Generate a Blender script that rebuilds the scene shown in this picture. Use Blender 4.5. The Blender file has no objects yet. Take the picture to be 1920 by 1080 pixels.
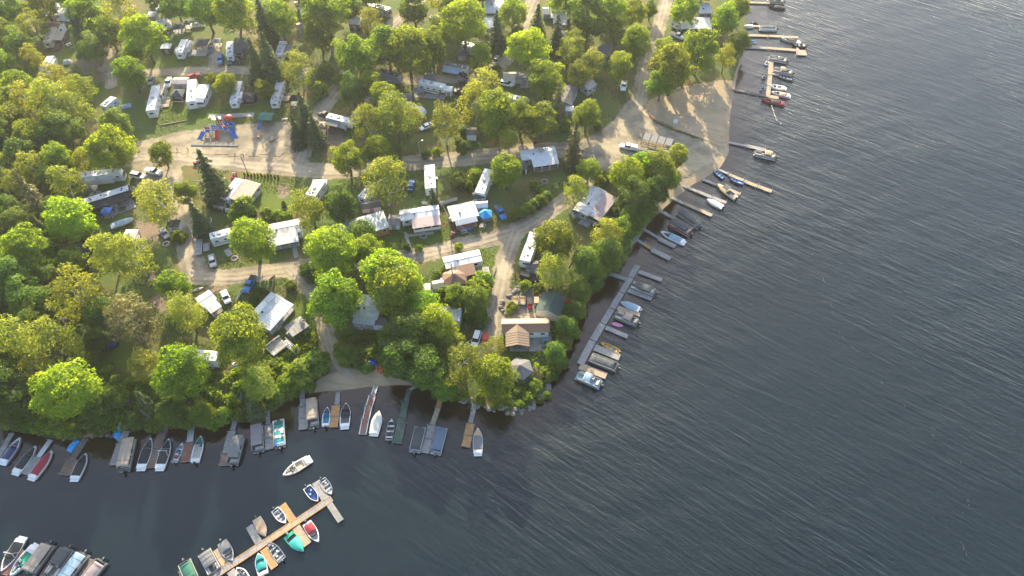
import bpy, math, random
import numpy as np
from mathutils import Vector, Matrix
R = random.Random(11)
rad = math.radians
scene = bpy.context.scene
COL = scene.collection

# ------------------------------------------------------------------ camera
CAM_H, PITCH, FPX = 148.0, rad(52), 1280.0
cam_data = bpy.data.cameras.new('drone_camera')
cam_data.sensor_width = 36.0
cam_data.lens = 36.0 * FPX / 1920.0
cam_data.clip_start, cam_data.clip_end = 1.0, 8000.0
cam = bpy.data.objects.new('drone_camera', cam_data)
cam.location = (0, 0, CAM_H)
cam.rotation_euler = (math.pi / 2 - PITCH, 0, 0)
COL.objects.link(cam)
scene.camera = cam

# ------------------------------------------------------------------ sky and sun
SUN_EL, SUN_AZ = rad(22.5), rad(-9)            # azimuth from +Y towards +X
world = bpy.data.worlds.new('World')
scene.world = world
world.use_nodes = True
wn = world.node_tree
wn.nodes.clear()
sky = wn.nodes.new('ShaderNodeTexSky')
sky.sky_type = 'NISHITA'
sky.sun_disc = False
sky.sun_elevation = SUN_EL
sky.sun_rotation = SUN_AZ
sky.air_density, sky.dust_density, sky.ozone_density = 1.0, 2.2, 0.9
bgn = wn.nodes.new('ShaderNodeBackground')
bgn.inputs['Strength'].default_value = 0.15
won = wn.nodes.new('ShaderNodeOutputWorld')
wn.links.new(sky.outputs[0], bgn.inputs[0])
wn.links.new(bgn.outputs[0], won.inputs[0])
sun_data = bpy.data.lights.new('sun', 'SUN')
sun_data.energy = 5.0
sun_data.angle = rad(0.6)
sun_data.color = (1.0, 0.84, 0.56)
sun = bpy.data.objects.new('sun', sun_data)
sdir = Vector((math.sin(SUN_AZ) * math.cos(SUN_EL), math.cos(SUN_AZ) * math.cos(SUN_EL), math.sin(SUN_EL)))
sun.rotation_euler = sdir.to_track_quat('Z', 'Y').to_euler()
sun.location = sdir * 600
COL.objects.link(sun)
vs = scene.view_settings
vs.view_transform, vs.look, vs.gamma = 'Standard', 'None', 1.0
vs.use_curve_mapping = False
vs.exposure = 1.66
scene.cycles.max_bounces = 6
scene.cycles.diffuse_bounces = 3
scene.cycles.glossy_bounces = 2
scene.cycles.transmission_bounces = 4
scene.cycles.transparent_max_bounces = 6
scene.cycles.caustics_reflective = False
scene.cycles.caustics_refractive = False

# ------------------------------------------------------------------ photo pixel -> place in the world
SP, CP = math.sin(PITCH), math.cos(PITCH)
def G(px, py, z=0.0):
    u, v = (px - 960) / FPX, (py - 540) / FPX
    d = (u, -v * SP + CP, -v * CP - SP)
    t = (z - CAM_H) / d[2]
    return Vector((d[0] * t, d[1] * t, z))
def PX(p):
    x, y, z = p[0], p[1], p[2] - CAM_H
    zc = y * CP - z * SP
    return (960 + FPX * x / zc, 540 - FPX * (y * SP + z * CP) / zc, FPX / zc)

# ------------------------------------------------------------------ materials
MATS = {}
def _nt(name):
    m = bpy.data.materials.new(name)
    m.use_nodes = True
    nt = m.node_tree
    return m, nt, nt.nodes['Principled BSDF']
def N(nt, typ, **kw):
    n = nt.nodes.new(typ)
    for k, v in kw.items():
        if k.startswith('i_'):
            n.inputs[k[2:].replace('_', ' ')].default_value = v
        else:
            setattr(n, k, v)
    return n
def L(nt, a, b): nt.links.new(a, b)
def noise(nt, coord, scale, detail=3.0, rough=0.55):
    n = N(nt, 'ShaderNodeTexNoise')
    n.inputs['Scale'].default_value = scale
    n.inputs['Detail'].default_value = detail
    n.inputs['Roughness'].default_value = rough
    if coord is not None: L(nt, coord, n.inputs['Vector'])
    return n.outputs['Fac']
def ramp(nt, fac, lo, hi):
    n = N(nt, 'ShaderNodeMapRange')
    n.interpolation_type = 'SMOOTHSTEP'
    n.inputs['From Min'].default_value = lo
    n.inputs['From Max'].default_value = hi
    L(nt, fac, n.inputs['Value'])
    return n.outputs['Result']
def mix(nt, fac, a, b, mode='MIX'):
    n = N(nt, 'ShaderNodeMix', data_type='RGBA', blend_type=mode)
    for s, val in ((n.inputs[0], fac), (n.inputs[6], a), (n.inputs[7], b)):
        if hasattr(val, 'is_linked'): L(nt, val, s)
        elif isinstance(val, (int, float)): s.default_value = val
        else: s.default_value = (val[0], val[1], val[2], 1)
    return n.outputs[2]
def math_n(nt, op, a, b=0.0):
    n = N(nt, 'ShaderNodeMath', operation=op)
    for s, val in ((n.inputs[0], a), (n.inputs[1], b)):
        if hasattr(val, 'is_linked'): L(nt, val, s)
        else: s.default_value = val
    return n.outputs[0]

def mat(key, col=(0.5, 0.5, 0.5), rough=0.6, metal=0.0, var=0.12, scale=1.6, dirt=0.1, spec=0.4):
    """Paint, metal, cloth or wood: worn by two noises in world space."""
    if key in MATS: return MATS[key]
    m, nt, b = _nt(key)
    geo = N(nt, 'ShaderNodeNewGeometry')
    pos = geo.outputs['Position']
    n1 = noise(nt, pos, scale, 4)
    n2 = noise(nt, pos, scale * 0.22, 2)
    dark = [c * (1 - 2 * var) for c in col]
    lite = [min(0.9, c * (1 + 1.2 * var)) for c in col]
    c = mix(nt, n1, dark, lite)
    c = mix(nt, math_n(nt, 'MULTIPLY', ramp(nt, n2, 0.5, 0.75), dirt * 3), c, [0.16, 0.13, 0.1])
    L(nt, c, b.inputs['Base Color'])
    b.inputs['Roughness'].default_value = rough
    b.inputs['Metallic'].default_value = metal
    b.inputs['Specular IOR Level'].default_value = spec
    MATS[key] = m
    return m
def wood(key, col, rough=0.8, var=0.25):
    """Weathered boards: grain stretched along the boards plus a patchy tone."""
    if key in MATS: return MATS[key]
    m, nt, b = _nt(key)
    tc = N(nt, 'ShaderNodeTexCoord')
    mp = N(nt, 'ShaderNodeMapping')
    mp.inputs['Scale'].default_value = (3.6, 0.5, 1)
    L(nt, tc.outputs['Object'], mp.inputs['Vector'])
    n1 = noise(nt, mp.outputs[0], 1.0, 4, 0.7)
    geo = N(nt, 'ShaderNodeNewGeometry')
    n2 = noise(nt, geo.outputs['Position'], 0.45, 3)
    c = mix(nt, ramp(nt, n1, 0.3, 0.7), [x * (1 - 1.5 * var) for x in col], [min(.8, x * (1 + var)) for x in col])
    c = mix(nt, math_n(nt, 'MULTIPLY', ramp(nt, n2, 0.45, 0.7), 0.55), c, [0.2, 0.19, 0.18])
    L(nt, c, b.inputs['Base Color'])
    b.inputs['Roughness'].default_value = rough
    b.inputs['Specular IOR Level'].default_value = 0.2
    MATS[key] = m
    return m
WHITE = mat('white_paint', (0.72, 0.72, 0.7), 0.45, dirt=0.06, var=0.06)
ROOFW = mat('white_roof_sheet', (0.56, 0.58, 0.60), 0.45, dirt=0.2, var=0.16, scale=1.1)
ROOFG = mat('galvanised_roof', (0.40, 0.46, 0.48), 0.4, 0.35, dirt=0.12)
ROOFT = mat('tan_roof', (0.42, 0.35, 0.27), 0.6, dirt=0.1)
ROOFP = mat('pinkish_roof', (0.46, 0.37, 0.36), 0.6, dirt=0.16)
ROOFB = mat('brown_metal_roof', (0.23, 0.135, 0.085), 0.5, dirt=0.05)
ROOFK = mat('charcoal_shingle', (0.085, 0.085, 0.09), 0.85, dirt=0.03)
ROOFN = mat('green_shingle', (0.045, 0.075, 0.065), 0.85, dirt=0.03)
ROOFGY = mat('grey_shingle', (0.14, 0.14, 0.145), 0.85, dirt=0.06)
CREAM = mat('cream_siding', (0.55, 0.5, 0.42), 0.6)
GREYW = mat('grey_siding', (0.33, 0.34, 0.35), 0.6)
BROWNW = mat('brown_siding', (0.2, 0.11, 0.07), 0.7)
ORANGEW = mat('orange_wood_siding', (0.42, 0.2, 0.07), 0.7)
DARKW = mat('dark_siding', (0.05, 0.05, 0.055), 0.6)
GLASS = mat('dark_window_glass', (0.025, 0.03, 0.036), 0.08, spec=0.6, dirt=0)
BLACK = mat('black_rubber', (0.018, 0.018, 0.019), 0.7, dirt=0.02)
STEEL = mat('aluminium', (0.5, 0.52, 0.54), 0.35, 0.7, dirt=0.08)
CHROME = mat('wheel_rim_metal', (0.45, 0.45, 0.46), 0.3, 0.6)
RED = mat('red_paint', (0.5, 0.03, 0.025), 0.4, dirt=0.04)
MAROON = mat('maroon_canvas', (0.27, 0.02, 0.035), 0.75, dirt=0.03)
BLUE = mat('blue_paint', (0.02, 0.12, 0.42), 0.4, dirt=0.03)
NAVY = mat('navy_paint', (0.015, 0.03, 0.10), 0.35, dirt=0.03)
SKYB = mat('sky_blue_cloth', (0.03, 0.30, 0.62), 0.7, dirt=0.03)
PALEB = mat('pale_blue_cover', (0.22, 0.33, 0.42), 0.75, dirt=0.05)
TEAL = mat('teal_vinyl', (0.02, 0.30, 0.27), 0.55, dirt=0.02)
GREENP = mat('green_paint', (0.02, 0.30, 0.17), 0.4, dirt=0.04)
GREENC = mat('green_canvas', (0.03, 0.15, 0.10), 0.7, dirt=0.04)
ORANGE = mat('orange_plastic', (0.6, 0.15, 0.03), 0.5)
YELLOW = mat('yellow_paint', (0.55, 0.33, 0.05), 0.5, dirt=0.05)
PINK = mat('pink_plastic', (0.6, 0.2, 0.36), 0.5)
CANVK = mat('black_canvas', (0.024, 0.026, 0.032), 0.8, dirt=0.02)
CANVG = mat('grey_canvas', (0.17, 0.175, 0.18), 0.85, dirt=0.06)
CANVD = mat('charcoal_canvas', (0.07, 0.08, 0.085), 0.85, dirt=0.05)
CANVB = mat('beige_canvas', (0.35, 0.29, 0.23), 0.85, dirt=0.06)
CANVT = mat('tan_canvas', (0.46, 0.33, 0.2), 0.85, dirt=0.05)
CANVM = mat('mauve_grey_canvas', (0.25, 0.21, 0.22), 0.85, dirt=0.06)
CANVW = mat('off_white_canvas', (0.55, 0.55, 0.5), 0.85, dirt=0.06)
CANVS = mat('slate_blue_canvas', (0.12, 0.17, 0.24), 0.85, dirt=0.05)
SEATC = mat('cream_vinyl', (0.5, 0.46, 0.38), 0.6, dirt=0.04)
SEATG = mat('grey_vinyl', (0.3, 0.3, 0.31), 0.6, dirt=0.04)
FLOORC = mat('boat_floor_carpet', (0.12, 0.12, 0.125), 0.9)
SILVER = mat('silver_paint', (0.36, 0.38, 0.40), 0.3, 0.3, dirt=0.04)
CARK = mat('black_car_paint', (0.018, 0.02, 0.024), 0.25, dirt=0.02)
CARB = mat('blue_car_paint', (0.02, 0.16, 0.42), 0.3, dirt=0.02)
CARG = mat('grey_car_paint', (0.09, 0.11, 0.125), 0.3, dirt=0.02)
CARW = mat('white_car_paint', (0.74, 0.75, 0.76), 0.3, dirt=0.03)
CARBE = mat('beige_car_paint', (0.38, 0.34, 0.26), 0.35, dirt=0.03)
LAMPR = mat('red_lamp_lens', (0.4, 0.02, 0.02), 0.3, dirt=0)
LAMPC = mat('clear_lamp_lens', (0.6, 0.6, 0.58), 0.2, dirt=0)
W_GREY = wood('weathered_grey_boards', (0.30, 0.29, 0.28))
W_TAN = wood('tan_boards', (0.40, 0.31, 0.21))
W_ORG = wood('stained_orange_boards', (0.46, 0.25, 0.10))
W_RED = wood('red_brown_boards', (0.26, 0.12, 0.085))
W_BRN = wood('brown_boards', (0.17, 0.12, 0.095))
W_GRN = wood('green_painted_boards', (0.07, 0.11, 0.085))
W_POLE = wood('pole_wood', (0.24, 0.18, 0.13))
CONC = mat('concrete', (0.33, 0.31, 0.285), 0.85, dirt=0.15)
ROCK = mat('grey_rock', (0.21, 0.195, 0.18), 0.9, var=0.3, scale=2.5, dirt=0.2)
CABLE = mat('grey_cable', (0.2, 0.2, 0.2), 0.5)

# ------------------------------------------------------------------ mesh builder
class MB:
    def __init__(s): s.v, s.f = [], []
    def add(s, vs_, fs_):
        o = len(s.v); s.v += [tuple(p) for p in vs_]; s.f += [tuple(i + o for i in f) for f in fs_]; return s
    def box(s, c, d, rz=0.0, ry=0.0, taper=1.0):
        hx, hy, hz = d[0] / 2, d[1] / 2, d[2] / 2
        vs_ = []
        for z in (-hz, hz):
            k = taper if z > 0 else 1
            for x, y in ((-hx, -hy), (hx, -hy), (hx, hy), (-hx, hy)): vs_.append(Vector((x * k, y * k, z)))
        M = Matrix.Translation(c) @ Matrix.Rotation(rz, 4, 'Z') @ Matrix.Rotation(ry, 4, 'Y')
        return s.add([M @ p for p in vs_], [(3, 2, 1, 0), (4, 5, 6, 7), (0, 1, 5, 4), (1, 2, 6, 5), (2, 3, 7, 6), (3, 0, 4, 7)])
    def extr(s, poly, y0, y1, inset=0.0):
        """polygon in x,z extruded along y (counter-clockwise seen from -y)."""
        n = len(poly)
        cx = sum(p[0] for p in poly) / n; cz = sum(p[1] for p in poly) / n
        vs_ = [(p[0], y0, p[1]) for p in poly] + [(p[0], y1, p[1]) for p in poly]
        return s.add(vs_, [tuple(range(n)), tuple(range(2 * n - 1, n - 1, -1))] + [((i + 1) % n, i, i + n, (i + 1) % n + n) for i in range(n)])
    def cyl(s, p0, p1, r0, r1=None, n=8):
        r1 = r0 if r1 is None else r1
        p0, p1 = Vector(p0), Vector(p1)
        q = (p1 - p0).to_track_quat('Z', 'Y')
        vs_ = []
        for p, r in ((p0, r0), (p1, r1)):
            for i in range(n):
                a = 2 * math.pi * i / n
                vs_.append(p + q @ Vector((math.cos(a) * r, math.sin(a) * r, 0)))
        return s.add(vs_, [tuple(range(n - 1, -1, -1)), tuple(range(n, 2 * n))] + [(i, (i + 1) % n, (i + 1) % n + n, i + n) for i in range(n)])
    def loft(s, rings, closed=True, caps=True):
        n = len(rings[0]); vs_ = [p for r in rings for p in r]; fs_ = []
        for k in range(len(rings) - 1):
            for i in range(n if closed else n - 1):
                j = (i + 1) % n
                fs_.append((k * n + i, k * n + j, (k + 1) * n + j, (k + 1) * n + i))
        if caps:
            fs_.append(tuple(range(n - 1, -1, -1))); fs_.append(tuple(range((len(rings) - 1) * n, len(rings) * n)))
        return s.add(vs_, fs_)
    def tube(s, pts, r, n=5):
        for a, b in zip(pts[:-1], pts[1:]): s.cyl(a, b, r, n=n)
        return s
    def mesh(s, name, m, smooth=False):
        me = bpy.data.meshes.new(name)
        me.from_pydata([tuple(p) for p in s.v], [], s.f)
        if m: me.materials.append(m)
        if smooth: me.shade_smooth()
        return me

CACHE = {}
def link(name, me, parent=None, loc=(0, 0, 0), rz=0.0):
    o = bpy.data.objects.new(name, me)
    COL.objects.link(o)
    if parent: o.parent = parent
    o.location = loc
    o.rotation_euler = (0, 0, rz)
    return o
def part(name, key, fn, m, parent, loc=(0, 0, 0), rz=0.0, smooth=False):
    """A part; alike parts share one mesh through the key."""
    k = (name, key, m.name) if key is not None else None
    me = CACHE.get(k) if k else None
    if me is None:
        mb = MB(); fn(mb); me = mb.mesh(name, m, smooth)
        if k: CACHE[k] = me
    return link(name, me, parent, loc, rz)
REFS = []
def thing(name, label, cat, loc=(0, 0, 0), rz=0.0, group=None, ref=None, me=None):
    o = bpy.data.objects.new(name, me)
    COL.objects.link(o)
    o.location = loc; o.rotation_euler = (0, 0, rz)
    o['label'] = label; o['category'] = cat
    if group: o['group'] = group
    if ref: REFS.append((PX(Vector(loc) + Vector((0, 0, 1.5))), ref))
    return o
def struct(name, me, kind='structure'):
    o = bpy.data.objects.new(name, me); COL.objects.link(o); o['kind'] = kind
    return o

# ------------------------------------------------------------------ shore and terrain height
SHORE = [(1430,-420),(1415,-150),(1402,-20),(1398,60),(1394,100),(1384,130),(1376,170),(1368,215),(1366,250),(1366,285),(1352,312),(1330,328),(1300,345),
 (1272,366),(1248,387),(1226,407),(1206,432),(1190,458),(1178,482),(1163,502),(1140,518),(1114,545),(1098,572),(1085,600),(1077,628),
 (1062,650),(1046,670),(1036,696),(1024,722),(1010,746),(992,764),(968,772),(930,766),(885,757),(848,750),(832,742),(800,724),(755,720),
 (700,724),(650,730),(600,734),(562,742),(532,757),(502,777),(470,788),(430,794),(395,804),(360,799),(320,804),(270,804),(230,812),
 (180,818),(130,826),(80,816),(40,808),(0,803),(-120,798),(-400,780),(-1100,760)]
shore_w = [G(x, y) for x, y in SHORE]
land_poly = [(p.x, p.y) for p in shore_w] + [(-3000.0, shore_w[-1].y), (-3000.0, 3500.0), (shore_w[0].x, 3500.0)]
def inside(poly, X, Y):
    res = np.zeros(X.shape, bool)
    n = len(poly)
    for i in range(n):
        x0, y0 = poly[i]; x1, y1 = poly[(i + 1) % n]
        if y0 == y1: continue
        c = ((Y < y0) != (Y < y1)) & (X < (x1 - x0) * (Y - y0) / (y1 - y0) + x0)
        res ^= c
    return res
def dist(poly, X, Y, closed=True):
    best = np.full(X.shape, 1e9)
    n = len(poly)
    for i in range(n if closed else n - 1):
        x0, y0 = poly[i]; x1, y1 = poly[(i + 1) % n]
        dx, dy = x1 - x0, y1 - y0
        t = np.clip(((X - x0) * dx + (Y - y0) * dy) / max(dx * dx + dy * dy, 1e-9), 0, 1)
        best = np.minimum(best, np.hypot(X - x0 - t * dx, Y - y0 - t * dy))
    return best
def sm(a, b, x):
    t = np.clip((x - a) / (b - a), 0, 1)
    return t * t * (3 - 2 * t)
shore_xy = [(p.x, p.y) for p in shore_w]
GX0, GY0, GS = -400.0, -60.0, 2.0
gx, gy = np.meshgrid(np.arange(GX0, 260, GS), np.arange(GY0, 520, GS), indexing='ij')
SD = dist(shore_xy, gx, gy, False)
SD = np.where(inside(land_poly, gx, gy), SD, -SD)
beach_c = [G(680, 705), G(1330, 230), G(1345, 300)]
def field(a, x, y):
    fx = np.clip((np.asarray(x, float) - GX0) / GS, 0, a.shape[0] - 1.001); fy = np.clip((np.asarray(y, float) - GY0) / GS, 0, a.shape[1] - 1.001)
    i, j = fx.astype(int), fy.astype(int); u, v = fx - i, fy - j
    return (a[i, j] * (1 - u) + a[i + 1, j] * u) * (1 - v) + (a[i, j + 1] * (1 - u) + a[i + 1, j + 1] * u) * v
def height(x, y):
    d = field(SD, x, y)
    x = np.asarray(x, float); y = np.asarray(y, float)
    west = sm(-20, -75, x) * sm(175, 110, y)
    top = 1.3 + 2.4 * west
    for b in beach_c[:1]: top = top - (top - 1.3) * sm(26, 10, np.hypot(x - b.x, y - b.y))
    reach = 4.5 + 5 * west
    return np.where(d > 0, top * (1 - np.exp(-np.maximum(d, 0) / reach)), np.maximum(0.14 * d, -3.0))
def hz(x, y): return float(height(x, y))
def GT(px, py, dz=0.0):
    z = 1.0
    for _ in range(5):
        p = G(px, py, z + dz); z = hz(p.x, p.y)
    return G(px, py, z + dz)

# ------------------------------------------------------------------ roads, sand and lawns in plan
def W(pts): return [tuple(GT(x, y)[:2]) for x, y in pts]
ROADS = {  # centre line in the photograph, half width in metres
 'gravel_road': (W([(1130,290),(1060,280),(980,283),(900,294),(830,300),(760,306),(690,316),(620,322),(550,316),(480,310),(420,304),(350,296),(290,291),(235,300)]), 3.4),
 'lane': (W([(556,316),(578,262),(600,212),(625,178),(648,145),(660,115),(690,90),(722,62),(742,40),(770,20),(800,-20)]), 2.6),
 'camp_lane': (W([(1130,322),(1098,345),(1058,376),(1018,404),(975,428),(925,447),(870,458),(810,474),(750,484),(690,490),(620,494),(560,500),(490,512),(420,520),(366,518)]), 2.7),
 'driveway': (W([(968,432),(955,462),(944,500),(936,540),(930,575),(922,615),(912,660)]), 2.5),
 'beach_path': (W([(540,503),(560,525),(585,548),(604,585),(612,625),(620,660),(634,690),(662,712)]), 1.9),
 'west_drive': (W([(372,516),(358,490),(354,455),(348,420),(340,385),(325,350),(318,320)]), 3.2),
 'back_lane': (W([(195,128),(270,136),(330,134),(390,131),(440,131),(500,133),(570,134)]), 2.2),
 'north_lane': (W([(770,150),(850,148),(905,146),(935,128),(955,105),(968,75),(980,45),(995,10),(1010,-40)]), 2.5),
 'shore_lane': (W([(1196,205),(1203,160),(1212,118),(1225,80),(1236,48),(1246,10),(1255,-40)]), 2.6),
 'west_lane': (W([(208,160),(206,130),(207,100),(196,70)]), 1.8),
 'parking_spur': (W([(404,131),(402,100),(398,80)]), 2.0),
}
AREAS = {
 'parking_lot': W([(1086,262),(1120,250),(1150,225),(1172,195),(1196,180),(1214,215),(1240,238),(1290,255),(1335,268),(1362,276),(1362,296),(1338,318),(1300,338),(1268,356),(1200,345),(1140,330),(1108,312),(1088,288)]),
 'gravel_yard': W([(944,545),(1000,538),(1030,548),(1034,590),(1030,602),(940,600)]),
 'gravel_pad': W([(252,268),(330,248),(372,242),(460,232),(546,228),(548,300),(430,300),(300,296),(236,296)]),
 'parking_pad': W([(246,310),(320,304),(330,330),(312,352),(258,356)]),
 'beach': W([(1205,215),(1212,192),(1262,165),(1320,155),(1372,150),(1396,150),(1392,215),(1386,285),(1345,272),(1290,250),(1240,228)]),
 'cove_beach': W([(575,742),(600,708),(640,694),(700,690),(735,706),(790,716),(832,738),(820,760),(700,752),(600,756)]),
 'shore_sand': W([(1250,352),(1335,312),(1362,276),(1374,150),(1390,105),(1425,105),(1412,300),(1380,335),(1320,365),(1250,408),(1222,400)]),
}
LAWNS = [W(p) for p in ([(540,335),(470,330),(480,395),(520,408),(545,400),(556,345)], [(120,88),(150,75),(155,90),(120,120),(108,112)], [(165,175),(188,130),(190,160),(180,185)],
 [(950,650),(1010,645),(1030,690),(1010,745),(950,750)], [(700,420),(850,430),(900,440),(800,465),(700,470)], [(900,458),(930,470),(925,530),(905,530)],
 [(630,600),(720,600),(720,640),(630,660)], [(510,560),(590,560),(600,700),(520,690)], [(260,200),(540,195),(540,215),(260,238)], [(280,105),(380,105),(380,125),(280,128)],
 [(800,185),(870,182),(860,200),(800,205)], [(150,660),(260,650),(245,730),(190,720)])]
DIRTS = [W(p) for p in ([(140,110),(200,115),(200,150),(165,160)], [(255,410),(300,420),(300,450),(255,450)], [(520,340),(545,345),(540,370),(522,372)],
 [(385,530),(430,530),(425,550),(390,548)], [(900,285),(930,290),(920,300)], [(280,560),(310,545),(320,580),(300,590)], [(600,235),(640,240),(650,275),(600,280)], [(240,715),(330,735),(360,760),(310,755)],
 [(960,690),(1030,690),(1000,740)], [(450,40),(520,60),(500,75),(440,60)])]

# ------------------------------------------------------------------ ground sheet
def gravel_colour(nt, pos):
    n1 = ramp(nt, noise(nt, pos, 0.13, 5, 0.62), 0.32, 0.68); n2 = noise(nt, pos, 1.7, 5, 0.7)
    n3 = noise(nt, pos, 0.45, 5, 0.7)
    c = mix(nt, n1, (0.155, 0.135, 0.10), (0.35, 0.295, 0.20))
    c = mix(nt, math_n(nt, 'MULTIPLY', ramp(nt, n3, 0.55, 0.7), 0.55), c, (0.16, 0.135, 0.105))
    c = mix(nt, math_n(nt, 'MULTIPLY', N(nt, 'ShaderNodeAttribute', attribute_name='track').outputs['Fac'], math_n(nt, 'ADD', math_n(nt, 'MULTIPLY', n3, 0.9), 0.1)), c, (0.42, 0.36, 0.29))
    return mix(nt, math_n(nt, 'MULTIPLY', ramp(nt, n2, 0.48, 0.78), 0.45), c, (0.14, 0.12, 0.1))
def sand_colour(nt, pos):
    n1 = noise(nt, pos, 0.2, 5); n2 = noise(nt, pos, 2.5, 5, 0.7)
    c = mix(nt, n1, (0.25, 0.19, 0.12), (0.45, 0.35, 0.225))
    return mix(nt, math_n(nt, 'MULTIPLY', ramp(nt, n2, 0.5, 0.8), 0.4), c, (0.18, 0.14, 0.1))
def ground_material():
    m, nt, b = _nt('ground')
    pos = N(nt, 'ShaderNodeNewGeometry').outputs['Position']
    def at(nm): return N(nt, 'ShaderNodeAttribute', attribute_name=nm).outputs['Fac']
    edge = noise(nt, pos, 0.5, 5, 0.65)
    def soft(nm, w=1.0):
        return ramp(nt, math_n(nt, 'ADD', at(nm), math_n(nt, 'MULTIPLY', math_n(nt, 'SUBTRACT', edge, 0.5), w)), 0.38, 0.62)
    g1 = noise(nt, pos, 0.09, 4); g2 = noise(nt, pos, 1.4, 6, 0.75); g3 = noise(nt, pos, 0.35, 4)
    dry = mix(nt, g2, (0.085, 0.075, 0.028), (0.19, 0.155, 0.06))
    green = mix(nt, g2, (0.045, 0.075, 0.018), (0.105, 0.15, 0.036))
    c = mix(nt, ramp(nt, g1, 0.40, 0.70), green, dry)
    c = mix(nt, math_n(nt, 'MULTIPLY', ramp(nt, g3, 0.58, 0.74), 0.7), c, (0.15, 0.115, 0.075))
    lush = mix(nt, g2, (0.05, 0.085, 0.012), (0.12, 0.165, 0.022))
    c = mix(nt, math_n(nt, 'MULTIPLY', soft('lawn'), 0.85), c, lush)
    c = mix(nt, soft('dirt', 1.0), c, mix(nt, g2, (0.12, 0.09, 0.062), (0.26, 0.2, 0.145)))
    c = mix(nt, soft('road'), c, gravel_colour(nt, pos))
    c = mix(nt, soft('sand'), c, sand_colour(nt, pos))
    c = mix(nt, ramp(nt, at('shore'), 0.5, 1.0), c, mix(nt, at('sand'), mix(nt, g3, (0.13, 0.09, 0.055), (0.22, 0.155, 0.095)), mix(nt, g3, (0.22, 0.16, 0.10), (0.36, 0.27, 0.175))))
    L(nt, c, b.inputs['Base Color'])
    b.inputs['Roughness'].default_value = 0.95
    b.inputs['Specular IOR Level'].default_value = 0.15
    bp = N(nt, 'ShaderNodeBump'); bp.inputs['Strength'].default_value = 0.9; bp.inputs['Distance'].default_value = 0.25
    L(nt, g2, bp.inputs['Height']); L(nt, bp.outputs[0], b.inputs['Normal'])
    return m
def gravel_material(name, fn):
    m, nt, b = _nt(name)
    pos = N(nt, 'ShaderNodeNewGeometry').outputs['Position']
    ruts = N(nt, 'ShaderNodeMapping'); ruts.inputs['Rotation'].default_value = (0, 0, rad(18)); L(nt, pos, ruts.inputs['Vector'])
    r2 = N(nt, 'ShaderNodeMapping'); r2.inputs['Scale'].default_value = (0.07, 0.9, 1); L(nt, ruts.outputs[0], r2.inputs['Vector'])
    L(nt, mix(nt, math_n(nt, 'MULTIPLY', ramp(nt, noise(nt, r2.outputs[0], 1.0, 3), 0.55, 0.72), 0.45), fn(nt, pos), (0.15, 0.125, 0.095)), b.inputs['Base Color'])
    b.inputs['Roughness'].default_value = 0.95
    b.inputs['Specular IOR Level'].default_value = 0.15
    bp = N(nt, 'ShaderNodeBump'); bp.inputs['Strength'].default_value = 0.6; bp.inputs['Distance'].default_value = 0.12
    L(nt, noise(nt, pos, 1.3, 6, 0.7), bp.inputs['Height']); L(nt, bp.outputs[0], b.inputs['Normal'])
    return m
GRAVEL = gravel_material('gravel', gravel_colour)
SAND = gravel_material('sand', sand_colour)
MULCH = mat('dark_gravel', (0.16, 0.145, 0.13), 0.95, var=0.25, scale=2.5)

def set_attr(me, nm, arr):
    a = me.attributes.new(nm, 'FLOAT', 'POINT'); a.data.foreach_set('value', np.asarray(arr, np.float32).ravel())
def grid_mesh(name, xs, ys, zf):
    X, Y = np.meshgrid(xs, ys, indexing='ij')
    Z = zf(X, Y)
    nx, ny = X.shape
    co = np.stack([X, Y, Z], -1).reshape(-1, 3)
    i, j = np.meshgrid(np.arange(nx - 1), np.arange(ny - 1), indexing='ij')
    a = (i * ny + j).ravel()
    faces = np.stack([a, a + ny, a + ny + 1, a + 1], -1)
    return from_np(name, co, faces), X.ravel(), Y.ravel()
def from_np(name, co, quads, smooth=True):
    me = bpy.data.meshes.new(name)
    nq = len(quads)
    me.vertices.add(len(co)); me.vertices.foreach_set('co', np.asarray(co, np.float32).ravel())
    me.loops.add(nq * 4); me.loops.foreach_set('vertex_index', np.asarray(quads, np.int32).ravel())
    me.polygons.add(nq); me.polygons.foreach_set('loop_start', np.arange(0, nq * 4, 4, dtype=np.int32))
    me.update(calc_edges=True)
    me.validate()
    if smooth: me.shade_smooth()
    return me
far_ = [60, 140, 300, 600, 1200, 2400]
gxs = np.concatenate([[-255 - d for d in far_[::-1]], np.arange(-255, 165, 1.4), [165 + d for d in far_]])
gys = np.concatenate([[20 - d for d in far_[::-1]], np.arange(20, 300, 1.4), [300 + d for d in far_]])
me, X, Y = grid_mesh('ground', gxs, gys, lambda x, y: height(x, y))
road = np.zeros(X.shape)
core = (X > -260) & (X < 170) & (Y > 20) & (Y < 310)
def put(acc, val): acc[core] = np.maximum(acc[core], val)
Xc, Yc = X[core], Y[core]
for nm, (pts, hw) in ROADS.items():
    put(road, sm(hw + 1.9, hw - 1.5, dist(pts, Xc, Yc, False)))
def area_val(poly, w=1.6):
    d = dist(poly, Xc, Yc); s = np.where(inside(poly, Xc, Yc), d, -d)
    return sm(-w, w, s)
for nm in ('parking_lot', 'gravel_yard', 'gravel_pad', 'parking_pad'): put(road, area_val(AREAS[nm], 2.4))
sand = np.zeros(X.shape); lawn = np.zeros(X.shape); dirt = np.zeros(X.shape)
for nm in ('beach', 'cove_beach', 'shore_sand'): put(sand, area_val(AREAS[nm], 1.8))
for p in LAWNS: put(lawn, area_val(p, 2.5))
for p in DIRTS: put(dirt, area_val(p, 3.0))
set_attr(me, 'road', road); set_attr(me, 'sand', sand); set_attr(me, 'lawn', lawn); set_attr(me, 'dirt', dirt)
set_attr(me, 'shore', sm(1.8, -1.5, field(SD, X, Y)))
me.materials.append(ground_material())
struct('ground', me)

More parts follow.
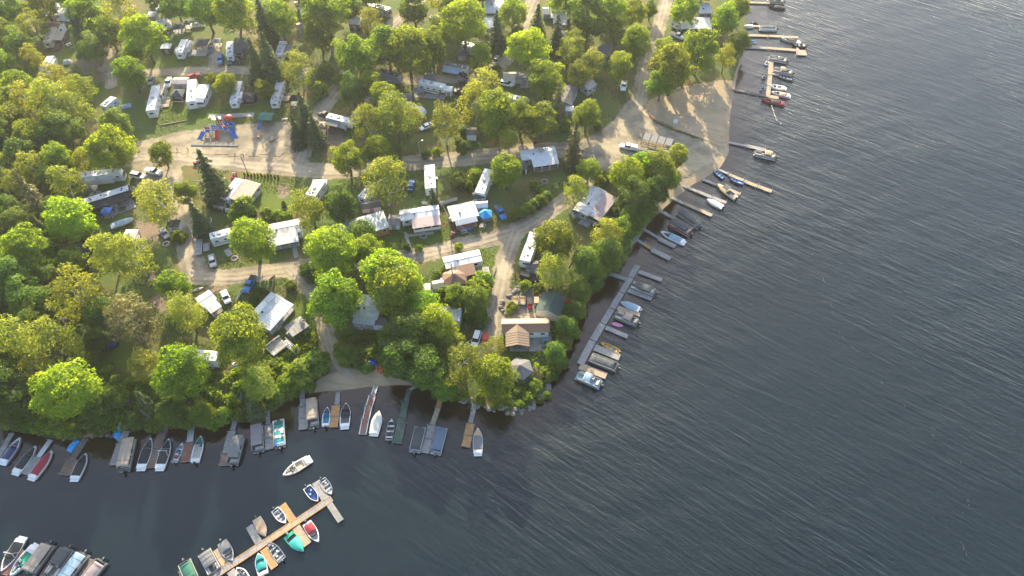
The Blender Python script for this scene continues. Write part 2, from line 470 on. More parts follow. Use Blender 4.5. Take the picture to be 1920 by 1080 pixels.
def drape_strip(name, pts, hw, m, lift):
    """A road sheet laid over the ground, its edges wandering a little."""
    P = [Vector((x, y, 0)) for x, y in pts]
    line = []
    for a, b in zip(P[:-1], P[1:]):
        n = max(1, int((b - a).length / 1.6))
        line += [a.lerp(b, i / n) for i in range(n)]
    line.append(P[-1])
    for _ in range(4): line = [line[0]] + [(line[i - 1] + line[i] * 2 + line[i + 1]) / 4 for i in range(1, len(line) - 1)] + [line[-1]]
    co = []; K = 9; tr = []
    for i, p in enumerate(line):
        t = (line[min(i + 1, len(line) - 1)] - line[max(i - 1, 0)]).normalized()
        nrm = Vector((-t.y, t.x, 0))
        wl = hw * (1 + 0.10 * math.sin(i * 0.7) + R.uniform(-.06, .06)) * 0.72 - 0.3; wr = hw * (1 + 0.1 * math.sin(i * 0.53 + 1) + R.uniform(-.06, .06)) * 0.72 - 0.3
        for k in range(K):
            q = p + nrm * (wl + (-wr - wl) * k / (K - 1))
            co.append((q.x, q.y, hz(q.x, q.y) + lift)); tr.append(.8 if k in (2, 6) else .45 if k in (1, 3, 5, 7) else 0)
    quads = [(i * K + k, (i + 1) * K + k, (i + 1) * K + k + 1, i * K + k + 1)[::-1] for i in range(len(line) - 1) for k in range(K - 1)]
    me = from_np(name, np.array(co), np.array(quads)); set_attr(me, 'track', tr); me.materials.append(m)
    return struct(name, me)
lift = 0.03
for nm, (pts, hw) in ROADS.items():
    drape_strip(nm, pts, hw, GRAVEL, lift); lift += 0.004
def drape_area(name, poly, m, lift, shrink=1.5, step=0.9):
    xs = [p[0] for p in poly]; ys = [p[1] for p in poly]
    ax = np.arange(min(xs), max(xs), step); ay = np.arange(min(ys), max(ys), step)
    X, Y = np.meshgrid(ax, ay, indexing='ij')
    wob = .9 * np.sin(X * .9 + 2 * np.sin(Y * .6)) * np.cos(Y * .8)
    ok = inside(poly, X, Y) & (dist(poly, X, Y) > shrink + wob) & (field(SD, X, Y) > 0.6)
    idx = -np.ones(X.shape, int); idx[ok] = np.arange(ok.sum())
    co = np.stack([X[ok], Y[ok], height(X[ok], Y[ok]) + lift], -1)
    q = []
    for i in range(X.shape[0] - 1):
        for j in range(X.shape[1] - 1):
            c = (idx[i, j], idx[i + 1, j], idx[i + 1, j + 1], idx[i, j + 1])
            if min(c) >= 0: q.append(c)
    me = from_np(name, co, np.array(q)); me.materials.append(m)
    return struct(name, me)
for nm in ('parking_lot', 'gravel_yard', 'gravel_pad', 'parking_pad'):
    drape_area(nm, AREAS[nm], MULCH if nm == 'gravel_yard' else GRAVEL, lift); lift += 0.004
for nm in ('beach', 'cove_beach'):
    drape_area(nm, AREAS[nm], SAND, lift); lift += 0.004

# ------------------------------------------------------------------ lake
def water_material():
    m = bpy.data.materials.new('lake_water'); m.use_nodes = True
    nt = m.node_tree; nt.nodes.clear()
    out = N(nt, 'ShaderNodeOutputMaterial')
    pos = N(nt, 'ShaderNodeNewGeometry').outputs['Position']
    def at(nm): return N(nt, 'ShaderNodeAttribute', attribute_name=nm).outputs['Fac']
    def waves(rot, sx, sy, detail, warp):
        mp = N(nt, 'ShaderNodeMapping'); mp.inputs['Rotation'].default_value = (0, 0, rot); L(nt, pos, mp.inputs['Vector'])
        ms = N(nt, 'ShaderNodeMapping'); ms.inputs['Scale'].default_value = (sx, sy, 1); L(nt, mp.outputs[0], ms.inputs['Vector']); mp = ms
        n = N(nt, 'ShaderNodeTexNoise'); n.inputs['Scale'].default_value = 1; n.inputs['Detail'].default_value = detail; n.inputs['Distortion'].default_value = warp
        L(nt, mp.outputs[0], n.inputs['Vector'])
        return n.outputs['Fac']
    w1 = waves(rad(38), 0.17, 1.1, 2.5, 0.6)      # wind ripples, crests running down to the right
    w2 = waves(rad(34), 0.06, 0.42, 1.5, 0.5)     # longer swell
    w3 = waves(rad(-22), 0.02, 0.10, 1.0, 0.3)     # crossing wake bands
    w4 = waves(rad(15), 0.9, 1.1, 2.0, 0.0)        # fine chop
    rough_w = at('open')
    gust = ramp(nt, noise(nt, pos, 0.016, 3), 0.3, 0.7)
    h = math_n(nt, 'ADD', math_n(nt, 'MULTIPLY', w1, 0.72), math_n(nt, 'MULTIPLY', w2, 0.75))
    h = math_n(nt, 'ADD', h, math_n(nt, 'MULTIPLY', w3, 1.0))
    h = math_n(nt, 'ADD', h, math_n(nt, 'MULTIPLY', w4, 0.16))
    h = math_n(nt, 'MULTIPLY', h, math_n(nt, 'MULTIPLY', rough_w, math_n(nt, 'ADD', math_n(nt, 'MULTIPLY', gust, 0.75), 0.45)))
    bp = N(nt, 'ShaderNodeBump'); bp.inputs['Strength'].default_value = 1.0; bp.inputs['Distance'].default_value = WAVE_H
    L(nt, h, bp.inputs['Height'])
    fr = N(nt, 'ShaderNodeFresnel'); fr.inputs['IOR'].default_value = 1.58; L(nt, bp.outputs[0], fr.inputs['Normal'])
    gl = N(nt, 'ShaderNodeBsdfGlossy'); L(nt, math_n(nt, 'ADD', math_n(nt, 'MULTIPLY', at('open'), 0.19), 0.07), gl.inputs['Roughness']); L(nt, bp.outputs[0], gl.inputs['Normal'])
    tr = N(nt, 'ShaderNodeBsdfTransparent'); tr.inputs['Color'].default_value = (0.66, 0.53, 0.37, 1)
    df = N(nt, 'ShaderNodeBsdfDiffuse')
    c = mix(nt, noise(nt, pos, 0.02, 3), WATER_A, WATER_B)
    L(nt, c, df.inputs['Color']); L(nt, bp.outputs[0], df.inputs['Normal'])
    m1 = N(nt, 'ShaderNodeMixShader'); L(nt, at('deep'), m1.inputs[0]); L(nt, tr.outputs[0], m1.inputs[1]); L(nt, df.outputs[0], m1.inputs[2])
    m2 = N(nt, 'ShaderNodeMixShader'); L(nt, fr.outputs[0], m2.inputs[0]); L(nt, m1.outputs[0], m2.inputs[1]); L(nt, gl.outputs[0], m2.inputs[2])
    L(nt, m2.outputs[0], out.inputs['Surface'])
    return m
WAVE_H = 0.40
WATER_A, WATER_B = (0.003, 0.0105, 0.0135), (0.006, 0.0115, 0.013)
wxs = np.concatenate([[-260 - d for d in far_[::-1]], np.arange(-260, 250, 2.5), [250 + d for d in far_]])
wys = np.concatenate([[-20 - d for d in far_[::-1]], np.arange(-20, 330, 2.5), [330 + d for d in far_]])
me, X, Y = grid_mesh('lake', wxs, wys, lambda x, y: x * 0)
sdw = -np.where((X > GX0) & (X < 258) & (Y > GY0) & (Y < 518), field(SD, X, Y), -200.0)
set_attr(me, 'deep', 0.05 + 0.94 * sm(0.0, 13.0, sdw))
bay = sm(-25, -62, X) * sm(120, 90, Y)
set_attr(me, 'open', (0.10 + 0.9 * sm(-1.0, 14.0, sdw) * sm(-70, 20, X + 0.45 * (Y - 60))) * (1 - 0.75 * bay))
me.materials.append(water_material())
struct('lake', me)
# ------------------------------------------------------------------ trees
def leaf_material(name, lit, dark, trans, tcol):
    m = bpy.data.materials.new(name); m.use_nodes = True
    nt = m.node_tree; nt.nodes.clear()
    out = N(nt, 'ShaderNodeOutputMaterial')
    oi = N(nt, 'ShaderNodeObjectInfo').outputs['Random']
    tint = N(nt, 'ShaderNodeAttribute', attribute_name='tint').outputs['Fac']
    c = mix(nt, tint, dark, lit)  # tint mixes a darker and a paler leaf colour
    hsv = N(nt, 'ShaderNodeHueSaturation')
    L(nt, math_n(nt, 'ADD', math_n(nt, 'MULTIPLY', oi, 0.036), 0.489), hsv.inputs['Hue'])
    L(nt, math_n(nt, 'ADD', math_n(nt, 'MULTIPLY', math_n(nt, 'FRACT', math_n(nt, 'MULTIPLY', oi, 7.3)), 0.5), 0.74), hsv.inputs['Value'])
    L(nt, c, hsv.inputs['Color'])
    t = mix(nt, 1.0, hsv.outputs[0], tcol, 'MULTIPLY')
    d = N(nt, 'ShaderNodeBsdfDiffuse'); L(nt, hsv.outputs[0], d.inputs['Color'])
    tl = N(nt, 'ShaderNodeBsdfTranslucent'); L(nt, t, tl.inputs['Color'])
    ms = N(nt, 'ShaderNodeMixShader'); ms.inputs[0].default_value = trans
    L(nt, d.outputs[0], ms.inputs[1]); L(nt, tl.outputs[0], ms.inputs[2])
    gl = N(nt, 'ShaderNodeBsdfGlossy'); gl.inputs['Roughness'].default_value = 0.5; gl.inputs['Color'].default_value = (1, 0.95, 0.75, 1)
    m2 = N(nt, 'ShaderNodeMixShader'); m2.inputs[0].default_value = 0.02
    L(nt, ms.outputs[0], m2.inputs[1]); L(nt, gl.outputs[0], m2.inputs[2])
    L(nt, m2.outputs[0], out.inputs['Surface'])
    return m
LEAF = {
 'y': leaf_material('sunlit_look_maple_leaves', (0.24, 0.31, 0.018), (0.13, 0.20, 0.015), 0.58, (2.1, 2.1, 0.5)),  # brighter copy of the maple leaves: strong sun put into the colour
 'd': leaf_material('maple_leaves', (0.19, 0.255, 0.02), (0.10, 0.16, 0.016), 0.55, (2.5, 2.1, 0.5)),
 'o': leaf_material('birch_leaves', (0.23, 0.26, 0.04), (0.13, 0.17, 0.028), 0.5, (2.4, 2.05, 0.6)),
 'k': leaf_material('dark_leaves', (0.12, 0.18, 0.024), (0.07, 0.115, 0.018), 0.5, (2.2, 2.1, 0.7)),
 'l': leaf_material('pale_leaves', (0.22, 0.20, 0.08), (0.12, 0.115, 0.045), 0.35, (1.4, 1.3, 0.8)),
 'c': leaf_material('spruce_needles', (0.085, 0.115, 0.036), (0.04, 0.068, 0.028), 0.25, (1.6, 1.5, 0.8)),
 'p': leaf_material('pine_needles', (0.16, 0.15, 0.05), (0.08, 0.09, 0.035), 0.25, (1.5, 1.4, 0.8)),
}
BARK = mat('bark', (0.13, 0.10, 0.08), 0.95, var=0.25)
BIRCH = mat('birch_bark', (0.5, 0.47, 0.42), 0.85, var=0.2)

def leaves_np(rng, cen, nrm, size, tint):
    """one folded-rhombus leaf spray per point."""
    n = len(cen)
    a = rng.normal(size=(n, 3)); a -= nrm * (a * nrm).sum(1, keepdims=True); a /= np.linalg.norm(a, axis=1, keepdims=True) + 1e-9
    b = np.cross(nrm, a)
    s = size * rng.uniform(.6, 1.35, (n, 1))
    w = rng.uniform(.5, .8, (n, 1))
    p0 = cen - a * s; p2 = cen + a * s; lift_ = nrm * s * rng.uniform(-.25, .35, (n, 1))
    p1 = cen - b * s * w + lift_; p3 = cen + b * s * w + lift_
    co = np.stack([p0, p1, p2, p3], 1).reshape(-1, 3)
    return co, np.repeat(tint, 4)
def unit(v): return v / (np.linalg.norm(v, axis=1, keepdims=True) + 1e-9)
def crown_np(seed, rv, n_clump, per, leaf, cl=(0.2, 0.36), airy=0.0, flat=0.0):
    """round crown of radius 1, half height rv, centre at the origin."""
    rng = np.random.default_rng(seed)
    d = unit(rng.normal(size=(n_clump * 3, 3)))
    d = d[d[:, 2] > -0.75][:n_clump]
    # lobes: an uneven outline
    lob = unit(rng.normal(size=(7, 3)))
    bulge = 0.72 + 0.40 * np.max(d @ lob.T, axis=1) - 0.20 * rng.random(len(d))
    r = bulge * rng.uniform(0.42, 0.88, len(d)) ** 0.6
    taper = np.where(d[:, 2:3] > 0, 1 - 0.12 * d[:, 2:3], 1 + 0.1 * d[:, 2:3])
    C = d * r[:, None] * np.array([1, 1, rv]) * np.concatenate([taper, taper, np.ones_like(taper)], 1)
    rc = rng.uniform(cl[0], cl[1], len(C))
    cos_, ts = [], []
    for c, q in zip(C, rc):
        k = int(per * (q / 0.3) ** 2 * (1 - airy * rng.random()))
        e = unit(rng.normal(size=(k, 3))); e[:, 2] = np.where(e[:, 2] < -0.2, -e[:, 2] * 0.6, e[:, 2])
        rr = q * rng.uniform(0.35, 1.0, (k, 1)) ** 0.45
        pts = c + e * rr * np.array([1.15, 1.15, 0.82])
        out = unit(pts * np.array([1, 1, 1 / rv]))
        nrm = unit(e * 0.5 + out * 0.45 + rng.normal(size=(k, 3)) * 0.55 + np.array([0, 0, .25]))
        co, t = leaves_np(rng, pts, nrm, leaf, np.clip(rng.uniform(.1, .9) + rng.normal(size=k) * .22, 0, 1))
        cos_.append(co); ts.append(t)
    return np.concatenate(cos_), np.concatenate(ts)
def conifer_np(seed, dense=1.0, droop=0.3, ragged=0.15):
    """spire of unit height, base radius 0.24; boughs in whorls."""
    rng = np.random.default_rng(seed)
    P, Nn, T, S = [], [], [], []
    for w in range(24):
        z = 0.06 + 0.92 * (w / 23) ** 0.95
        reach = 0.235 * (1 - z) ** 0.85 + 0.012
        nb = max(6, int(17 * (1 - z) + 5))
        for b in range(nb):
            a = rng.uniform(0, 6.283); rl = reach * rng.uniform(1 - ragged * 2, 1.05 + ragged)
            k = max(3, int(18 * dense * rl / 0.22))
            t = rng.uniform(.12, 1, k)
            side = rng.normal(size=k) * 0.18 * t * rl
            x = np.cos(a) * t * rl - np.sin(a) * side; y = np.sin(a) * t * rl + np.cos(a) * side
            zz = z - droop * t * t * rl + rng.normal(size=k) * 0.006
            P.append(np.stack([x, y, zz], 1))
            Nn.append(np.stack([np.cos(a) * .5 + rng.normal(size=k) * .35, np.sin(a) * .5 + rng.normal(size=k) * .35, np.full(k, .8)], 1))
            T.append(np.clip(rng.uniform(.15, .8) + 0.3 * (t - .5) + rng.normal(size=k) * .1, 0, 1))
    P = np.concatenate(P); Nn = unit(np.concatenate(Nn)); T = np.concatenate(T)
    return leaves_np(rng, P, Nn, 0.025, T)
def foliage_mesh(name, co, tint, m):
    q = np.arange(len(co)).reshape(-1, 4)
    me = bpy.data.meshes.new(name)
    nq = len(q)
    me.vertices.add(len(co)); me.vertices.foreach_set('co', np.asarray(co, np.float32).ravel())
    me.loops.add(nq * 4); me.loops.foreach_set('vertex_index', q.astype(np.int32).ravel())
    me.polygons.add(nq); me.polygons.foreach_set('loop_start', np.arange(0, nq * 4, 4, dtype=np.int32))
    me.update(calc_edges=True)
    set_attr(me, 'tint', tint)
    me.materials.append(m)
    return me
CROWNS = {}
for kind, rv, n, per, leaf, cl, airy in (('d', 1.22, 76, 175, .045, (.2, .36), .2), ('k', 1.2, 74, 165, .047, (.2, .36), .2), ('o', 1.28, 84, 125, .041, (.14, .30), .5), ('l', 1.1, 70, 130, .042, (.15, .3), .3)):
    CROWNS[kind] = [foliage_mesh('crown', *crown_np(100 * ord(kind) + i, rv * (0.95 + .07 * i), n, per, leaf, cl, airy), LEAF[kind]) for i in range(5 if kind in 'do' else 3)]
CROWNS['y'] = [foliage_mesh('crown', *crown_np(1500 + i, 1.25, 76, 175, .045, (.2, .36), .2), LEAF['y']) for i in range(3)]
CROWNS['c'] = [foliage_mesh('crown', *conifer_np(900 + i, 1.0, .35 + .1 * i), LEAF['c']) for i in range(3)]
CROWNS['p'] = [foliage_mesh('crown', *conifer_np(950 + i, .6, .1, .3), LEAF['p']) for i in range(2)]
SHRUB = [foliage_mesh('shrub', *crown_np(700 + i, .85, 26, 70, .10, (.28, .46), .2), LEAF[k]) for i, k in enumerate('dkdk')]
def trunk_mesh(seed, m, rv=1.25, thin=1.0):
    """unit tree: crown radius 1 centred at z=0; trunk foot at z=-2.1."""
    rr = random.Random(seed); mb = MB()
    pts = [Vector((rr.uniform(-.06, .06) * i, rr.uniform(-.06, .06) * i, -2.1 + 0.55 * i)) for i in range(6)]
    rad_ = [.085, .066, .055, .045, .032, .015]
    for i in range(5): mb.cyl(pts[i], pts[i + 1], rad_[i] * thin, rad_[i + 1] * thin, n=7)
    for i in range(6):
        b = pts[2 + i % 3]; a = rr.uniform(0, 6.28)
        e = b + Vector((math.cos(a) * .55, math.sin(a) * .55, rr.uniform(.35, .7)))
        mid = b.lerp(e, .5) + Vector((0, 0, -.06))
        mb.cyl(b, mid, .03 * thin, .022 * thin, n=5); mb.cyl(mid, e, .022 * thin, .006, n=5)
    return mb.mesh('trunk', m)
TRUNK = {'d': [trunk_mesh(i, BARK) for i in range(3)], 'o': [trunk_mesh(9, BIRCH, thin=.7), trunk_mesh(10, BARK, thin=.8)]}
def spire_trunk(m):
    mb = MB(); mb.cyl((0, 0, -.04), (0, 0, .5), .016, .010, 7); mb.cyl((0, 0, .5), (0, 0, .98), .010, .002, 6)
    return mb.mesh('trunk', m)
TRUNK['c'] = [spire_trunk(BARK)]
TREES = []
LOOK = {'y': 'vivid yellow-green maple', 'd': 'bright green maple', 'o': 'olive green birch', 'k': 'dark green broadleaf tree', 'l': 'pale straw-coloured tree', 'c': 'dark spruce', 'p': 'thin brownish pine'}
KNAME = {'y': 'maple_tree', 'd': 'maple_tree', 'o': 'birch_tree', 'k': 'broadleaf_tree', 'l': 'pale_tree', 'c': 'spruce_tree', 'p': 'pine_tree'}
def tree(cx, cy, wpx, kind):
    k = kind
    if cy < 150 and k not in 'cp': wpx *= 0.9
    if k in 'cp':
        # cx,cy = middle of the spire, wpx its base width
        p = GT(cx, cy, 7)
        for _ in range(3):
            wm = wpx / PX(p)[2]; Ht = min(24, max(5, wm * (2.0 if k == 'c' else 2.4))); p = GT(cx, cy, Ht * .45)
        root = thing(KNAME[k], '', 'tree', (p.x, p.y, hz(p.x, p.y) - .05), R.uniform(0, 6.28), 'spruces and pines among the lots')
        sx = wm / 0.47; c = link('crown', R.choice(CROWNS[k]), root); c.scale = (sx, sx, Ht)
        t = link('trunk', TRUNK['c'][0], root); t.scale = (Ht, Ht, Ht)
        hgt = Ht
    else:
        p = GT(cx, cy, 7)
        for _ in range(3):
            wm = wpx / PX(p)[2]; r = wm / 1.95; zc = 1.42 * r; p = GT(cx, cy, zc)
        r = max(r, 1.5); zc = 1.42 * r
        root = thing(KNAME[k], '', 'tree', (p.x, p.y, hz(p.x, p.y) - .05), R.uniform(0, 6.28), 'broadleaf trees among the lots')
        c = link('crown', R.choice(CROWNS[k]), root, (0, 0, zc)); s = R.uniform(.88, 1.12); c.scale = (r * s, r / s, r * R.uniform(.92, 1.12))
        t = link('trunk', R.choice(TRUNK['o' if k in 'ol' else 'd']), root, (0, 0, zc)); t.scale = (r, r, r * zc / (2.05 * r) if r else 1)
        hgt = zc + r * 1.2
    TREES.append((root, cx, cy, wm, hgt, k))
def parse(s):
    for row in s.split():
        x, y, w, k = row.split(',')
        yield float(x), float(y), float(w), k
TREE_ROWS = '''
20,20,62,k 82,12,58,d 62,48,56,o 8,62,56,d 35,85,56,k 62,108,48,o 10,122,52,d 30,158,56,d 8,195,58,d 48,190,66,o 108,152,56,o 92,192,80,o
140,205,64,o 152,168,48,o 120,242,66,k 165,32,72,d 150,62,42,c 172,92,56,k 225,25,70,o 203,62,58,d 268,72,80,y 246,138,66,y 250,108,42,d 218,236,56,k
210,284,80,y 160,300,44,o 330,12,60,k 385,20,70,k 440,28,86,d 495,42,48,c 525,35,70,d 610,25,90,d 598,68,60,d 655,15,50,k 697,42,54,o
480,118,46,c 506,115,56,c 560,130,70,o 497,172,34,d 424,158,40,d 398,150,24,d 572,215,46,c 556,248,36,c 590,245,38,c 670,108,86,d 725,88,76,k
660,172,54,k 697,158,46,d 720,182,52,d 688,232,66,o 742,222,80,o 775,18,62,k 870,45,90,y 826,58,52,d 765,96,86,d 716,78,56,o 810,92,62,d 932,62,42,c 948,75,30,o
962,25,60,d 850,12,56,k 901,106,46,d 990,95,80,y 1008,55,46,c 1045,68,40,c 972,66,36,k 1022,148,76,d 1070,95,62,o 760,222,60,o 835,234,66,o 890,192,72,o 912,165,66,o
930,218,80,d 975,218,62,d 1016,225,60,d 955,260,48,o 1046,200,42,p 1077,276,46,p 1100,216,54,d 1103,35,80,k 1150,25,62,d 1190,25,52,d 1155,56,50,o 1195,78,62,d 1220,18,34,k
1075,85,50,o 1110,122,60,o 1162,126,52,d 1082,142,50,o 1285,18,62,d 1360,36,56,d 1385,15,52,d 1385,82,46,k 1246,96,50,d 1312,96,78,d 1262,132,84,d 1240,160,50,y 1360,112,46,o
38,292,62,k 64,318,58,o 112,302,50,d 36,348,58,o 68,378,58,p 122,345,68,o 130,412,84,y 14,392,52,k 8,442,48,o 50,472,84,y 132,492,52,d 86,438,44,c
304,290,44,d 295,378,76,o 396,335,64,c 372,412,44,c 345,362,42,d 200,476,78,o 250,482,80,o
470,448,84,d 580,392,70,o 635,386,62,k 651,298,58,d 706,282,56,d 720,338,92,o 676,442,58,k 620,475,96,y 686,470,62,d 736,518,98,y
950,322,62,d 812,372,26,c 1077,358,56,o 1104,320,46,d 1038,452,80,d 1032,512,62,o
1180,328,68,d 1212,312,58,y 1236,322,70,d 1270,296,44,d 1188,372,66,k 1230,358,58,k 1255,335,42,d 1135,440,64,o 1162,430,50,d 1140,474,58,k 1182,402,46,k 1100,490,56,k 1122,505,40,d
30,520,80,k 52,556,78,k 16,578,58,k 146,552,94,o 192,590,62,k 242,598,96,l 327,536,58,y 350,592,76,o 34,640,88,o 96,650,96,o 124,735,104,y 72,692,62,o 272,684,62,o 340,702,92,y
346,644,28,l 446,632,104,d 490,720,74,o 475,766,40,c 380,776,44,d 632,562,98,d 738,542,96,d 790,578,70,y 770,622,80,k 822,612,76,d 842,650,62,d 800,690,80,k 758,672,78,k 868,680,84,o 926,706,76,y 926,652,46,o
735,640,58,k 890,562,54,d 856,556,44,d 832,725,52,d 10,720,80,k 40,752,64,k 20,778,50,k 185,770,50,k 215,745,46,k 275,758,44,c 320,772,46,k 180,640,40,k 1062,610,40,k 1078,580,36,k 1042,662,42,k 1088,545,40,k
10,258,60,k 60,255,62,d 100,262,50,k 28,228,62,d 5,310,52,o 92,330,46,k 95,395,48,k 30,420,56,k 75,415,40,o 100,520,50,k 88,582,46,k 5,490,50,d 60,605,60,k 170,440,40,k 125,452,42,o
-25,40,60,d -28,120,62,k -20,180,60,o -25,260,66,d -28,340,66,k -22,430,66,d -30,540,70,o -30,640,80,d -25,720,80,k
130,-12,60,d 290,-14,60,k 520,-20,70,o 700,-14,60,d 820,-12,56,o 905,-20,54,k 1060,-5,70,d 1130,-16,60,k 1320,-22,54,k 570,-14,50,k
'''
for row in parse(TREE_ROWS): tree(*row)
# ------------------------------------------------------------------ builders for buildings
DIRV = {'cam': (0, -1), 'far': (0, 1), 'L': (-1, 0), 'R': (1, 0)}
def sgn(rz, which):
    v = DIRV[which]
    return 1 if (-math.sin(rz)) * v[0] + math.cos(rz) * v[1] > 0 else -1
def place(A, B, dz):
    a, b = GT(*A, dz), GT(*B, dz)
    c = (a + b) / 2
    return c.x, c.y, hz(c.x, c.y), math.atan2(b.y - a.y, b.x - a.x), math.hypot(b.x - a.x, b.y - a.y)
def slab(mb, x0, x1, p, q, th=0.07, ribs=0.7):
    """sloping sheet between (y,z) points p and q, x0..x1, with standing seams."""
    (ya, za), (yb, zb) = p, q
    mb.add([(x0, ya, za), (x1, ya, za), (x1, yb, zb), (x0, yb, zb), (x0, ya, za - th), (x1, ya, za - th), (x1, yb, zb - th), (x0, yb, zb - th)],
           [(0, 1, 2, 3), (7, 6, 5, 4), (0, 4, 5, 1), (1, 5, 6, 2), (2, 6, 7, 3), (3, 7, 4, 0)] if (yb > ya) else [(3, 2, 1, 0), (4, 5, 6, 7), (1, 5, 4, 0), (2, 6, 5, 1), (3, 7, 6, 2), (0, 4, 7, 3)])
    if ribs:
        n = int((x1 - x0) / ribs)
        for i in range(1, n):
            x = x0 + (x1 - x0) * i / n
            w = .035
            mb.add([(x - w, ya, za + .003), (x + w, ya, za + .003), (x + w, yb, zb + .003), (x - w, yb, zb + .003), (x - w, ya, za + .06), (x + w, ya, za + .06), (x + w, yb, zb + .06), (x - w, yb, zb + .06)],
                   [(4, 5, 6, 7), (0, 1, 5, 4), (1, 2, 6, 5), (2, 3, 7, 6), (3, 0, 4, 7)])
def window(parent, x, y, z, w, h, axis='x', name='window', frame=True):
    d = (w, .05, h) if axis == 'x' else (.05, w, h)
    o = part(name, ('w', axis, round(w, 1), round(h, 1)), lambda m: m.box((0, 0, 0), d), GLASS, parent, (x, y, z))
    if frame:
        def fr(m):
            t = .07
            for dx, dz_, sx, sz in ((0, h / 2, w + t * 2, t), (0, -h / 2, w + t * 2, t), (w / 2, 0, t, h - .075), (-w / 2, 0, t, h - .075)):
                m.box((dx, 0, dz_) if axis == 'x' else (0, dx, dz_), (sx, .08, sz) if axis == 'x' else (.08, sx, sz))
        part('frame', ('wf', axis, round(w, 1), round(h, 1)), fr, WHITE, o)
    return o
def wheel(parent, x, y, z=.34, r=.34, w=.22):
    s = 1 if y > 0 else -1
    o = part('wheel', ('wh', r), lambda m: m.cyl((0, -w / 2, 0), (0, w / 2, 0), r, n=14), BLACK, parent, (x, y, z))
    part('rim', ('rm', r, s), lambda m: m.cyl((0, s * (w / 2 - .01), 0), (0, s * (w / 2 + .015), 0), r * .6, n=10), CHROME, o)
def awning_on(t, x0, x1, y, s, z, depth, m, drop=.45):
    part('awning', None, lambda mb: slab(mb, x0, x1, (y, z), (y + s * depth, z - drop), .05, 0), m, t)
    for x in (x0 + .1, x1 - .1):
        part('awning_post', ('ap', round(z - drop, 1)), lambda mb: mb.cyl((0, 0, 0), (0, 0, z - drop - .05), .04, n=6), STEEL, t, (x, y + s * (depth - .1), 0))

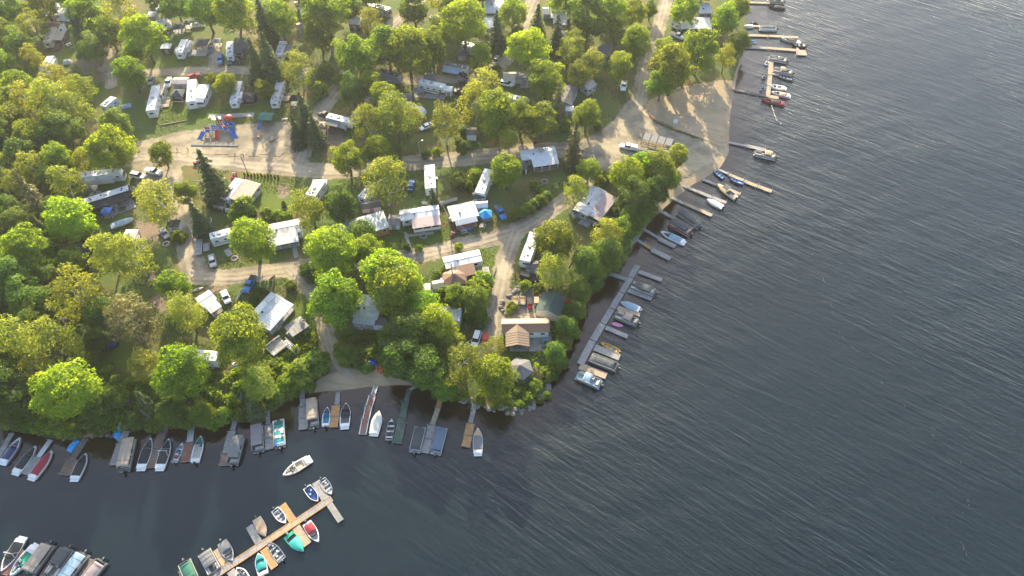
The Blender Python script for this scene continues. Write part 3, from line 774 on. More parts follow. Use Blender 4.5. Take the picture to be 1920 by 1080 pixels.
def trailer(A, B, label, ref, body=WHITE, roofm=ROOFW, W=2.55, H=3.25, style='trailer', door='cam', awning=None, slides=(), stripe=None, name='travel_trailer', cat='camper trailer', vents=3, drop=0):
    x, y, z, rz, Ln = place(A, B, H)
    t = thing(name, label, cat, (x, y, z - drop), rz, 'camping trailers and motorhomes', ref)
    h = Ln / 2
    if style == 'fifth': poly = [(-h, .6), (h - 2.5, .6), (h - 2.3, 1.75), (h - .1, 1.85), (h, 2.4), (h - .75, H), (-h, H)]
    elif style == 'motor': poly = [(-h, .45), (h - .1, .45), (h, 1.2), (h - .25, 2.4), (h - .6, H), (-h, H)]
    elif style == 'box': poly = [(-h, .3), (h, .3), (h, H), (-h, H)]
    elif style == 'round': poly = [(-h + .3, .6), (h - .5, .6), (h, 1.2), (h, 1.9), (h - .35, 2.7), (h - 1.0, H), (-h + .9, H), (-h + .2, 2.8), (-h, 2.0), (-h, 1.0)]
    else: poly = [(-h, .6), (h - 1.0, .6), (h - .1, 1.2), (h, 1.8), (h - .5, H - .1), (h - .7, H), (-h, H)]
    part('body', None, lambda m: m.extr(poly, -W / 2, W / 2), body, t)
    xr0, xr1 = -h + (.06 if style != 'round' else 1.1), h - (.95 if style != 'box' else .06)
    part('roof', None, lambda m: m.box(((xr0 + xr1) / 2, 0, H + .03), (xr1 - xr0, W - .12, .06)), roofm, t)
    for i in range(vents):
        vx = xr0 + (xr1 - xr0) * (i + .6) / (vents + .2)
        part('roof_vent', 'rv', lambda m: m.box((0, 0, .09), (.5, .5, .18), taper=.8), WHITE if i % 3 == 2 else CANVD, t, (vx, (.35 if i % 2 else -.3), H + .06))
    part('air_conditioner', 'ac', lambda m: m.box((0, 0, .15), (1.05, .75, .3), taper=.75), SEATG, t, ((xr0 + xr1) / 2 - .2, 0, H + .06))
    for i in range(2): part('roof_hatch', 'rh', lambda m: m.box((0, 0, .05), (.38, .38, .1), taper=.9), GLASS, t, (xr0 + (xr1 - xr0) * (.12 + .72 * i), .55 - i * .9, H + .06))
    s = sgn(rz, door)
    n = max(2, int(Ln / 2.4))
    for side in (-1, 1):
        for i in range(n):
            wx = -h + Ln * (i + .55) / (n + .3)
            window(t, wx, side * (W / 2 + .012), H * .62, 1.0, .62)
    window(t, -h - .012, 0, H * .62, 1.3, .7, 'y')
    if style == 'motor': part('windshield', None, lambda m: m.add([(h + .0, -1.05, 1.35), (h + .0, 1.05, 1.35), (h - .26, 1.05, 2.5), (h - .26, -1.05, 2.5)], [(0, 1, 2, 3)]).box((h - .1, 0, 1.9), (.16, 2.1, .9), ry=-.2), GLASS, t)
    part('door', 'td', lambda m: m.box((0, 0, 0), (.72, .05, 1.85)), CREAM if body is not CREAM else WHITE, t, (h * .25 + .9, s * (W / 2 + .015), 1.65))
    part('door_step', 'tstep', lambda m: m.box((0, 0, 0), (.7, .5, .08)), STEEL, t, (h * .25 + .9, s * (W / 2 + .3), .45))
    if stripe is not None:
        for side in (-1, 1): part('stripe', None, lambda m: m.box((-.2, side * (W / 2 + .004), H * .38), (Ln * .86, .012, .32)), stripe, t)
    if style != 'box':
        for k in (-1, 1):
            for dx in (-.5, .42): wheel(t, -h * .25 + dx, k * (W / 2 - .1), .36, .36)
        if style in ('trailer', 'round'): part('hitch', 'hit', lambda m: m.box((.55, .3, 0), (1.3, .08, .1), rz=-.45).box((.55, -.3, 0), (1.3, .08, .1), rz=.45).cyl((1.05, 0, -.5), (1.05, 0, .2), .05), BLACK, t, (h - .35, 0, .55))
    for (sx, sl, sd) in slides:
        ss = sgn(rz, sd)
        part('slide_out', None, lambda m: m.box((0, ss * .45, 0), (sl, .9, 2.0)), body, t, (sx * h, ss * W / 2, 1.85))
        part('slide_roof', None, lambda m: m.box((0, ss * .45, 0), (sl + .06, .94, .05)), roofm, t, (sx * h, ss * W / 2, 2.88))
    if awning:
        am, a0, a1, dp, sd = awning
        awning_on(t, a0 * h, a1 * h, sgn(rz, sd) * W / 2, sgn(rz, sd), H - .35, dp, am)
    return t

def cottage(A, B, label, ref, W=4.2, roof=ROOFW, wall=WHITE, rt='flat', H=2.8, porch=None, cat='cottage', name='cottage', gable_to=None, chimney=True, rise=None, drop=0):
    top = {'flat': .35, 'gable': W * .22, 'shed': .6}[rt] if rise is None else rise
    x, y, z, rz, Ln = place(A, B, H + top)
    t = thing(name, label, cat, (x, y, z - drop), rz, 'cottages of the lakeside camp', ref)
    h = Ln / 2 - .25
    part('wall', None, lambda m: m.box((0, 0, (H - .6) / 2), (2 * h, W, H + .6)), wall, t)
    oh = .3
    def rf(m):
        if rt == 'shed':
            slab(m, -h - oh, h + oh, (-W / 2 - oh, H + .05), (W / 2 + oh, H + top), .1)
        else:
            slab(m, -h - oh, h + oh, (0, H + top + .02), (W / 2 + oh, H - .02), .1)
            slab(m, -h - oh, h + oh, (0, H + top + .02), (-W / 2 - oh, H - .02), .1)
            m.box((0, 0, H + top + .03), (2 * (h + oh), .3, .08))
    ro = part('roof', None, rf, roof, t)
    if rt == 'gable' or (rt == 'flat' and top > .1):
        part('gable_wall', None, lambda m: m.add([(-h, -W / 2, H), (-h, W / 2, H), (-h, 0, H + top - .12), (h, -W / 2, H), (h, W / 2, H), (h, 0, H + top - .12)], [(0, 2, 1), (3, 4, 5), (0, 3, 5, 2), (1, 2, 5, 4)]), wall, t)
    if chimney:
        part('roof_vent', 'crv', lambda m: m.cyl((0, 0, 0), (0, 0, .75), .1, n=8).cyl((0, 0, .7), (0, 0, .85), .17, .05, 8), STEEL, ro, (h * .35, W * .14, H + top * .55))
        part('roof_vent', 'crv2', lambda m: m.box((0, 0, .2), (.5, .5, .4), taper=.8), CANVD, ro, (-h * .3, -W * .12, H + top * .6))
    n = max(2, int(Ln / 2.6))
    ps = sgn(rz, porch['side']) if porch else 0
    for side in (-1, 1):
        for i in range(n):
            wx = -h + 2 * h * (i + .5) / n
            window(t, wx, side * (W / 2 + .012), H * .6, 1.1, .85)
    for e in (-1, 1): window(t, e * (h + .012), -W * .2, H * .6, 1.0, .9, 'y')
    if porch:
        d = porch.get('depth', 2.6); pl = porch.get('len', .8) * h; off = porch.get('off', 0) * h
        y0, y1 = ps * (W / 2 + oh * .6), ps * (W / 2 + d)
        part('porch_roof', None, lambda m: slab(m, off - pl - .2, off + pl + .2, (y0, H + .12), (y1 + ps * .3, H - .42), .08), porch.get('roof', roof), t)
        part('deck', None, lambda m: m.box((off, ps * (W / 2 + d / 2 + .02), .1), (2 * pl, d, .5)), porch.get('floor', W_GREY), t)
        npost = max(2, int(2 * pl / 2.0) + 1)
        for i in range(npost):
            part('post', ('po', H), lambda m: m.box((0, 0, H / 2 - .05), (.12, .12, H - .75)), porch.get('post', WHITE), t, (off - pl + .1 + (2 * pl - .2) * i / (npost - 1), y1 - ps * .1, .05))
        if porch.get('kind') == 'screen':
            part('half_wall', None, lambda m: m.box((off, y1 - ps * .12, .75), (2 * pl, .1, .8)).box((off - pl + .05, ps * (W / 2 + d / 2), .75), (.1, d - .3, .8)).box((off + pl - .05, ps * (W / 2 + d / 2), .75), (.1, d - .3, .8)), porch.get('wall', wall), t)
            for i in range(npost - 1):
                sx = (2 * pl - .2) / (npost - 1)
                window(t, off - pl + .1 + sx * (i + .5), y1 - ps * .1, 1.72, sx - .35, .95, name='porch_window')
        else:
            part('railing', None, lambda m: m.box((off, y1 - ps * .06, 1.2), (2 * pl, .07, .08)).box((off, y1 - ps * .06, .62), (2 * pl, .05, .06)), porch.get('post', WHITE), t)
        part('door', 'cd', lambda m: m.box((0, 0, 0), (.9, .06, 2.0)), GREYW, t, (off - pl * .3, ps * (W / 2 + .02), 1.4))
        part('step', 'cstep', lambda m: m.box((0, 0, 0), (1.4, .5, .22)), W_TAN, t, (off - pl * .4, y1 + ps * .3, .1))
    else:
        part('door', 'cd', lambda m: m.box((0, 0, 0), (.9, .06, 2.0)), GREYW, t, (h * .1, sgn(rz, 'cam') * (W / 2 + .02), 1.1))
    return t

def shed(px, py, label, ref=None, w=2.4, d=3.0, h=2.1, roof=ROOFGY, wall=WHITE, rz=0.0, doorm=None, door='cam', rise=.55, name='shed', cat='shed', flat=False):
    p = GT(px, py, h)
    t = thing(name, label, cat, (p.x, p.y, p.z - h), rad(rz), 'garden sheds', ref)
    part('wall', None, lambda m: m.box((0, 0, h / 2 - .15), (w, d, h + .3)), wall, t)
    def rf(m):
        if flat: slab(m, -w / 2 - .15, w / 2 + .15, (-d / 2 - .2, h + .05), (d / 2 + .2, h + .3), .08, 0)
        else:
            slab(m, -w / 2 - .15, w / 2 + .15, (0, h + rise), (d / 2 + .2, h - .03), .08, 0)
            slab(m, -w / 2 - .15, w / 2 + .15, (0, h + rise), (-d / 2 - .2, h - .03), .08, 0)
    part('roof', None, rf, roof, t)
    if not flat: part('gable_wall', None, lambda m: m.add([(-w / 2, -d / 2, h), (-w / 2, d / 2, h), (-w / 2, 0, h + rise - .1), (w / 2, -d / 2, h), (w / 2, d / 2, h), (w / 2, 0, h + rise - .1)], [(0, 2, 1), (3, 4, 5)]), wall, t)
    s = sgn(rad(rz), door)
    dr = part('door', ('sd', w > 2), lambda m: m.box((0, 0, 0), (min(1.3, w * .55), .06, 1.75)), doorm or GREYW, t, (0, s * (d / 2 + .02), .92))
    part('handle', 'sh', lambda m: m.box((0, 0, 0), (.05, .1, .2)), BLACK, dr, (.4, s * .05, 0))
    return t
def gazebo(px, py, label, ref, r=2.2, sides=6, roof=CANVG, post=BLACK, h=2.2, rise=1.1, floor=W_GREY, rz=0, screen=None, name='gazebo', cat='gazebo', cap=True):
    p = GT(px, py, h + rise * .5)
    t = thing(name, label, cat, (p.x, p.y, hz(p.x, p.y)), rad(rz), 'gazebos and canopies', ref)
    pts = [(math.cos(2 * math.pi * i / sides + math.pi / sides) * r, math.sin(2 * math.pi * i / sides + math.pi / sides) * r) for i in range(sides)]
    def rf(m):
        o = 1.13
        a = [(x * o, y * o, h) for x, y in pts]; b = [(x * .42, y * .42, h + rise * .66) for x, y in pts]; c = [(x * .04, y * .04, h + rise) for x, y in pts]
        a0 = [(x * o, y * o, h - .1) for x, y in pts]
        m.loft([a0, a, b, c])
    part('roof', None, rf, roof, t)
    if cap: part('roof_cap', None, lambda m: m.loft([[(x * .3, y * .3, h + rise * .83) for x, y in pts], [(x * .03, y * .03, h + rise + .16) for x, y in pts]]), roof, t)
    for x, y in pts: part('post', ('gp', h), lambda m: m.box((0, 0, h / 2), (.12, .12, h)), post, t, (x * .96, y * .96, 0))
    part('floor', None, lambda m: m.loft([[(x * 1.02, y * 1.02, -.2) for x, y in pts], [(x * 1.02, y * 1.02, .12) for x, y in pts]]), floor, t)
    if screen:
        for i in range(sides):
            x0, y0 = pts[i]; x1, y1 = pts[(i + 1) % sides]
            a = math.atan2(y1 - y0, x1 - x0)
            part('screen_panel', ('gs', r, sides, i), lambda m: m.box((0, 0, 0), (math.hypot(x1 - x0, y1 - y0) * .86, .04, .95)), screen, t, ((x0 + x1) / 2 * .96, (y0 + y1) / 2 * .96, .65), a)
    return t
def planks(parent, L_, W_, z, m, pitch=.3, name='decking'):
    def f(mb):
        n = max(2, int(L_ / pitch))
        for i in range(n):
            xx = -L_ / 2 + L_ * (i + .5) / n
            mb.box((xx, 0, z + R.uniform(-.006, .006)), (L_ / n - .025, W_ - R.uniform(0, .05), .05))
    o = part(name, None, f, m, parent); o['kind'] = 'stuff'; return o
def deck(A, B, W_, label, h=.5, m=W_GREY, rail=None, ref=None, steps=None, name='wooden_deck'):
    x, y, z, rz, Ln = place(A, B, h)
    t = thing(name, label, 'deck', (x, y, z), rz, 'wooden decks', ref)
    part('frame', None, lambda mb: mb.box((0, 0, h - .15), (Ln, W_, .22)), m, t)
    planks(t, Ln - .02, W_ + .06, h - .005, m)
    for sx in (-1, 1):
        for sy in (-1, 1): part('post', ('dkp', h), lambda mb: mb.box((0, 0, h / 2 - .6), (.12, .12, h + 1.0)), m, t, (sx * (Ln / 2 - .1), sy * (W_ / 2 - .1), -.1))
    if rail is not None:
        for sy in (-1, 1):
            part('railing', None, lambda mb: mb.box((0, sy * W_ / 2, h + .95), (Ln, .09, .07)).box((0, sy * W_ / 2, h + .5), (Ln, .05, .05)), rail, t)
            for i in range(int(Ln / 1.5) + 2):
                xx = -Ln / 2 + Ln * i / (int(Ln / 1.5) + 1)
                part('baluster', 'bal', lambda mb: mb.box((0, 0, .48), (.07, .07, .96)), rail, t, (xx, sy * W_ / 2, h))
    return t
def stairs(A, B, w, label, m=W_GREY, zA=None, zB=None, rail=None, n=None):
    a, b = GT(*A), GT(*B)
    if zA is not None: a = G(A[0], A[1], a.z + zA)
    if zB is not None: b = G(B[0], B[1], b.z + zB)
    d = b - a; Ln = math.hypot(d.x, d.y); rz = math.atan2(d.y, d.x)
    t = thing('stairway', label, 'stairs', (a.x, a.y, a.z), rz, 'outdoor stairways')
    n = n or max(3, int(Ln / .45))
    for i in range(n):
        part('step', ('st', w), lambda mb: mb.box((0, 0, 0), (Ln / n * .86, w, .09)), m, t, (Ln * (i + .5) / n, 0, d.z * (i + .5) / n + .16))
    for s in (-1, 1):
        part('stringer', None, lambda mb: mb.add([(0, s * w / 2 - .05, 0), (0, s * w / 2 + .05, 0), (Ln, s * w / 2 + .05, d.z), (Ln, s * w / 2 - .05, d.z), (0, s * w / 2 - .05, .14), (0, s * w / 2 + .05, .14), (Ln, s * w / 2 + .05, d.z + .14), (Ln, s * w / 2 - .05, d.z + .14)], [(3, 2, 1, 0), (4, 5, 6, 7), (0, 1, 5, 4), (1, 2, 6, 5), (2, 3, 7, 6), (3, 0, 4, 7)]), m, t)
        if rail is not None: part('handrail', None, lambda mb: mb.tube([(0, s * w / 2, .1), (0, s * w / 2, 1.05), (Ln, s * w / 2, d.z + 1.05), (Ln, s * w / 2, d.z + .1)], .05, 6), rail, t)
    return t

# ------------------------------------------------------------------ the buildings
PK = dict
# upper west corner
cottage((88,30),(113,5),'white metal-roofed park home in the far corner wood, with a side wing','white park home in the corner',W=5.5,wall=GREYW,rt='flat')
cottage((114,20),(143,22),'white-roofed porch wing with striped awning joined to the corner park home','porch wing in the corner',W=5,wall=GREYW,rt='shed',chimney=False,porch=PK(side='cam',depth=2.5,floor=W_TAN))
cottage((82,42),(112,45),'brown-roofed add-on with a white end wall between park home and tan trailer','brown-roofed add-on',W=4.5,roof=ROOFB,wall=WHITE,rt='gable',chimney=False)
trailer((86,78),(102,49),'tan-roofed trailer with a wide beige awning over a planted deck',"tan-roofed trailer",body=CREAM,roofm=ROOFT,awning=(CANVB,-.7,.5,3.4,'R'),door='R')
deck((101,94),(124,68),2.4,'narrow brown deck with flower pots beside the beige awning',m=W_BRN,h=.45,rail=W_BRN)
trailer((80,129),(96,103),'white trailer with grey end wall tucked under trees beside the sunlit lawn','white trailer by the sunlit lawn',style='trailer',door='R',slides=((.1,3,'R'),))
trailer((192,199),(215,180),'black and white striped trailer parked alone below the big round maple','black and white striped trailer',body=WHITE,stripe=CARK,door='R')
trailer((289,42),(318,37),'white rounded trailer beside two grey canopies near the frame top','white rounded trailer at the back',style='round',door='cam')
gazebo(333,48,'flat dark grey canopy beside the white rounded trailer',None,r=2.6,sides=4,roof=CANVD,rise=.5)
gazebo(350,40,'smaller dark canopy behind the flat grey canopy at the back',None,r=2.0,sides=4,roof=CANVD,rise=.6)
shed(285,27,'pale grey box shed by the white car at the back',None,w=3,d=3,h=2.3,wall=SILVER,roof=SILVER,flat=True)
trailer((335,99),(347,72),'white trailer with long slide-outs beside a charcoal gazebo','white trailer with long slide-outs',slides=((-.35,2.6,'L'),(.3,4,'R')),door='R',awning=(CANVG,.0,.9,2.0,'R'))
gazebo(378,77,'charcoal hip-roofed gazebo over red chairs on the stone patio','charcoal gazebo',r=3.0,sides=4,roof=CANVD,rise=.9,rz=0)
gazebo(405,75,'low grey lean-to canopy between the charcoal gazebo and dark-roofed house',None,r=2.0,sides=4,roof=CANVG,rise=.3)
deck((350,99),(388,99),4.0,'grey stone-coloured deck in front of the charcoal gazebo',m=W_GREY,h=.25)
shed(312,87,'small white-roofed shed with dark front left of the slide-out trailer',None,w=3.4,d=2.6,h=2.3,roof=ROOFW,wall=DARKW,flat=True)
trailer((430,103),(431,76),'white trailer with roof gear butted against a dark-roofed house','white trailer by dark-roofed house',door='L')
cottage((436,80),(466,80),'dark grey-roofed house with brown front beside the white trailer','dark grey-roofed house',W=6,roof=ROOFK,wall=BROWNW,rt='shed',porch=PK(side='cam',depth=1.8,kind='screen',wall=BROWNW,len=.5))
trailer((522,103),(531,75),'white trailer with a green awning right of the twin spruces','white trailer right of twin spruces',awning=(CANVG,-.5,.6,2.2,'R'),door='R')
shed(502,88,'small pale blue shed between the twin spruces and white trailer',None,w=2.2,d=2.4,roof=SILVER,wall=SILVER)
# row above the playground
trailer((281,207),(292,160),'long white trailer with tan porch roof at the west end of the playground row','long white trailer with tan porch',W=2.8,style='box',H=3.4,door='R')
cottage((292,166),(306,166),'tan flat porch roof joined to the long white trailer','tan porch roof',W=5,roof=ROOFT,wall=CREAM,rt='shed',chimney=False,H=2.6)
deck((295,195),(318,193),4.0,'planted sundeck with clutter beside the long white trailer',m=W_TAN,h=.4,rail=WHITE)
shed(338,151,'pinkish-brown shed with a grey gable front by the white pickup',"pinkish-brown shed",w=5,d=3.6,h=2.4,roof=ROOFP,wall=CREAM,rz=0)
gazebo(332,172,'screened charcoal gazebo with pale ridges in the playground row','screened charcoal gazebo',r=2.7,sides=4,roof=CANVD,rise=1.2,screen=GLASS)
trailer((357,190),(360,149),'white park trailer with a wide white sunroom in the playground row','white park trailer with sunroom',W=3.0,style='box',door='L',H=3.4)
cottage((367,170),(388,170),'white flat-roofed sunroom with dark screened front in the playground row','white flat-roofed sunroom',W=6.5,roof=ROOFW,wall=WHITE,rt='shed',chimney=False,porch=PK(side='cam',depth=1.6,kind='screen',len=.95))
trailer((437,191),(448,150),'white trailer with three black roof vents beside a black gazebo','white trailer with black vents',door='R',slides=((-.3,3.5,'R'),))
gazebo(466,179,'black rectangular gazebo beside the trailer with black vents','black rectangular gazebo',r=2.7,sides=4,roof=CANVK,rise=.7,screen=GLASS)
trailer((513,191),(527,147),'narrow white trailer at the east end of the playground row','narrow white east trailer',door='R')
gazebo(551,181,'black pyramid gazebo on the brown deck by the tall spruce','black pyramid gazebo',r=2.2,sides=4,roof=CANVK,rise=1.2)
deck((525,184),(546,184),2.6,'brown deck between the narrow trailer and black pyramid gazebo',m=W_TAN,h=.4,rail=W_TAN)
trailer((614,216),(662,228),'white fifth-wheel trailer with grey awning beside the tall spruce','white fifth-wheel by the spruce',style='fifth',door='cam',awning=(CANVG,-.85,.1,2.3,'cam'),H=3.6)
gazebo(603,232,'small orange-brown cabin canopy by the white fifth-wheel',None,r=1.7,sides=4,roof=W_TAN,post=W_BRN,rise=.5,screen=W_ORG)
gazebo(602,246,'grey and white pop-up tent south of the white fifth-wheel',None,r=1.8,sides=4,roof=CANVD,rise=1.0)
# north centre
trailer((690,6),(731,18),'grey bus-like motorhome under trees at the frame top','grey motorhome at the top',style='motor',body=SILVER,roofm=SILVER,name='motorhome',cat='motorhome')
trailer((557,6),(567,-12),'white camper with open rear at the frame top','white camper at the top',door='L')
shed(569,22,'small cream box trailer below the white camper at the top',None,w=2.4,d=2.2,wall=CREAM,roof=ROOFW,flat=True)
shed(566,47,'cream shed with dark solar panel roof beyond the tall maple','cream solar shed',w=3.4,d=4.0,h=2.4,roof=GLASS,wall=CREAM,rz=25)
cottage((655,36),(676,38),'low white-roofed shelter by the overhead wires','low white-roofed shelter',W=4,roof=ROOFW,wall=DARKW,rt='shed',chimney=False)
trailer((806,30),(830,33),'beige trailer with tan awning half under the maples','beige trailer under maples',body=CREAM,awning=(CANVB,-.6,.6,2.2,'cam'),roofm=ROOFT)
cottage((909,6),(944,6),'long white cottage with double roof and window band at the frame top','long white double-roofed cottage',W=4.5,roof=ROOFW,rt='shed',H=3,porch=PK(side='cam',depth=3,kind='screen',len=.95))
cottage((906,42),(932,42),'white sheet-roofed cabin behind the pointed spruce','white cabin behind pointed spruce',W=6,roof=ROOFW,rt='shed',chimney=False)
trailer((760,60),(792,60),'white trailer roof peeking between two big maples',"trailer between two maples",H=3.1)
trailer((833,119),(880,127),'grey-white trailer with blue and white awning beside dark cars','trailer with blue-white awning',door='cam',awning=(PALEB,-.95,.35,2.4,'cam'),body=CREAM,roofm=ROOFGY)
gazebo(866,97,'charcoal canopy tent behind the trailer with blue awning','charcoal canopy tent',r=2.4,sides=4,roof=CANVD,rise=.8)
trailer((868,78),(890,88),'white and grey camper half hidden behind the conical tree',None,H=2.9)
trailer((787,151),(836,162),'big white fifth-wheel with black swoosh and grey patio deck','big swoosh fifth-wheel',style='fifth',H=3.7,stripe=CANVD,door='cam')
deck((793,178),(835,182),2.8,'grey patio deck along the big fifth-wheel',m=W_GREY,h=.2)
shed(806,142,'brown-grey shed roof behind the big fifth-wheel',None,w=4,d=2.6,roof=ROOFGY,wall=GREYW)
gazebo(784,166,'grey gazebo with wooden posts at the rear of the big fifth-wheel',None,r=2.2,sides=4,roof=CANVG,post=W_ORG,rise=.8)
shed(842,167,'tall white storage box between fifth-wheel and black trucks',None,w=2.0,d=2.2,h=2.4,wall=CARW,roof=ROOFW,flat=True,rz=-12)
trailer((744,188),(795,207),'white rounded trailer parked diagonally below the grey pergola','white diagonal trailer',style='round',door='cam')
shed(763,180,'grey hip-roofed hut just behind the white diagonal trailer',None,w=3,d=2.6,roof=ROOFGY,wall=GREYW)
trailer((711,131),(752,143),'grey trailer with long white-edged awning under the maples','grey trailer with white-edged awning',body=GREYW,roofm=ROOFGY,awning=(CANVG,-.8,.8,2.6,'cam'))
trailer((676,172),(707,182),'white trailer mostly hidden by three slim trees',None,H=3.0)
trailer((664,218),(676,208),'white camper end showing behind the olive trees',None,H=3.0)
shed(955,142,'white shed with dark door beside the forest lane','white shed by the lane',w=4.2,d=4.2,h=2.6,roof=CARBE,wall=WHITE,doorm=CANVD,rise=.9)
trailer((966,138),(999,145),'grey-roofed trailer beside the white lane shed','grey-roofed trailer by lane shed',roofm=ROOFGY,body=GREYW,slides=((-.4,2.5,'cam'),))
deck((975,160),(993,160),2.6,'pale deck before the grey-roofed trailer by the lane',m=W_GREY,h=.4)
trailer((950,179),(992,188),'white rounded trailer behind the olive tree group','white trailer behind olive trees',style='round')
trailer((1018,195),(1034,200),'small silver trailer roof beside the thin pine',None,H=2.6,body=SILVER,roofm=SILVER)
cottage((1058,190),(1072,158),'long grey shed-roofed cottage under trees west of the truck lane','long grey cottage under trees',W=4.5,roof=ROOFGY,wall=GREYW,rt='gable')
shed(1068,203,'white shed at the south end of the long grey cottage',None,w=2.6,d=2.8,wall=WHITE,roof=ROOFW)
cottage((1095,160),(1112,150),'small grey cabin with timber frame porch beside the truck lane',None,W=3.6,roof=ROOFP,wall=GREYW,rt='gable',chimney=False)
shed(1027,20,'silver metal shed with rounded roof beside a white canopy','silver metal shed',w=3.6,d=5,roof=SILVER,wall=SILVER,rise=.9)
cottage((1033,25),(1070,27),'white open-fronted canopy cabin with grey deck near the frame top','white open-fronted cabin',W=4,roof=ROOFW,wall=DARKW,rt='shed',chimney=False,porch=PK(side='cam',depth=3.5,roof=ROOFW,floor=W_GREY,len=.7))
trailer((1035,3),(1052,4),'white trailer end at the frame top above the canopy cabin',None)
trailer((1045,62),(1060,60),'beige trailer roof among spruces below the canopy cabin',None,roofm=CREAM)
cottage((1276,42),(1333,43),'large white-roofed cottage with dark front wall near the lake','large white-roofed lake cottage',W=7,roof=ROOFW,wall=DARKW,rt='shed',H=3,porch=PK(side='cam',depth=1.6,roof=CANVK,kind='screen',wall=BROWNW,len=.9,floor=W_TAN))
cottage((1310,14),(1333,14),'smaller white-roofed brown cottage behind the large lake cottage','small brown lake cottage',W=6,roof=ROOFW,wall=BROWNW,rt='shed')
trailer((1262,36),(1280,45),'grey-white trailer end beside the large lake cottage',None,roofm=ROOFGY,H=2.9)
cottage((1125,85),(1142,92),'grey-roofed cabin glimpsed through trees west of shore lane',None,W=5,roof=ROOFGY,wall=GREYW,rt='shed',chimney=False)
shed(884,246,'white shed with charcoal roof beside the gravel road','white shed with charcoal roof',w=3.0,d=3.4,h=2.5,roof=ROOFK,wall=WHITE,doorm=WHITE)
# west side
trailer((150,328),(229,319),'long white motorhome with grey slide-outs by two white cars','long white motorhome',style='motor',H=3.6,door='cam',slides=((-.5,4,'cam'),(.1,4.5,'cam')),stripe=SILVER,name='motorhome',cat='motorhome',vents=4)
trailer((157,377),(247,351),'black motorhome with white roof and black awnings','black motorhome with white roof',style='motor',body=DARKW,H=3.6,door='cam',awning=(CANVK,-.95,.75,2.6,'cam'),name='motorhome',cat='motorhome',vents=4)
deck((190,402),(252,380),4.6,'grey patio deck with tables beside the black motorhome',m=W_GREY,h=.2)
gazebo(198,393,'small blue pop-up canopy beside the black motorhome','blue pop-up canopy',r=1.7,sides=4,roof=BLUE,rise=.7)
gazebo(170,352,'charcoal pop-up canopy between the two long motorhomes',None,r=2.0,sides=4,roof=CANVD,rise=.9)
trailer((132,458),(182,437),'grey trailer with dark awning half under the forest edge','grey trailer at the forest edge',roofm=SILVER,body=GREYW,awning=(CANVD,-.9,.8,2.8,'cam'))
shed(327,420,'small white hut with black solar roof beside a silver car','white solar hut',w=2.8,d=2.4,h=2.2,roof=GLASS,wall=WHITE,flat=True)
gazebo(243,438,'white tarp shelter beside the blue-covered boat trailer','white tarp shelter',r=2.3,sides=4,roof=CANVW,rise=.6)
# centre west lots
trailer((419,372),(450,336),'white trailer beside a tan ribbed porch roof and hedge','white trailer with tan ribbed porch',W=3.0,style='box',door='R',H=3.3,vents=3)
cottage((446,374),(474,340),'tan ribbed metal porch roof on posts joined to white trailer','tan ribbed porch roof',W=4.6,roof=ROOFT,wall=CREAM,rt='shed',chimney=False,H=2.7,name='porch',cat='porch')
shed(412,378,'cream shed with charcoal roof below the ribbed-porch trailer','cream shed with charcoal roof',w=3.6,d=3,roof=ROOFK,wall=CREAM,rz=-10)
trailer((581,366),(601,339),'plain white trailer roof beside the sunny garden','plain white garden trailer',W=3.4,style='box',H=3.2)
shed(599,344,'white lean-to roof joined at the plain white garden trailer',None,w=4.2,d=2.6,wall=CREAM,roof=ROOFW,flat=True)
trailer((393,443),(432,433),'white fifth-wheel trailer with two dark windows left of the round tree','white fifth-wheel by round tree',style='box',H=3.5,door='cam',stripe=SILVER)
cottage((492,433),(564,421),'long white metal-roofed cottage right of the big round tree','long white cottage',W=4.6,roof=ROOFW,rt='flat',porch=PK(side='cam',depth=3.2,len=.78,off=.0,roof=ROOFW,floor=W_GREY))
cottage((638,432),(724,410),'pale blue-grey metal-roofed cottage with orange wood end','blue-grey roofed cottage',W=6,roof=ROOFG,wall=ORANGEW,rt='shed')
shed(695,383,'long white shed with black roof below the leaning birch','long white black-roofed shed',w=5.4,d=2.8,roof=ROOFK,wall=WHITE,rz=12)
trailer((677,370),(700,345),'white trailer mostly under the large olive tree',None,H=3.0)
shed(739,412,'white shed with a red canoe leaning at its side','white shed with red side',w=3.2,d=4,roof=ROOFGY,wall=WHITE)
cottage((750,402),(823,392),'white park home with pinkish porch roof and sunroom windows','park home with pinkish porch',W=3.8,roof=ROOFW,rt='flat',porch=PK(side='cam',depth=3.4,len=.72,off=.25,roof=ROOFP,kind='screen'))
trailer((807,353),(805,309),'white trailer beside a weathered pergola deck','white trailer with pergola',W=3.2,style='box',door='R',H=3.3)
cottage((843,400),(893,389),'white-roofed cottage beside the blue paddling pool','white cottage by paddling pool',W=5.2,roof=ROOFW,wall=BROWNW,rt='shed',porch=PK(side='cam',depth=1.6,len=.8,floor=W_ORG,post=W_ORG))
trailer((899,362),(917,317),'white trailer with grey side deck left of the round maple','white trailer with grey deck',W=3.0,style='box',door='R',H=3.3)
shed(897,366,'white shed with dark green roof below the grey-deck trailer',None,w=3.2,d=2.6,roof=ROOFN,wall=WHITE,rz=8)
shed(903,383,'plain white storage shed behind the blue tent',None,w=3.4,d=2.4,roof=ROOFW,wall=WHITE,rz=6)
cottage((976,290),(1042,281),'white park home with sunroom beside the gravel road','white roadside park home',W=4.0,roof=ROOFW,wall=GREYW,rt='flat',porch=PK(side='cam',depth=3.4,len=.72,off=.25,roof=ROOFW,kind='screen',wall=BROWNW))
shed(981,312,'small white shed with black door at the roadside park home',None,w=2.2,d=2.4,wall=WHITE,roof=ROOFK,doorm=CANVK)
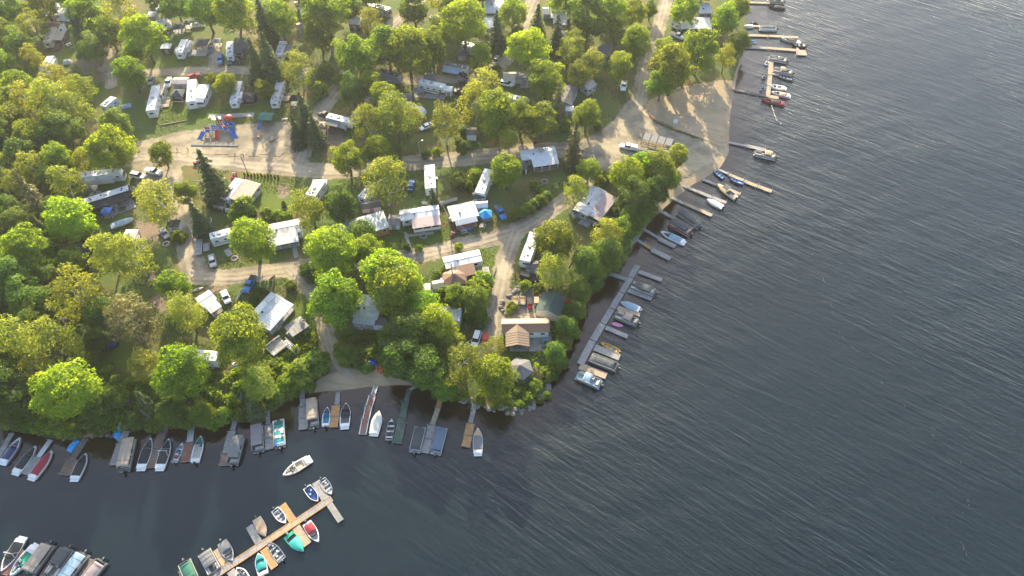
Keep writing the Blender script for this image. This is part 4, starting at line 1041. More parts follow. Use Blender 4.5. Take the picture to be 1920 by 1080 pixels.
cottage((1088,397),(1124,352),'white and grey double-roofed cottage beneath the lakeside trees','double-roofed lakeside cottage',W=4.4,roof=ROOFW,wall=GREYW,rt='flat',porch=PK(side='R',depth=3.8,roof=ROOFP,kind='screen',wall=GREYW,len=.95))
shed(1080,393,'grey shed with dark door at the end of the double-roofed cottage',None,w=2.6,d=3,wall=CREAM,roof=ROOFGY,rz=20)
deck((1088,412),(1108,420),3.2,'pale deck with a blue umbrella beside the double-roofed cottage',m=W_GREY,h=.3)
trailer((984,489),(1003,436),'long white trailer half covered by the big roadside maple','long white trailer under maple',W=3.0,style='box',H=3.3,door='R')
shed(998,497,'white shed with black roof below the long trailer',None,w=3.2,d=2.8,roof=ROOFK,wall=WHITE)
# south lots
cottage((833,492),(901,477),'white-roofed cottage with brown porch roof on the road corner','white and brown corner cottage',W=3.8,roof=ROOFW,wall=CREAM,rt='flat',porch=PK(side='cam',depth=3.6,len=.62,off=-.15,roof=ROOFB,post=W_BRN,floor=W_BRN))
gazebo(852,517,'brown eight-sided gazebo joined to the corner cottage deck','brown eight-sided gazebo',r=3.2,sides=8,roof=ROOFB,post=W_BRN,rise=1.6,screen=W_BRN)
shed(822,533,'white shed with tan roof left of the brown gazebo','white shed by brown gazebo',w=2.8,d=2.6,roof=ROOFT,wall=WHITE,rz=15)
shed(838,527,'low white-roofed shed touching the brown gazebo',None,w=2.8,d=2.2,roof=ROOFW,wall=GREYW,rz=15,flat=True,h=1.9)
shed(800,538,'small white hut by the blue bin under leaves',None,w=1.8,d=1.8,wall=WHITE,roof=ROOFW,flat=True)
trailer((822,585),(864,590),'white trailer among bushes left of the gravel driveway','white trailer among bushes',W=4.2,H=3.0,style='box')
cottage((668,570),(714,577),'grey metal-roofed cottage under the trees above the cove','grey-roofed cove cottage',W=7,roof=ROOFG,wall=BROWNW,rt='flat',porch=PK(side='cam',depth=1.6,roof=ROOFG,len=.9))
shed(711,604,'small pale shed with grey roof right of the cove cottage',None,w=2.2,d=3,roof=ROOFGY,wall=WHITE,rz=90)
cottage((472,602),(519,552),'long white cottage with steel main roof and bright porch roof','long steel and white cottage',W=3.7,roof=ROOFG,wall=WHITE,rt='flat',porch=PK(side='R',depth=3.4,roof=ROOFW,len=.98,floor=W_GREY))
cottage((372,567),(398,550),'small white cottage with porch beside the white car','small white cottage by the car',W=3.6,roof=ROOFW,wall=WHITE,rt='flat',chimney=False,porch=PK(side='R',depth=2.8,roof=ROOFW,len=.8,floor=W_BRN))
trailer((361,664),(408,668),'white trailer end between two broad olive trees','white trailer between olive trees',W=2.9,style='box',H=3.2)
deck((540,622),(571,602),4.2,'raised grey sundeck with chairs beside the long steel cottage',m=W_GREY,h=1.3,ref='raised grey sundeck')
deck((505,660),(533,640),3.4,'lower grey deck with white railings and boxes above the bank',m=W_GREY,h=1.1,rail=WHITE,ref='lower railed deck')
stairs((533,640),(560,664),1.3,'white-railed stairway going down from the lower deck',WHITE,.9,.0,rail=WHITE)
stairs((538,622),(550,632),1.2,'short grey stairway below the raised sundeck',W_GREY,1.1,.1)
shed(93,597,'grey-green canvas shed in the dark southwest wood','grey-green forest shed',w=3.2,d=3.6,h=2.2,roof=CANVG,wall=GREYW,rz=35,flat=True)
shed(115,598,'little white-topped box beside the forest shed',None,w=1.6,d=1.2,h=1.2,roof=ROOFW,wall=W_TAN,flat=True)
cottage((941,607),(1030,607),'lakefront house with brown ribbed metal roof and stone patio','brown-roofed lakefront house',W=3.7,roof=ROOFB,wall=WHITE,rt='gable',H=2.9,chimney=False)
shed(1034,571,'cream garage with green shingle roof beside the parked golf carts','green-roofed garage',w=6.0,d=6.5,h=2.7,roof=ROOFN,wall=CREAM,rz=70,rise=1.4,doorm=W_BRN,door='L')
gazebo(975,688,'grey shingled gazebo on the lawn below the lakefront house','grey lawn gazebo',r=3.0,sides=6,roof=ROOFGY,post=W_BRN,rise=1.5,rz=15,screen=W_BRN)
# ------------------------------------------------------------------ cars
def ring(x, hw, z0, z1, ch=.12, top=1.0):
    return [(x, -hw + ch, z0), (x, hw - ch, z0), (x, hw, z0 + ch), (x, hw, z1 - ch * 1.2), (x, (hw - ch) * top, z1), (x, -(hw - ch) * top, z1), (x, -hw, z1 - ch * 1.2), (x, -hw, z0 + ch)]
CAR = {  # length, half width, rings of the lower body (x, z0, z1), cabin (x0 foot rear, x0 top rear, x1 top front, x1 foot front, z0, z1)
 'sedan': (4.7, .91, [(-.5, .45, .8), (-.47, .3, .98), (-.28, .22, 1.0), (.2, .22, 1.0), (.42, .25, .9), (.49, .35, .75), (.5, .45, .62)], (-.40, -.24, .08, .24, .96, 1.45)),
 'suv': (4.8, .95, [(-.5, .45, .95), (-.48, .32, 1.1), (-.2, .25, 1.12), (.22, .25, 1.12), (.44, .28, 1.02), (.49, .38, .85), (.5, .45, .7)], (-.485, -.45, .08, .25, 1.06, 1.78)),
 'pickup': (5.7, .99, [(-.5, .5, 1.05), (-.49, .45, 1.15), (-.1, .35, 1.15), (.2, .35, 1.18), (.44, .36, 1.12), (.49, .42, .95), (.5, .5, .8)], (-.10, -.06, .14, .24, 1.1, 1.88)),
 'capped': (5.8, .99, [(-.5, .5, 1.05), (-.49, .45, 1.15), (-.1, .35, 1.15), (.2, .35, 1.18), (.44, .36, 1.12), (.49, .42, .95), (.5, .5, .8)], (-.10, -.06, .14, .24, 1.1, 1.88)),
}
def car(A, B, kind, m, label, ref=None, bed=None):
    """A rear, B front in the photograph."""
    x, y, z, rz, _ = place(A, B, .7)
    Lc, hw, rings, cab = CAR[kind]
    cat = {'sedan': 'car', 'suv': 'car', 'pickup': 'pickup truck', 'capped': 'pickup truck'}[kind]
    t = thing('parked_car' if cat == 'car' else 'pickup_truck', label, cat, (x, y, z + .02), rz, 'parked cars and trucks', ref)
    part('body', kind, lambda b: b.loft([ring(r[0] * Lc, hw * (.9 if abs(r[0]) > .48 else 1), r[1], r[2]) for r in rings]), m, t)
    x0, x1, x2, x3, z0, z1 = cab
    def cb(b):
        b.loft([[(x0 * Lc, -hw * .9, z0), (x0 * Lc, hw * .9, z0), (x1 * Lc, hw * .76, z1 - .04), (x1 * Lc, -hw * .76, z1 - .04)], [(x3 * Lc, -hw * .9, z0), (x3 * Lc, hw * .9, z0), (x2 * Lc, hw * .76, z1 - .04), (x2 * Lc, -hw * .76, z1 - .04)]])
    part('cabin_glass', kind, cb, GLASS, t)
    part('roof', kind, lambda b: b.loft([[(x1 * Lc - .05, -hw * .76, z1 - .06), (x1 * Lc - .05, hw * .76, z1 - .06), (x1 * Lc, hw * .7, z1 + .02), (x1 * Lc, -hw * .7, z1 + .02)], [(x2 * Lc + .05, -hw * .76, z1 - .06), (x2 * Lc + .05, hw * .76, z1 - .06), (x2 * Lc, hw * .7, z1 + .02), (x2 * Lc, -hw * .7, z1 + .02)]]), m, t)
    xm = (x1 + x2) / 2 * Lc
    for s in (-1, 1): part('pillar', (kind, s), lambda b: b.add([(xm - .07, s * hw * .905, z0), (xm + .07, s * hw * .905, z0), (xm + .07, s * hw * .77, z1 - .05), (xm - .07, s * hw * .77, z1 - .05)], [(0, 1, 2, 3)]), m, t)
    if kind == 'pickup': part('cargo_bed', kind, lambda b: b.box((-.31 * Lc, 0, 1.165), (.34 * Lc, hw * 1.62, .03)), bed or BLACK, t)
    if kind == 'capped': part('bed_cap', kind, lambda b: b.loft([ring(-.49 * Lc, hw * .86, 1.1, 1.75), ring(-.115 * Lc, hw * .86, 1.1, 1.85)]), m, t)
    for sx in (-.31, .31):
        for s in (-1, 1): wheel(t, sx * Lc, s * (hw - .09), .34, .34)
    for s in (-1, 1):
        part('headlight', 'hl', lambda b: b.box((0, 0, 0), (.14, .34, .16)), LAMPC, t, (Lc * .485, s * hw * .66, .74 if kind == 'sedan' else .9))
        part('taillight', 'tl', lambda b: b.box((0, 0, 0), (.08, .26, .2)), LAMPR, t, (-Lc * .497, s * hw * .7, .8 if kind == 'sedan' else .95))
        part('mirror', 'mr', lambda b: b.box((0, 0, 0), (.14, .24, .16)), m, t, (x3 * Lc - .35, s * (hw + .1), z0 + .08))
    part('bumper', ('bu', kind), lambda b: b.box((0, 0, 0), (.16, hw * 1.8, .22)), CARG if kind == 'sedan' else STEEL, t, (Lc * .5, 0, .46))
    return t
car((286,10),(297,17),'suv',CARW,'white and black car at the back behind the round camper')
car((397,80),(394,101),'pickup',CARG,'dark grey truck beside the charcoal gazebo patio','dark grey patio truck')
car((414,104),(412,120),'suv',CARB,'bright blue car in front of the dark-roofed house','bright blue car')
car((431,108),(430,118),'sedan',CARG,'grey car between the blue car and a dark cart')
car((445,107),(446,116),'sedan',CARK,'small dark vehicle at the end of the parked row by twin spruces')
car((285,145),(281,157),'sedan',SILVER,'silver car half hidden behind the long tan-porched trailer')
car((318,146),(314,163),'pickup',CARW,'white pickup between the tan porch and pinkish shed',bed=SILVER)
car((355,146),(371,140),'suv',RED,'red vehicle behind the white sunroom trailer')
car((473,158),(472,143),'suv',CARK,'dark car behind the black rectangular gazebo')
car((617,219),(603,213),'pickup',CARK,'black truck hitched at the nose of the white fifth-wheel')
car((865,138),(877,144),'suv',CARK,'dark car under the awning-side shade of the blue-awning trailer')
car((921,124),(917,137),'pickup',CARK,'black pickup on the lane edge below the beige car',bed=BLACK)
car((934,108),(927,121),'suv',CARBE,'beige car stopped at the edge of the forest lane')
car((885,160),(856,154),'pickup',CARK,'upper of two long black trucks by the big fifth-wheel')
car((876,176),(850,169),'pickup',CARK,'lower of two long black trucks by the big fifth-wheel')
car((941,155),(960,159),'suv',CARW,'white car in front of the white lane shed')
car((807,233),(790,241),'sedan',CARW,'white car under the pale olive trees north of the gravel road')
car((1171,153),(1168,168),'pickup',CARW,'white pickup with black bed parked on the lane above the lot',bed=BLACK)
car((1258,62),(1282,72),'pickup',CARW,'white truck beside orange boards at the large lake cottage')
car((1194,279),(1163,273),'capped',CARW,'white capped pickup with a boat trailer on the gravel lot','white capped pickup')
car((243,326),(276,333),'suv',CARW,'white car with dark roof rack by the long white motorhome','nearer white car')
car((273,318),(302,325),'pickup',CARW,'white crew truck behind the white car with roof rack',bed=CARW)
car((302,428),(314,446),'sedan',SILVER,'silver car beside the white solar hut','silver car by solar hut')
car((396,478),(400,500),'sedan',SILVER,'pale blue-grey car on the gravel below two utility trailers','pale blue-grey car')
car((418,545),(428,568),'sedan',CARW,'white sedan on dry grass near the small white cottage','white sedan')
car((475,520),(462,545),'pickup',CARB,'dark blue pickup at the lane edge by the hedge','dark blue pickup')
car((932,386),(945,410),'pickup',CARB,'bright blue pickup with black bed cover by the blue tent','bright blue pickup',bed=CANVD)
car((983,518),(998,523),'suv',CARK,'black car under trees above the rock-edged yard')
car((919,583),(913,610),'suv',CARG,'dark grey car with sun glinting on it on the driveway','dark driveway car')
car((895,628),(890,645),'suv',CARW,'white car mostly hidden at the driveway end')
car((769,355),(772,340),'sedan',CARB,'dark blue car under the large olive tree')
def cart(A, B, m, roofm, label, name='golf_cart', cat='golf cart'):
    x, y, z, rz, _ = place(A, B, .8)
    t = thing(name, label, cat, (x, y, z + .03), rz, 'carts and buggies')
    part('body', None, lambda b: b.loft([ring(-1.3, .55, .3, .95), ring(-.5, .6, .25, .8), ring(.3, .6, .25, .62), ring(.8, .6, .25, .95), ring(1.3, .5, .35, .8)]), m, t)
    part('seat', 'cs', lambda b: b.box((0, 0, .12), (.5, 1.0, .2)).box((-.25, 0, .45), (.14, 1.0, .55)), SEATC, t, (-.2, 0, .75))
    if roofm is not None:
        part('roof', None, lambda b: b.box((-.1, 0, 1.85), (2.1, 1.25, .08)), roofm, t)
        for sx in (-1.0, .75):
            for s in (-1, 1): part('post', 'cp', lambda b: b.cyl((0, 0, .8), (0, 0, 1.84), .03, n=5), BLACK, t, (sx, s * .52, 0))
    part('steering_wheel', 'sw', lambda b: b.cyl((0, 0, 0), (-.06, 0, .05), .19, n=10), BLACK, t, (.45, .25, 1.05))
    for sx in (-.85, .9):
        for s in (-1, 1): wheel(t, sx, s * .5, .25, .25, .18)
cart((992,563),(994,575),RED,CANVK,'red golf cart with dark roof on the rock-edged yard')
cart((1006,560),(1006,575),CARG,CANVT,'golf cart with tan roof beside the green-roofed garage')
cart((912,620),(908,652),RED,RED,'red off-road buggy at the foot of the driveway','off_road_buggy','buggy')
cart((442,322),(434,336),RED,None,'red garden tractor behind the ribbed-porch trailer','garden_tractor','tractor')
cart((376,299),(363,306),MAROON,None,'dark motorbike-like cart on the gravel beside the big spruce','quad_bike','quad bike')
cart((1003,266),(1002,259),MAROON,CANVK,'dark red small tractor under trees by the gravel road','small_tractor','tractor')
cart((848,440),(853,432),MAROON,None,'dark red quad parked by the pole near the white pool cottage','quad_bike','quad bike')
def flat_trailer(A, B, label, load=None, lw=1.5, bow=False):
    x, y, z, rz, Ln = place(A, B, .6)
    t = thing('utility_trailer', label, 'utility trailer', (x, y, z + .02), rz, 'small road trailers')
    h = Ln / 2
    part('bed', None, lambda b: b.box((-.3, 0, .55), (Ln - .9, lw, .08)), W_GREY, t)
    part('side_rail', None, lambda b: b.box((-.3, lw / 2, .75), (Ln - .9, .06, .34)).box((-.3, -lw / 2, .75), (Ln - .9, .06, .34)).box((h - .78, 0, .75), (.06, lw, .34)), STEEL, t)
    part('drawbar', None, lambda b: b.box((h - .3, 0, .5), (1.0, .1, .1)), BLACK, t)
    for s in (-1, 1): wheel(t, -.5, s * (lw / 2 + .14), .3, .3, .2)
    if load == 'hoops':
        for i in range(6): part('hoop', ('hp', lw), lambda b: b.tube([(0, -lw / 2, .9), (0, -lw / 2.4, 1.35), (0, 0, 1.55), (0, lw / 2.4, 1.35), (0, lw / 2, .9)], .05, 6), YELLOW if 'yellow' in label else STEEL, t, (-h + .5 + (Ln - 1.6) * i / 5, 0, 0))
    return t
flat_trailer((371,478),(374,447),'larger grey utility trailer on gravel left of the long white cottages',lw=1.9)
flat_trailer((388,471),(387,453),'smaller white-edged utility trailer next to the larger one',lw=1.6)
flat_trailer((965,572),(967,554),'hooped yellow trailer frame on the rock-edged yard','hoops',1.9)
flat_trailer((978,572),(979,553),'hooped pale metal trailer frame beside the yellow one','hoops',1.9)
flat_trailer((1196,284),(1240,290),'empty boat trailer hitched behind the white capped pickup',lw=1.6)
# ------------------------------------------------------------------ docks
WOODS = {'g': W_GREY, 't': W_TAN, 'o': W_ORG, 'r': W_RED, 'b': W_BRN, 'n': W_GRN, 'a': STEEL}
def dock(label, secs, ref=None, posts=True, edge=None, name='dock'):
    """secs: (A, B, width m, wood, lift) in photograph pixels at deck height."""
    a0 = G(*secs[0][0], .55)
    t = thing(name, label, 'dock', (a0.x, a0.y, 0), 0, 'docks along the shore', ref)
    lv = 0
    for s in secs:
        A, B, w, m = s[:4]
        dz = .5 + .012 * lv; lv = (lv + 1) % 3
        a, b = G(*A, dz), G(*B, dz)
        d = b - a; Ln = math.hypot(d.x, d.y); c = (a + b) / 2 - a0
        rz = math.atan2(d.y, d.x)
        wm = WOODS[m]
        o = part('deck_section', None, lambda mb: mb.box((0, w / 2 - .05, -.13), (Ln, .1, .2)).box((0, -w / 2 + .05, -.13), (Ln, .1, .2)).box((Ln / 2 - .05, 0, -.131), (.1, w - .2, .2)).box((-Ln / 2 + .05, 0, -.131), (.1, w - .2, .2)), STEEL if edge is None else edge, t, (c.x, c.y, dz), rz)
        planks(o, Ln - .04, w - .01, .0, wm, .26 if w > 1 else .3)
        if edge is not None:
            for s_ in (-1, 1): part('edge_board', None, lambda mb: mb.box((0, s_ * (w / 2 - .09), .05), (Ln - .02, .18, .05)), edge, o)
        if posts:
            n = max(2, int(Ln / 4) + 1)
            for i in range(n):
                for s_ in (-1, 1): part('dock_post', 'dp', lambda mb: mb.cyl((0, 0, -2.2), (0, 0, .55), .05, n=6), STEEL, o, (-Ln / 2 + .2 + (Ln - .4) * i / (n - 1), s_ * (w / 2 + .05), 0))
        else:
            for s_ in (-1, 1): part('float', None, lambda mb: mb.box((0, s_ * w * .28, -.36), (Ln * .9, w * .35, .3)), BLACK, o)
    return t
dock('leftmost dock, narrow grey ramp by the navy runabout',[((22,812),(12,830),1.2,'g'),((12,831),(-8,862),1.3,'g')])
dock('grey dock between the black-covered and red-covered boats',[((95,824),(72,857),1.2,'a'),((71,858),(46,889),2.1,'g')])
dock('brown dock with an orange landing step and blue tarp craft',[((160,822),(136,861),1.4,'b'),((136,862),(121,891),2.9,'b')])
dock('orange-brown landing step on the bank above the brown dock',[((168,810),(167,818),2.6,'o')])
dock('weathered dock under the tan-canopied pontoon',[((238,808),(226,830),1.6,'g'),((226,831),(212,872),1.8,'g')])
dock('long brown dock between two black-covered white boats',[((311,790),(306,806),1.5,'g'),((306,807),(294,840),2.0,'b'),((294,841),(283,877),2.0,'b')])
dock('dock with an open metal ramp and red-brown end',[((359,795),(356,828),1.5,'a'),((354,829),(347,866),2.2,'r')])
dock('grey dock ending in brown beside the grey-canopied pontoon',[((447,750),(445,778),.9,'a'),((443,779),(436,807),1.2,'g'),((435,808),(424,850),1.9,'g'),((423,851),(419,873),1.9,'b')])
dock('grey-brown dock between mauve-canopied and teal-seated pontoons',[((501,768),(503,795),1.0,'g'),((503,796),(504,820),1.9,'g'),((504,821),(505,842),1.9,'g')])
dock('grey cove dock left of the beige-covered pontoon',[((566,733),(567,747),1.1,'g'),((567,748),(567,762),1.2,'g'),((568,763),(568,784),1.9,'g'),((568,785),(568,805),1.9,'g')])
dock('orange-brown dock between blue-lined and black-lined runabouts',[((634,735),(632,759),1.1,'g'),((630,760),(628,780),2.0,'o'),((628,781),(625,801),2.0,'o')])
dock('red-brown dock in three white-framed sections',[((705,724),(699,741),1.1,'g'),((698,742),(692,762),1.7,'r'),((691,763),(686,786),1.7,'r'),((685,787),(680,814),1.8,'r')],edge=WHITE)
dock('dark green dock with a teal chair',[((784,721),(768,731),.7,'g'),((768,731),(761,752),1.1,'n'),((760,753),(754,790),1.6,'n'),((754,791),(744,831),2.1,'n')])
dock('sunlit tan dock between dark-covered and slate-covered pontoons',[((828,734),(822,764),1.2,'o'),((821,765),(811,796),1.2,'t'),((810,797),(804,822),2.0,'g'),((803,823),(796,849),2.0,'g')])
dock('orange dock with a grey ramp left of the last white runabout',[((892,747),(887,770),1.1,'g'),((887,771),(882,793),1.1,'g'),((882,794),(878,816),2.0,'o'),((878,817),(873,838),2.0,'o')])
# floating dock in the bay
dock('long floating dock with orange edge boards running through the bay',[((622,934),(594,953),1.5,'g'),((594,953),(562,974),1.5,'g'),((562,974),(530,995),1.5,'t'),((530,995),(498,1016),1.5,'t'),((498,1016),(464,1039),1.5,'g'),((464,1039),(430,1061),1.5,'g'),((430,1061),(392,1086),1.5,'g')],ref='long floating dock',posts=False,edge=W_ORG)
for lab, A, B, w, m in (('grey finger dock between blue boat and aluminium boat at the floating dock end',(592,903),(610,935),1.8,'g'),('bare grey finger dock reaching past the floating dock end',(617,944),(639,977),1.4,'g'),
 ('orange finger dock beside the white aluminium boat',(529,946),(549,976),1.6,'o'),('orange and grey finger dock between green boat and maroon-covered boat',(555,988),(577,1021),1.7,'t'),
 ('grey finger dock beside the tan-covered boat',(467,986),(487,1021),1.5,'g'),('orange finger dock between teal-covered and cluttered grey boats',(494,1029),(515,1064),1.6,'o'),
 ('beige finger dock between the grey pontoon and grey-covered boat',(406,1029),(425,1062),1.6,'t'),('grey finger dock at the lower frame edge',(432,1070),(446,1092),1.6,'g'),('sunlit stub dock by the dark tarp at the lower frame edge',(336,1078),(350,1070),1.5,'t')):
    dock(lab,[(A,B,w,m)],posts=False,edge=W_TAN if m in 'ot' else None,name='finger_dock')
dock('brown dock plank between two white runabouts in the lower corner',[((40,1030),(8,1078),1.5,'r')],posts=False)
dock('brown dock strip between tan-canopied and charcoal-canopied pontoons',[((112,1030),(78,1080),1.1,'b')],posts=False)
dock('brown dock strip between blue-grey and orange-tinted pontoons',[((172,1048),(148,1084),1.0,'b')],posts=False)
# marina spine off the east shore
dock('long grey marina dock parallel to the east shore',[((1196,497),(1183,519),1.6,'g'),((1183,520),(1166,548),1.6,'g'),((1165,549),(1148,578),1.6,'g'),((1147,579),(1131,606),1.6,'g'),((1130,607),(1112,638),1.8,'g'),((1111,639),(1088,683),1.8,'g')],ref='long marina dock',posts=False)
for lab, A, B, w, m in (('shore gangway to the long marina dock',(1143,512),(1175,524),1.2,'g'),('bare finger dock with rusty tip at the north end of the marina dock',(1198,509),(1241,525),1.3,'g'),('finger dock below the dark-canopied marina pontoon',(1178,544),(1222,560),1.3,'g'),
 ('red-tipped finger dock above the white marina pontoon',(1158,577),(1200,590),1.4,'t'),('finger dock below the pink float',(1136,614),(1177,631),1.3,'g'),('wide finger dock between yellow rowboat and black-covered pontoon',(1115,651),(1162,670),2.0,'g'),('sunlit wide finger dock at the south end of the marina dock',(1087,686),(1137,705),1.9,'t')):
    dock(lab,[(A,B,w,m)],posts=False,name='finger_dock')
# east shore docks
dock('long pale dock with two blue rowboats',[((1346,317),(1366,326),.9,'g'),((1367,327),(1394,338),1.2,'t'),((1395,339),(1420,349),1.4,'t'),((1421,349),(1447,359),1.4,'t')])
dock('tan dock beside the cabin cruiser with tan canopy',[((1318,336),(1348,348),1.0,'g'),((1349,348),(1388,364),1.3,'t')])
dock('grey dock with the white runabout at its end',[((1281,348),(1308,359),1.1,'g'),((1309,359),(1335,370),1.2,'g'),((1336,370),(1362,380),1.3,'g')])
dock('empty grey-tan dock south of the white runabout',[((1259,370),(1284,382),1.1,'g'),((1285,382),(1310,393),1.2,'t'),((1311,393),(1335,404),1.3,'t')])
dock('dock between two dark-canopied pontoons near the trees',[((1234,393),(1262,408),1.2,'g'),((1263,408),(1300,428),1.2,'t')])
dock('grey dock beside the blue and white cruiser',[((1205,428),(1235,446),.9,'g'),((1235,447),(1266,462),1.5,'g')])
dock('grey dock with orange ramp below the blue and white cruiser',[((1194,449),(1208,458),.9,'g'),((1208,458),(1222,467),1.0,'o'),((1222,468),(1257,485),1.6,'g')])
dock('boardwalk hugging the shore under the trees',[((1216,408),(1205,428),1.3,'g'),((1204,429),(1188,453),1.3,'g')])
dock('small metal swim platform by the shore trees',[((1172,452),(1186,459),2.6,'a')])
dock('pale dock with the tan-canopied pontoon off the beach',[((1367,267),(1398,273),1.0,'g'),((1399,273),(1436,281),1.5,'g')])
dock('dark gangway from the beach to the northern finger dock',[((1371,167),(1405,173),.8,'b'),((1406,173),(1440,181),.9,'b')])
dock('northern tan spine dock crowded with boats',[((1446,115),(1444,140),1.7,'t'),((1444,141),(1442,160),1.5,'t'),((1442,161),(1440,182),1.4,'t')],ref='northern spine dock')
dock('short tan landing at the foot of the northern spine dock',[((1441,181),(1460,183),1.8,'t')])
dock('small finger dock between two boats on the northern spine',[((1447,138),(1461,140),1.0,'t')])
dock('long pale dock ending in a square platform with red chair',[((1398,88),(1440,90),1.5,'g'),((1441,90),(1494,94),1.5,'t'),((1493,98),(1512,99),3.4,'t')],ref='square-ended pale dock')
dock('long sunlit dock with the black and white runabout',[((1400,66),(1440,67),1.4,'t'),((1441,67),(1497,70),1.4,'t')])
dock('short tan dock with a covered craft under the shore trees',[((1395,48),(1430,49),1.2,'t')])
dock('pale dock at the frame top leading to a boat lift',[((1396,4),(1458,6),1.3,'t')])

# ------------------------------------------------------------------ boats
def hull_prof(s, B, sharp=2.2, full=.45, tr=.88):
    """half beam along the hull: s 0 stern .. 1 bow"""
    if s < full: return B / 2 * (tr + (1 - tr) * math.sin(s / full * math.pi / 2))
    k = (s - full) / (1 - full)
    return B / 2 * max(0.02, (1 - k ** sharp))
def hull(mb, L_, B, fb, s0, s1, dw, floor, sheer=.25, sharp=2.2, keel=-.3):
    rings = []
    S = [0, .04, .12, .2, .3, .4, .5, .6, .7, .78, .85, .9, .94, .97, 1]
    st = sorted([(s, s0 <= s <= s1) for s in S if abs(s - s0) > .02 and abs(s - s1) > .02] + [(s0, 0), (s0 + 1e-4, 1), (s1 - 1e-4, 1), (s1, 0)])
    for s, ck in st:
        x = (s - .5) * L_; b = hull_prof(s, B, sharp); z = fb + sheer * max(0, s - .4) ** 2
        kz = keel * (1 - max(0, s - .75) * 3.2)
        iw = max(.015, b - dw) if ck else .01
        zt = z + .03 if ck else z + .07
        zf = floor if ck else z + .09
        rings.append([(x, -iw, zf), (x, -iw, zt), (x, -b, z), (x, -b * .86, .05 * (1 + 3 * max(0, s - .8))), (x, 0, kz), (x, b * .86, .05 * (1 + 3 * max(0, s - .8))), (x, b, z), (x, iw, zt), (x, iw, zf)])
    mb.loft(rings, closed=False, caps=False)
    r = rings[0]; mb.add([r[i] for i in (1, 2, 3, 4, 5, 6, 7)], [(0, 1, 2, 3, 4, 5, 6)])
def inner_pts(L_, B, fb, s0, s1, dw, n=10, sharp=2.2, sheer=.25):
    out = []
    for i in range(n + 1):
        s = s0 + (s1 - s0) * i / n
        out.append(((s - .5) * L_, max(.02, hull_prof(s, B, sharp) - dw), fb + sheer * max(0, s - .4) ** 2))
    return out
def outboard(t, x, y=0, z=.55, m=None, sc=1.0):
    o = part('outboard_motor', ('ob', sc), lambda b: b.box((-.1 * sc, 0, .38 * sc), (.62 * sc, .42 * sc, .5 * sc), taper=.72).box((.05 * sc, 0, -.25 * sc), (.2 * sc, .14 * sc, .9 * sc)).box((.32 * sc, 0, .05 * sc), (.3 * sc, .3 * sc, .16 * sc)), m or BLACK, t, (x - .3 * sc, y, z))
    part('motor_cap', ('mc', sc), lambda b: b.box((-.1 * sc, 0, .65 * sc), (.44 * sc, .3 * sc, .06 * sc)), CANVG, o)
BG = 'boats moored at the docks'
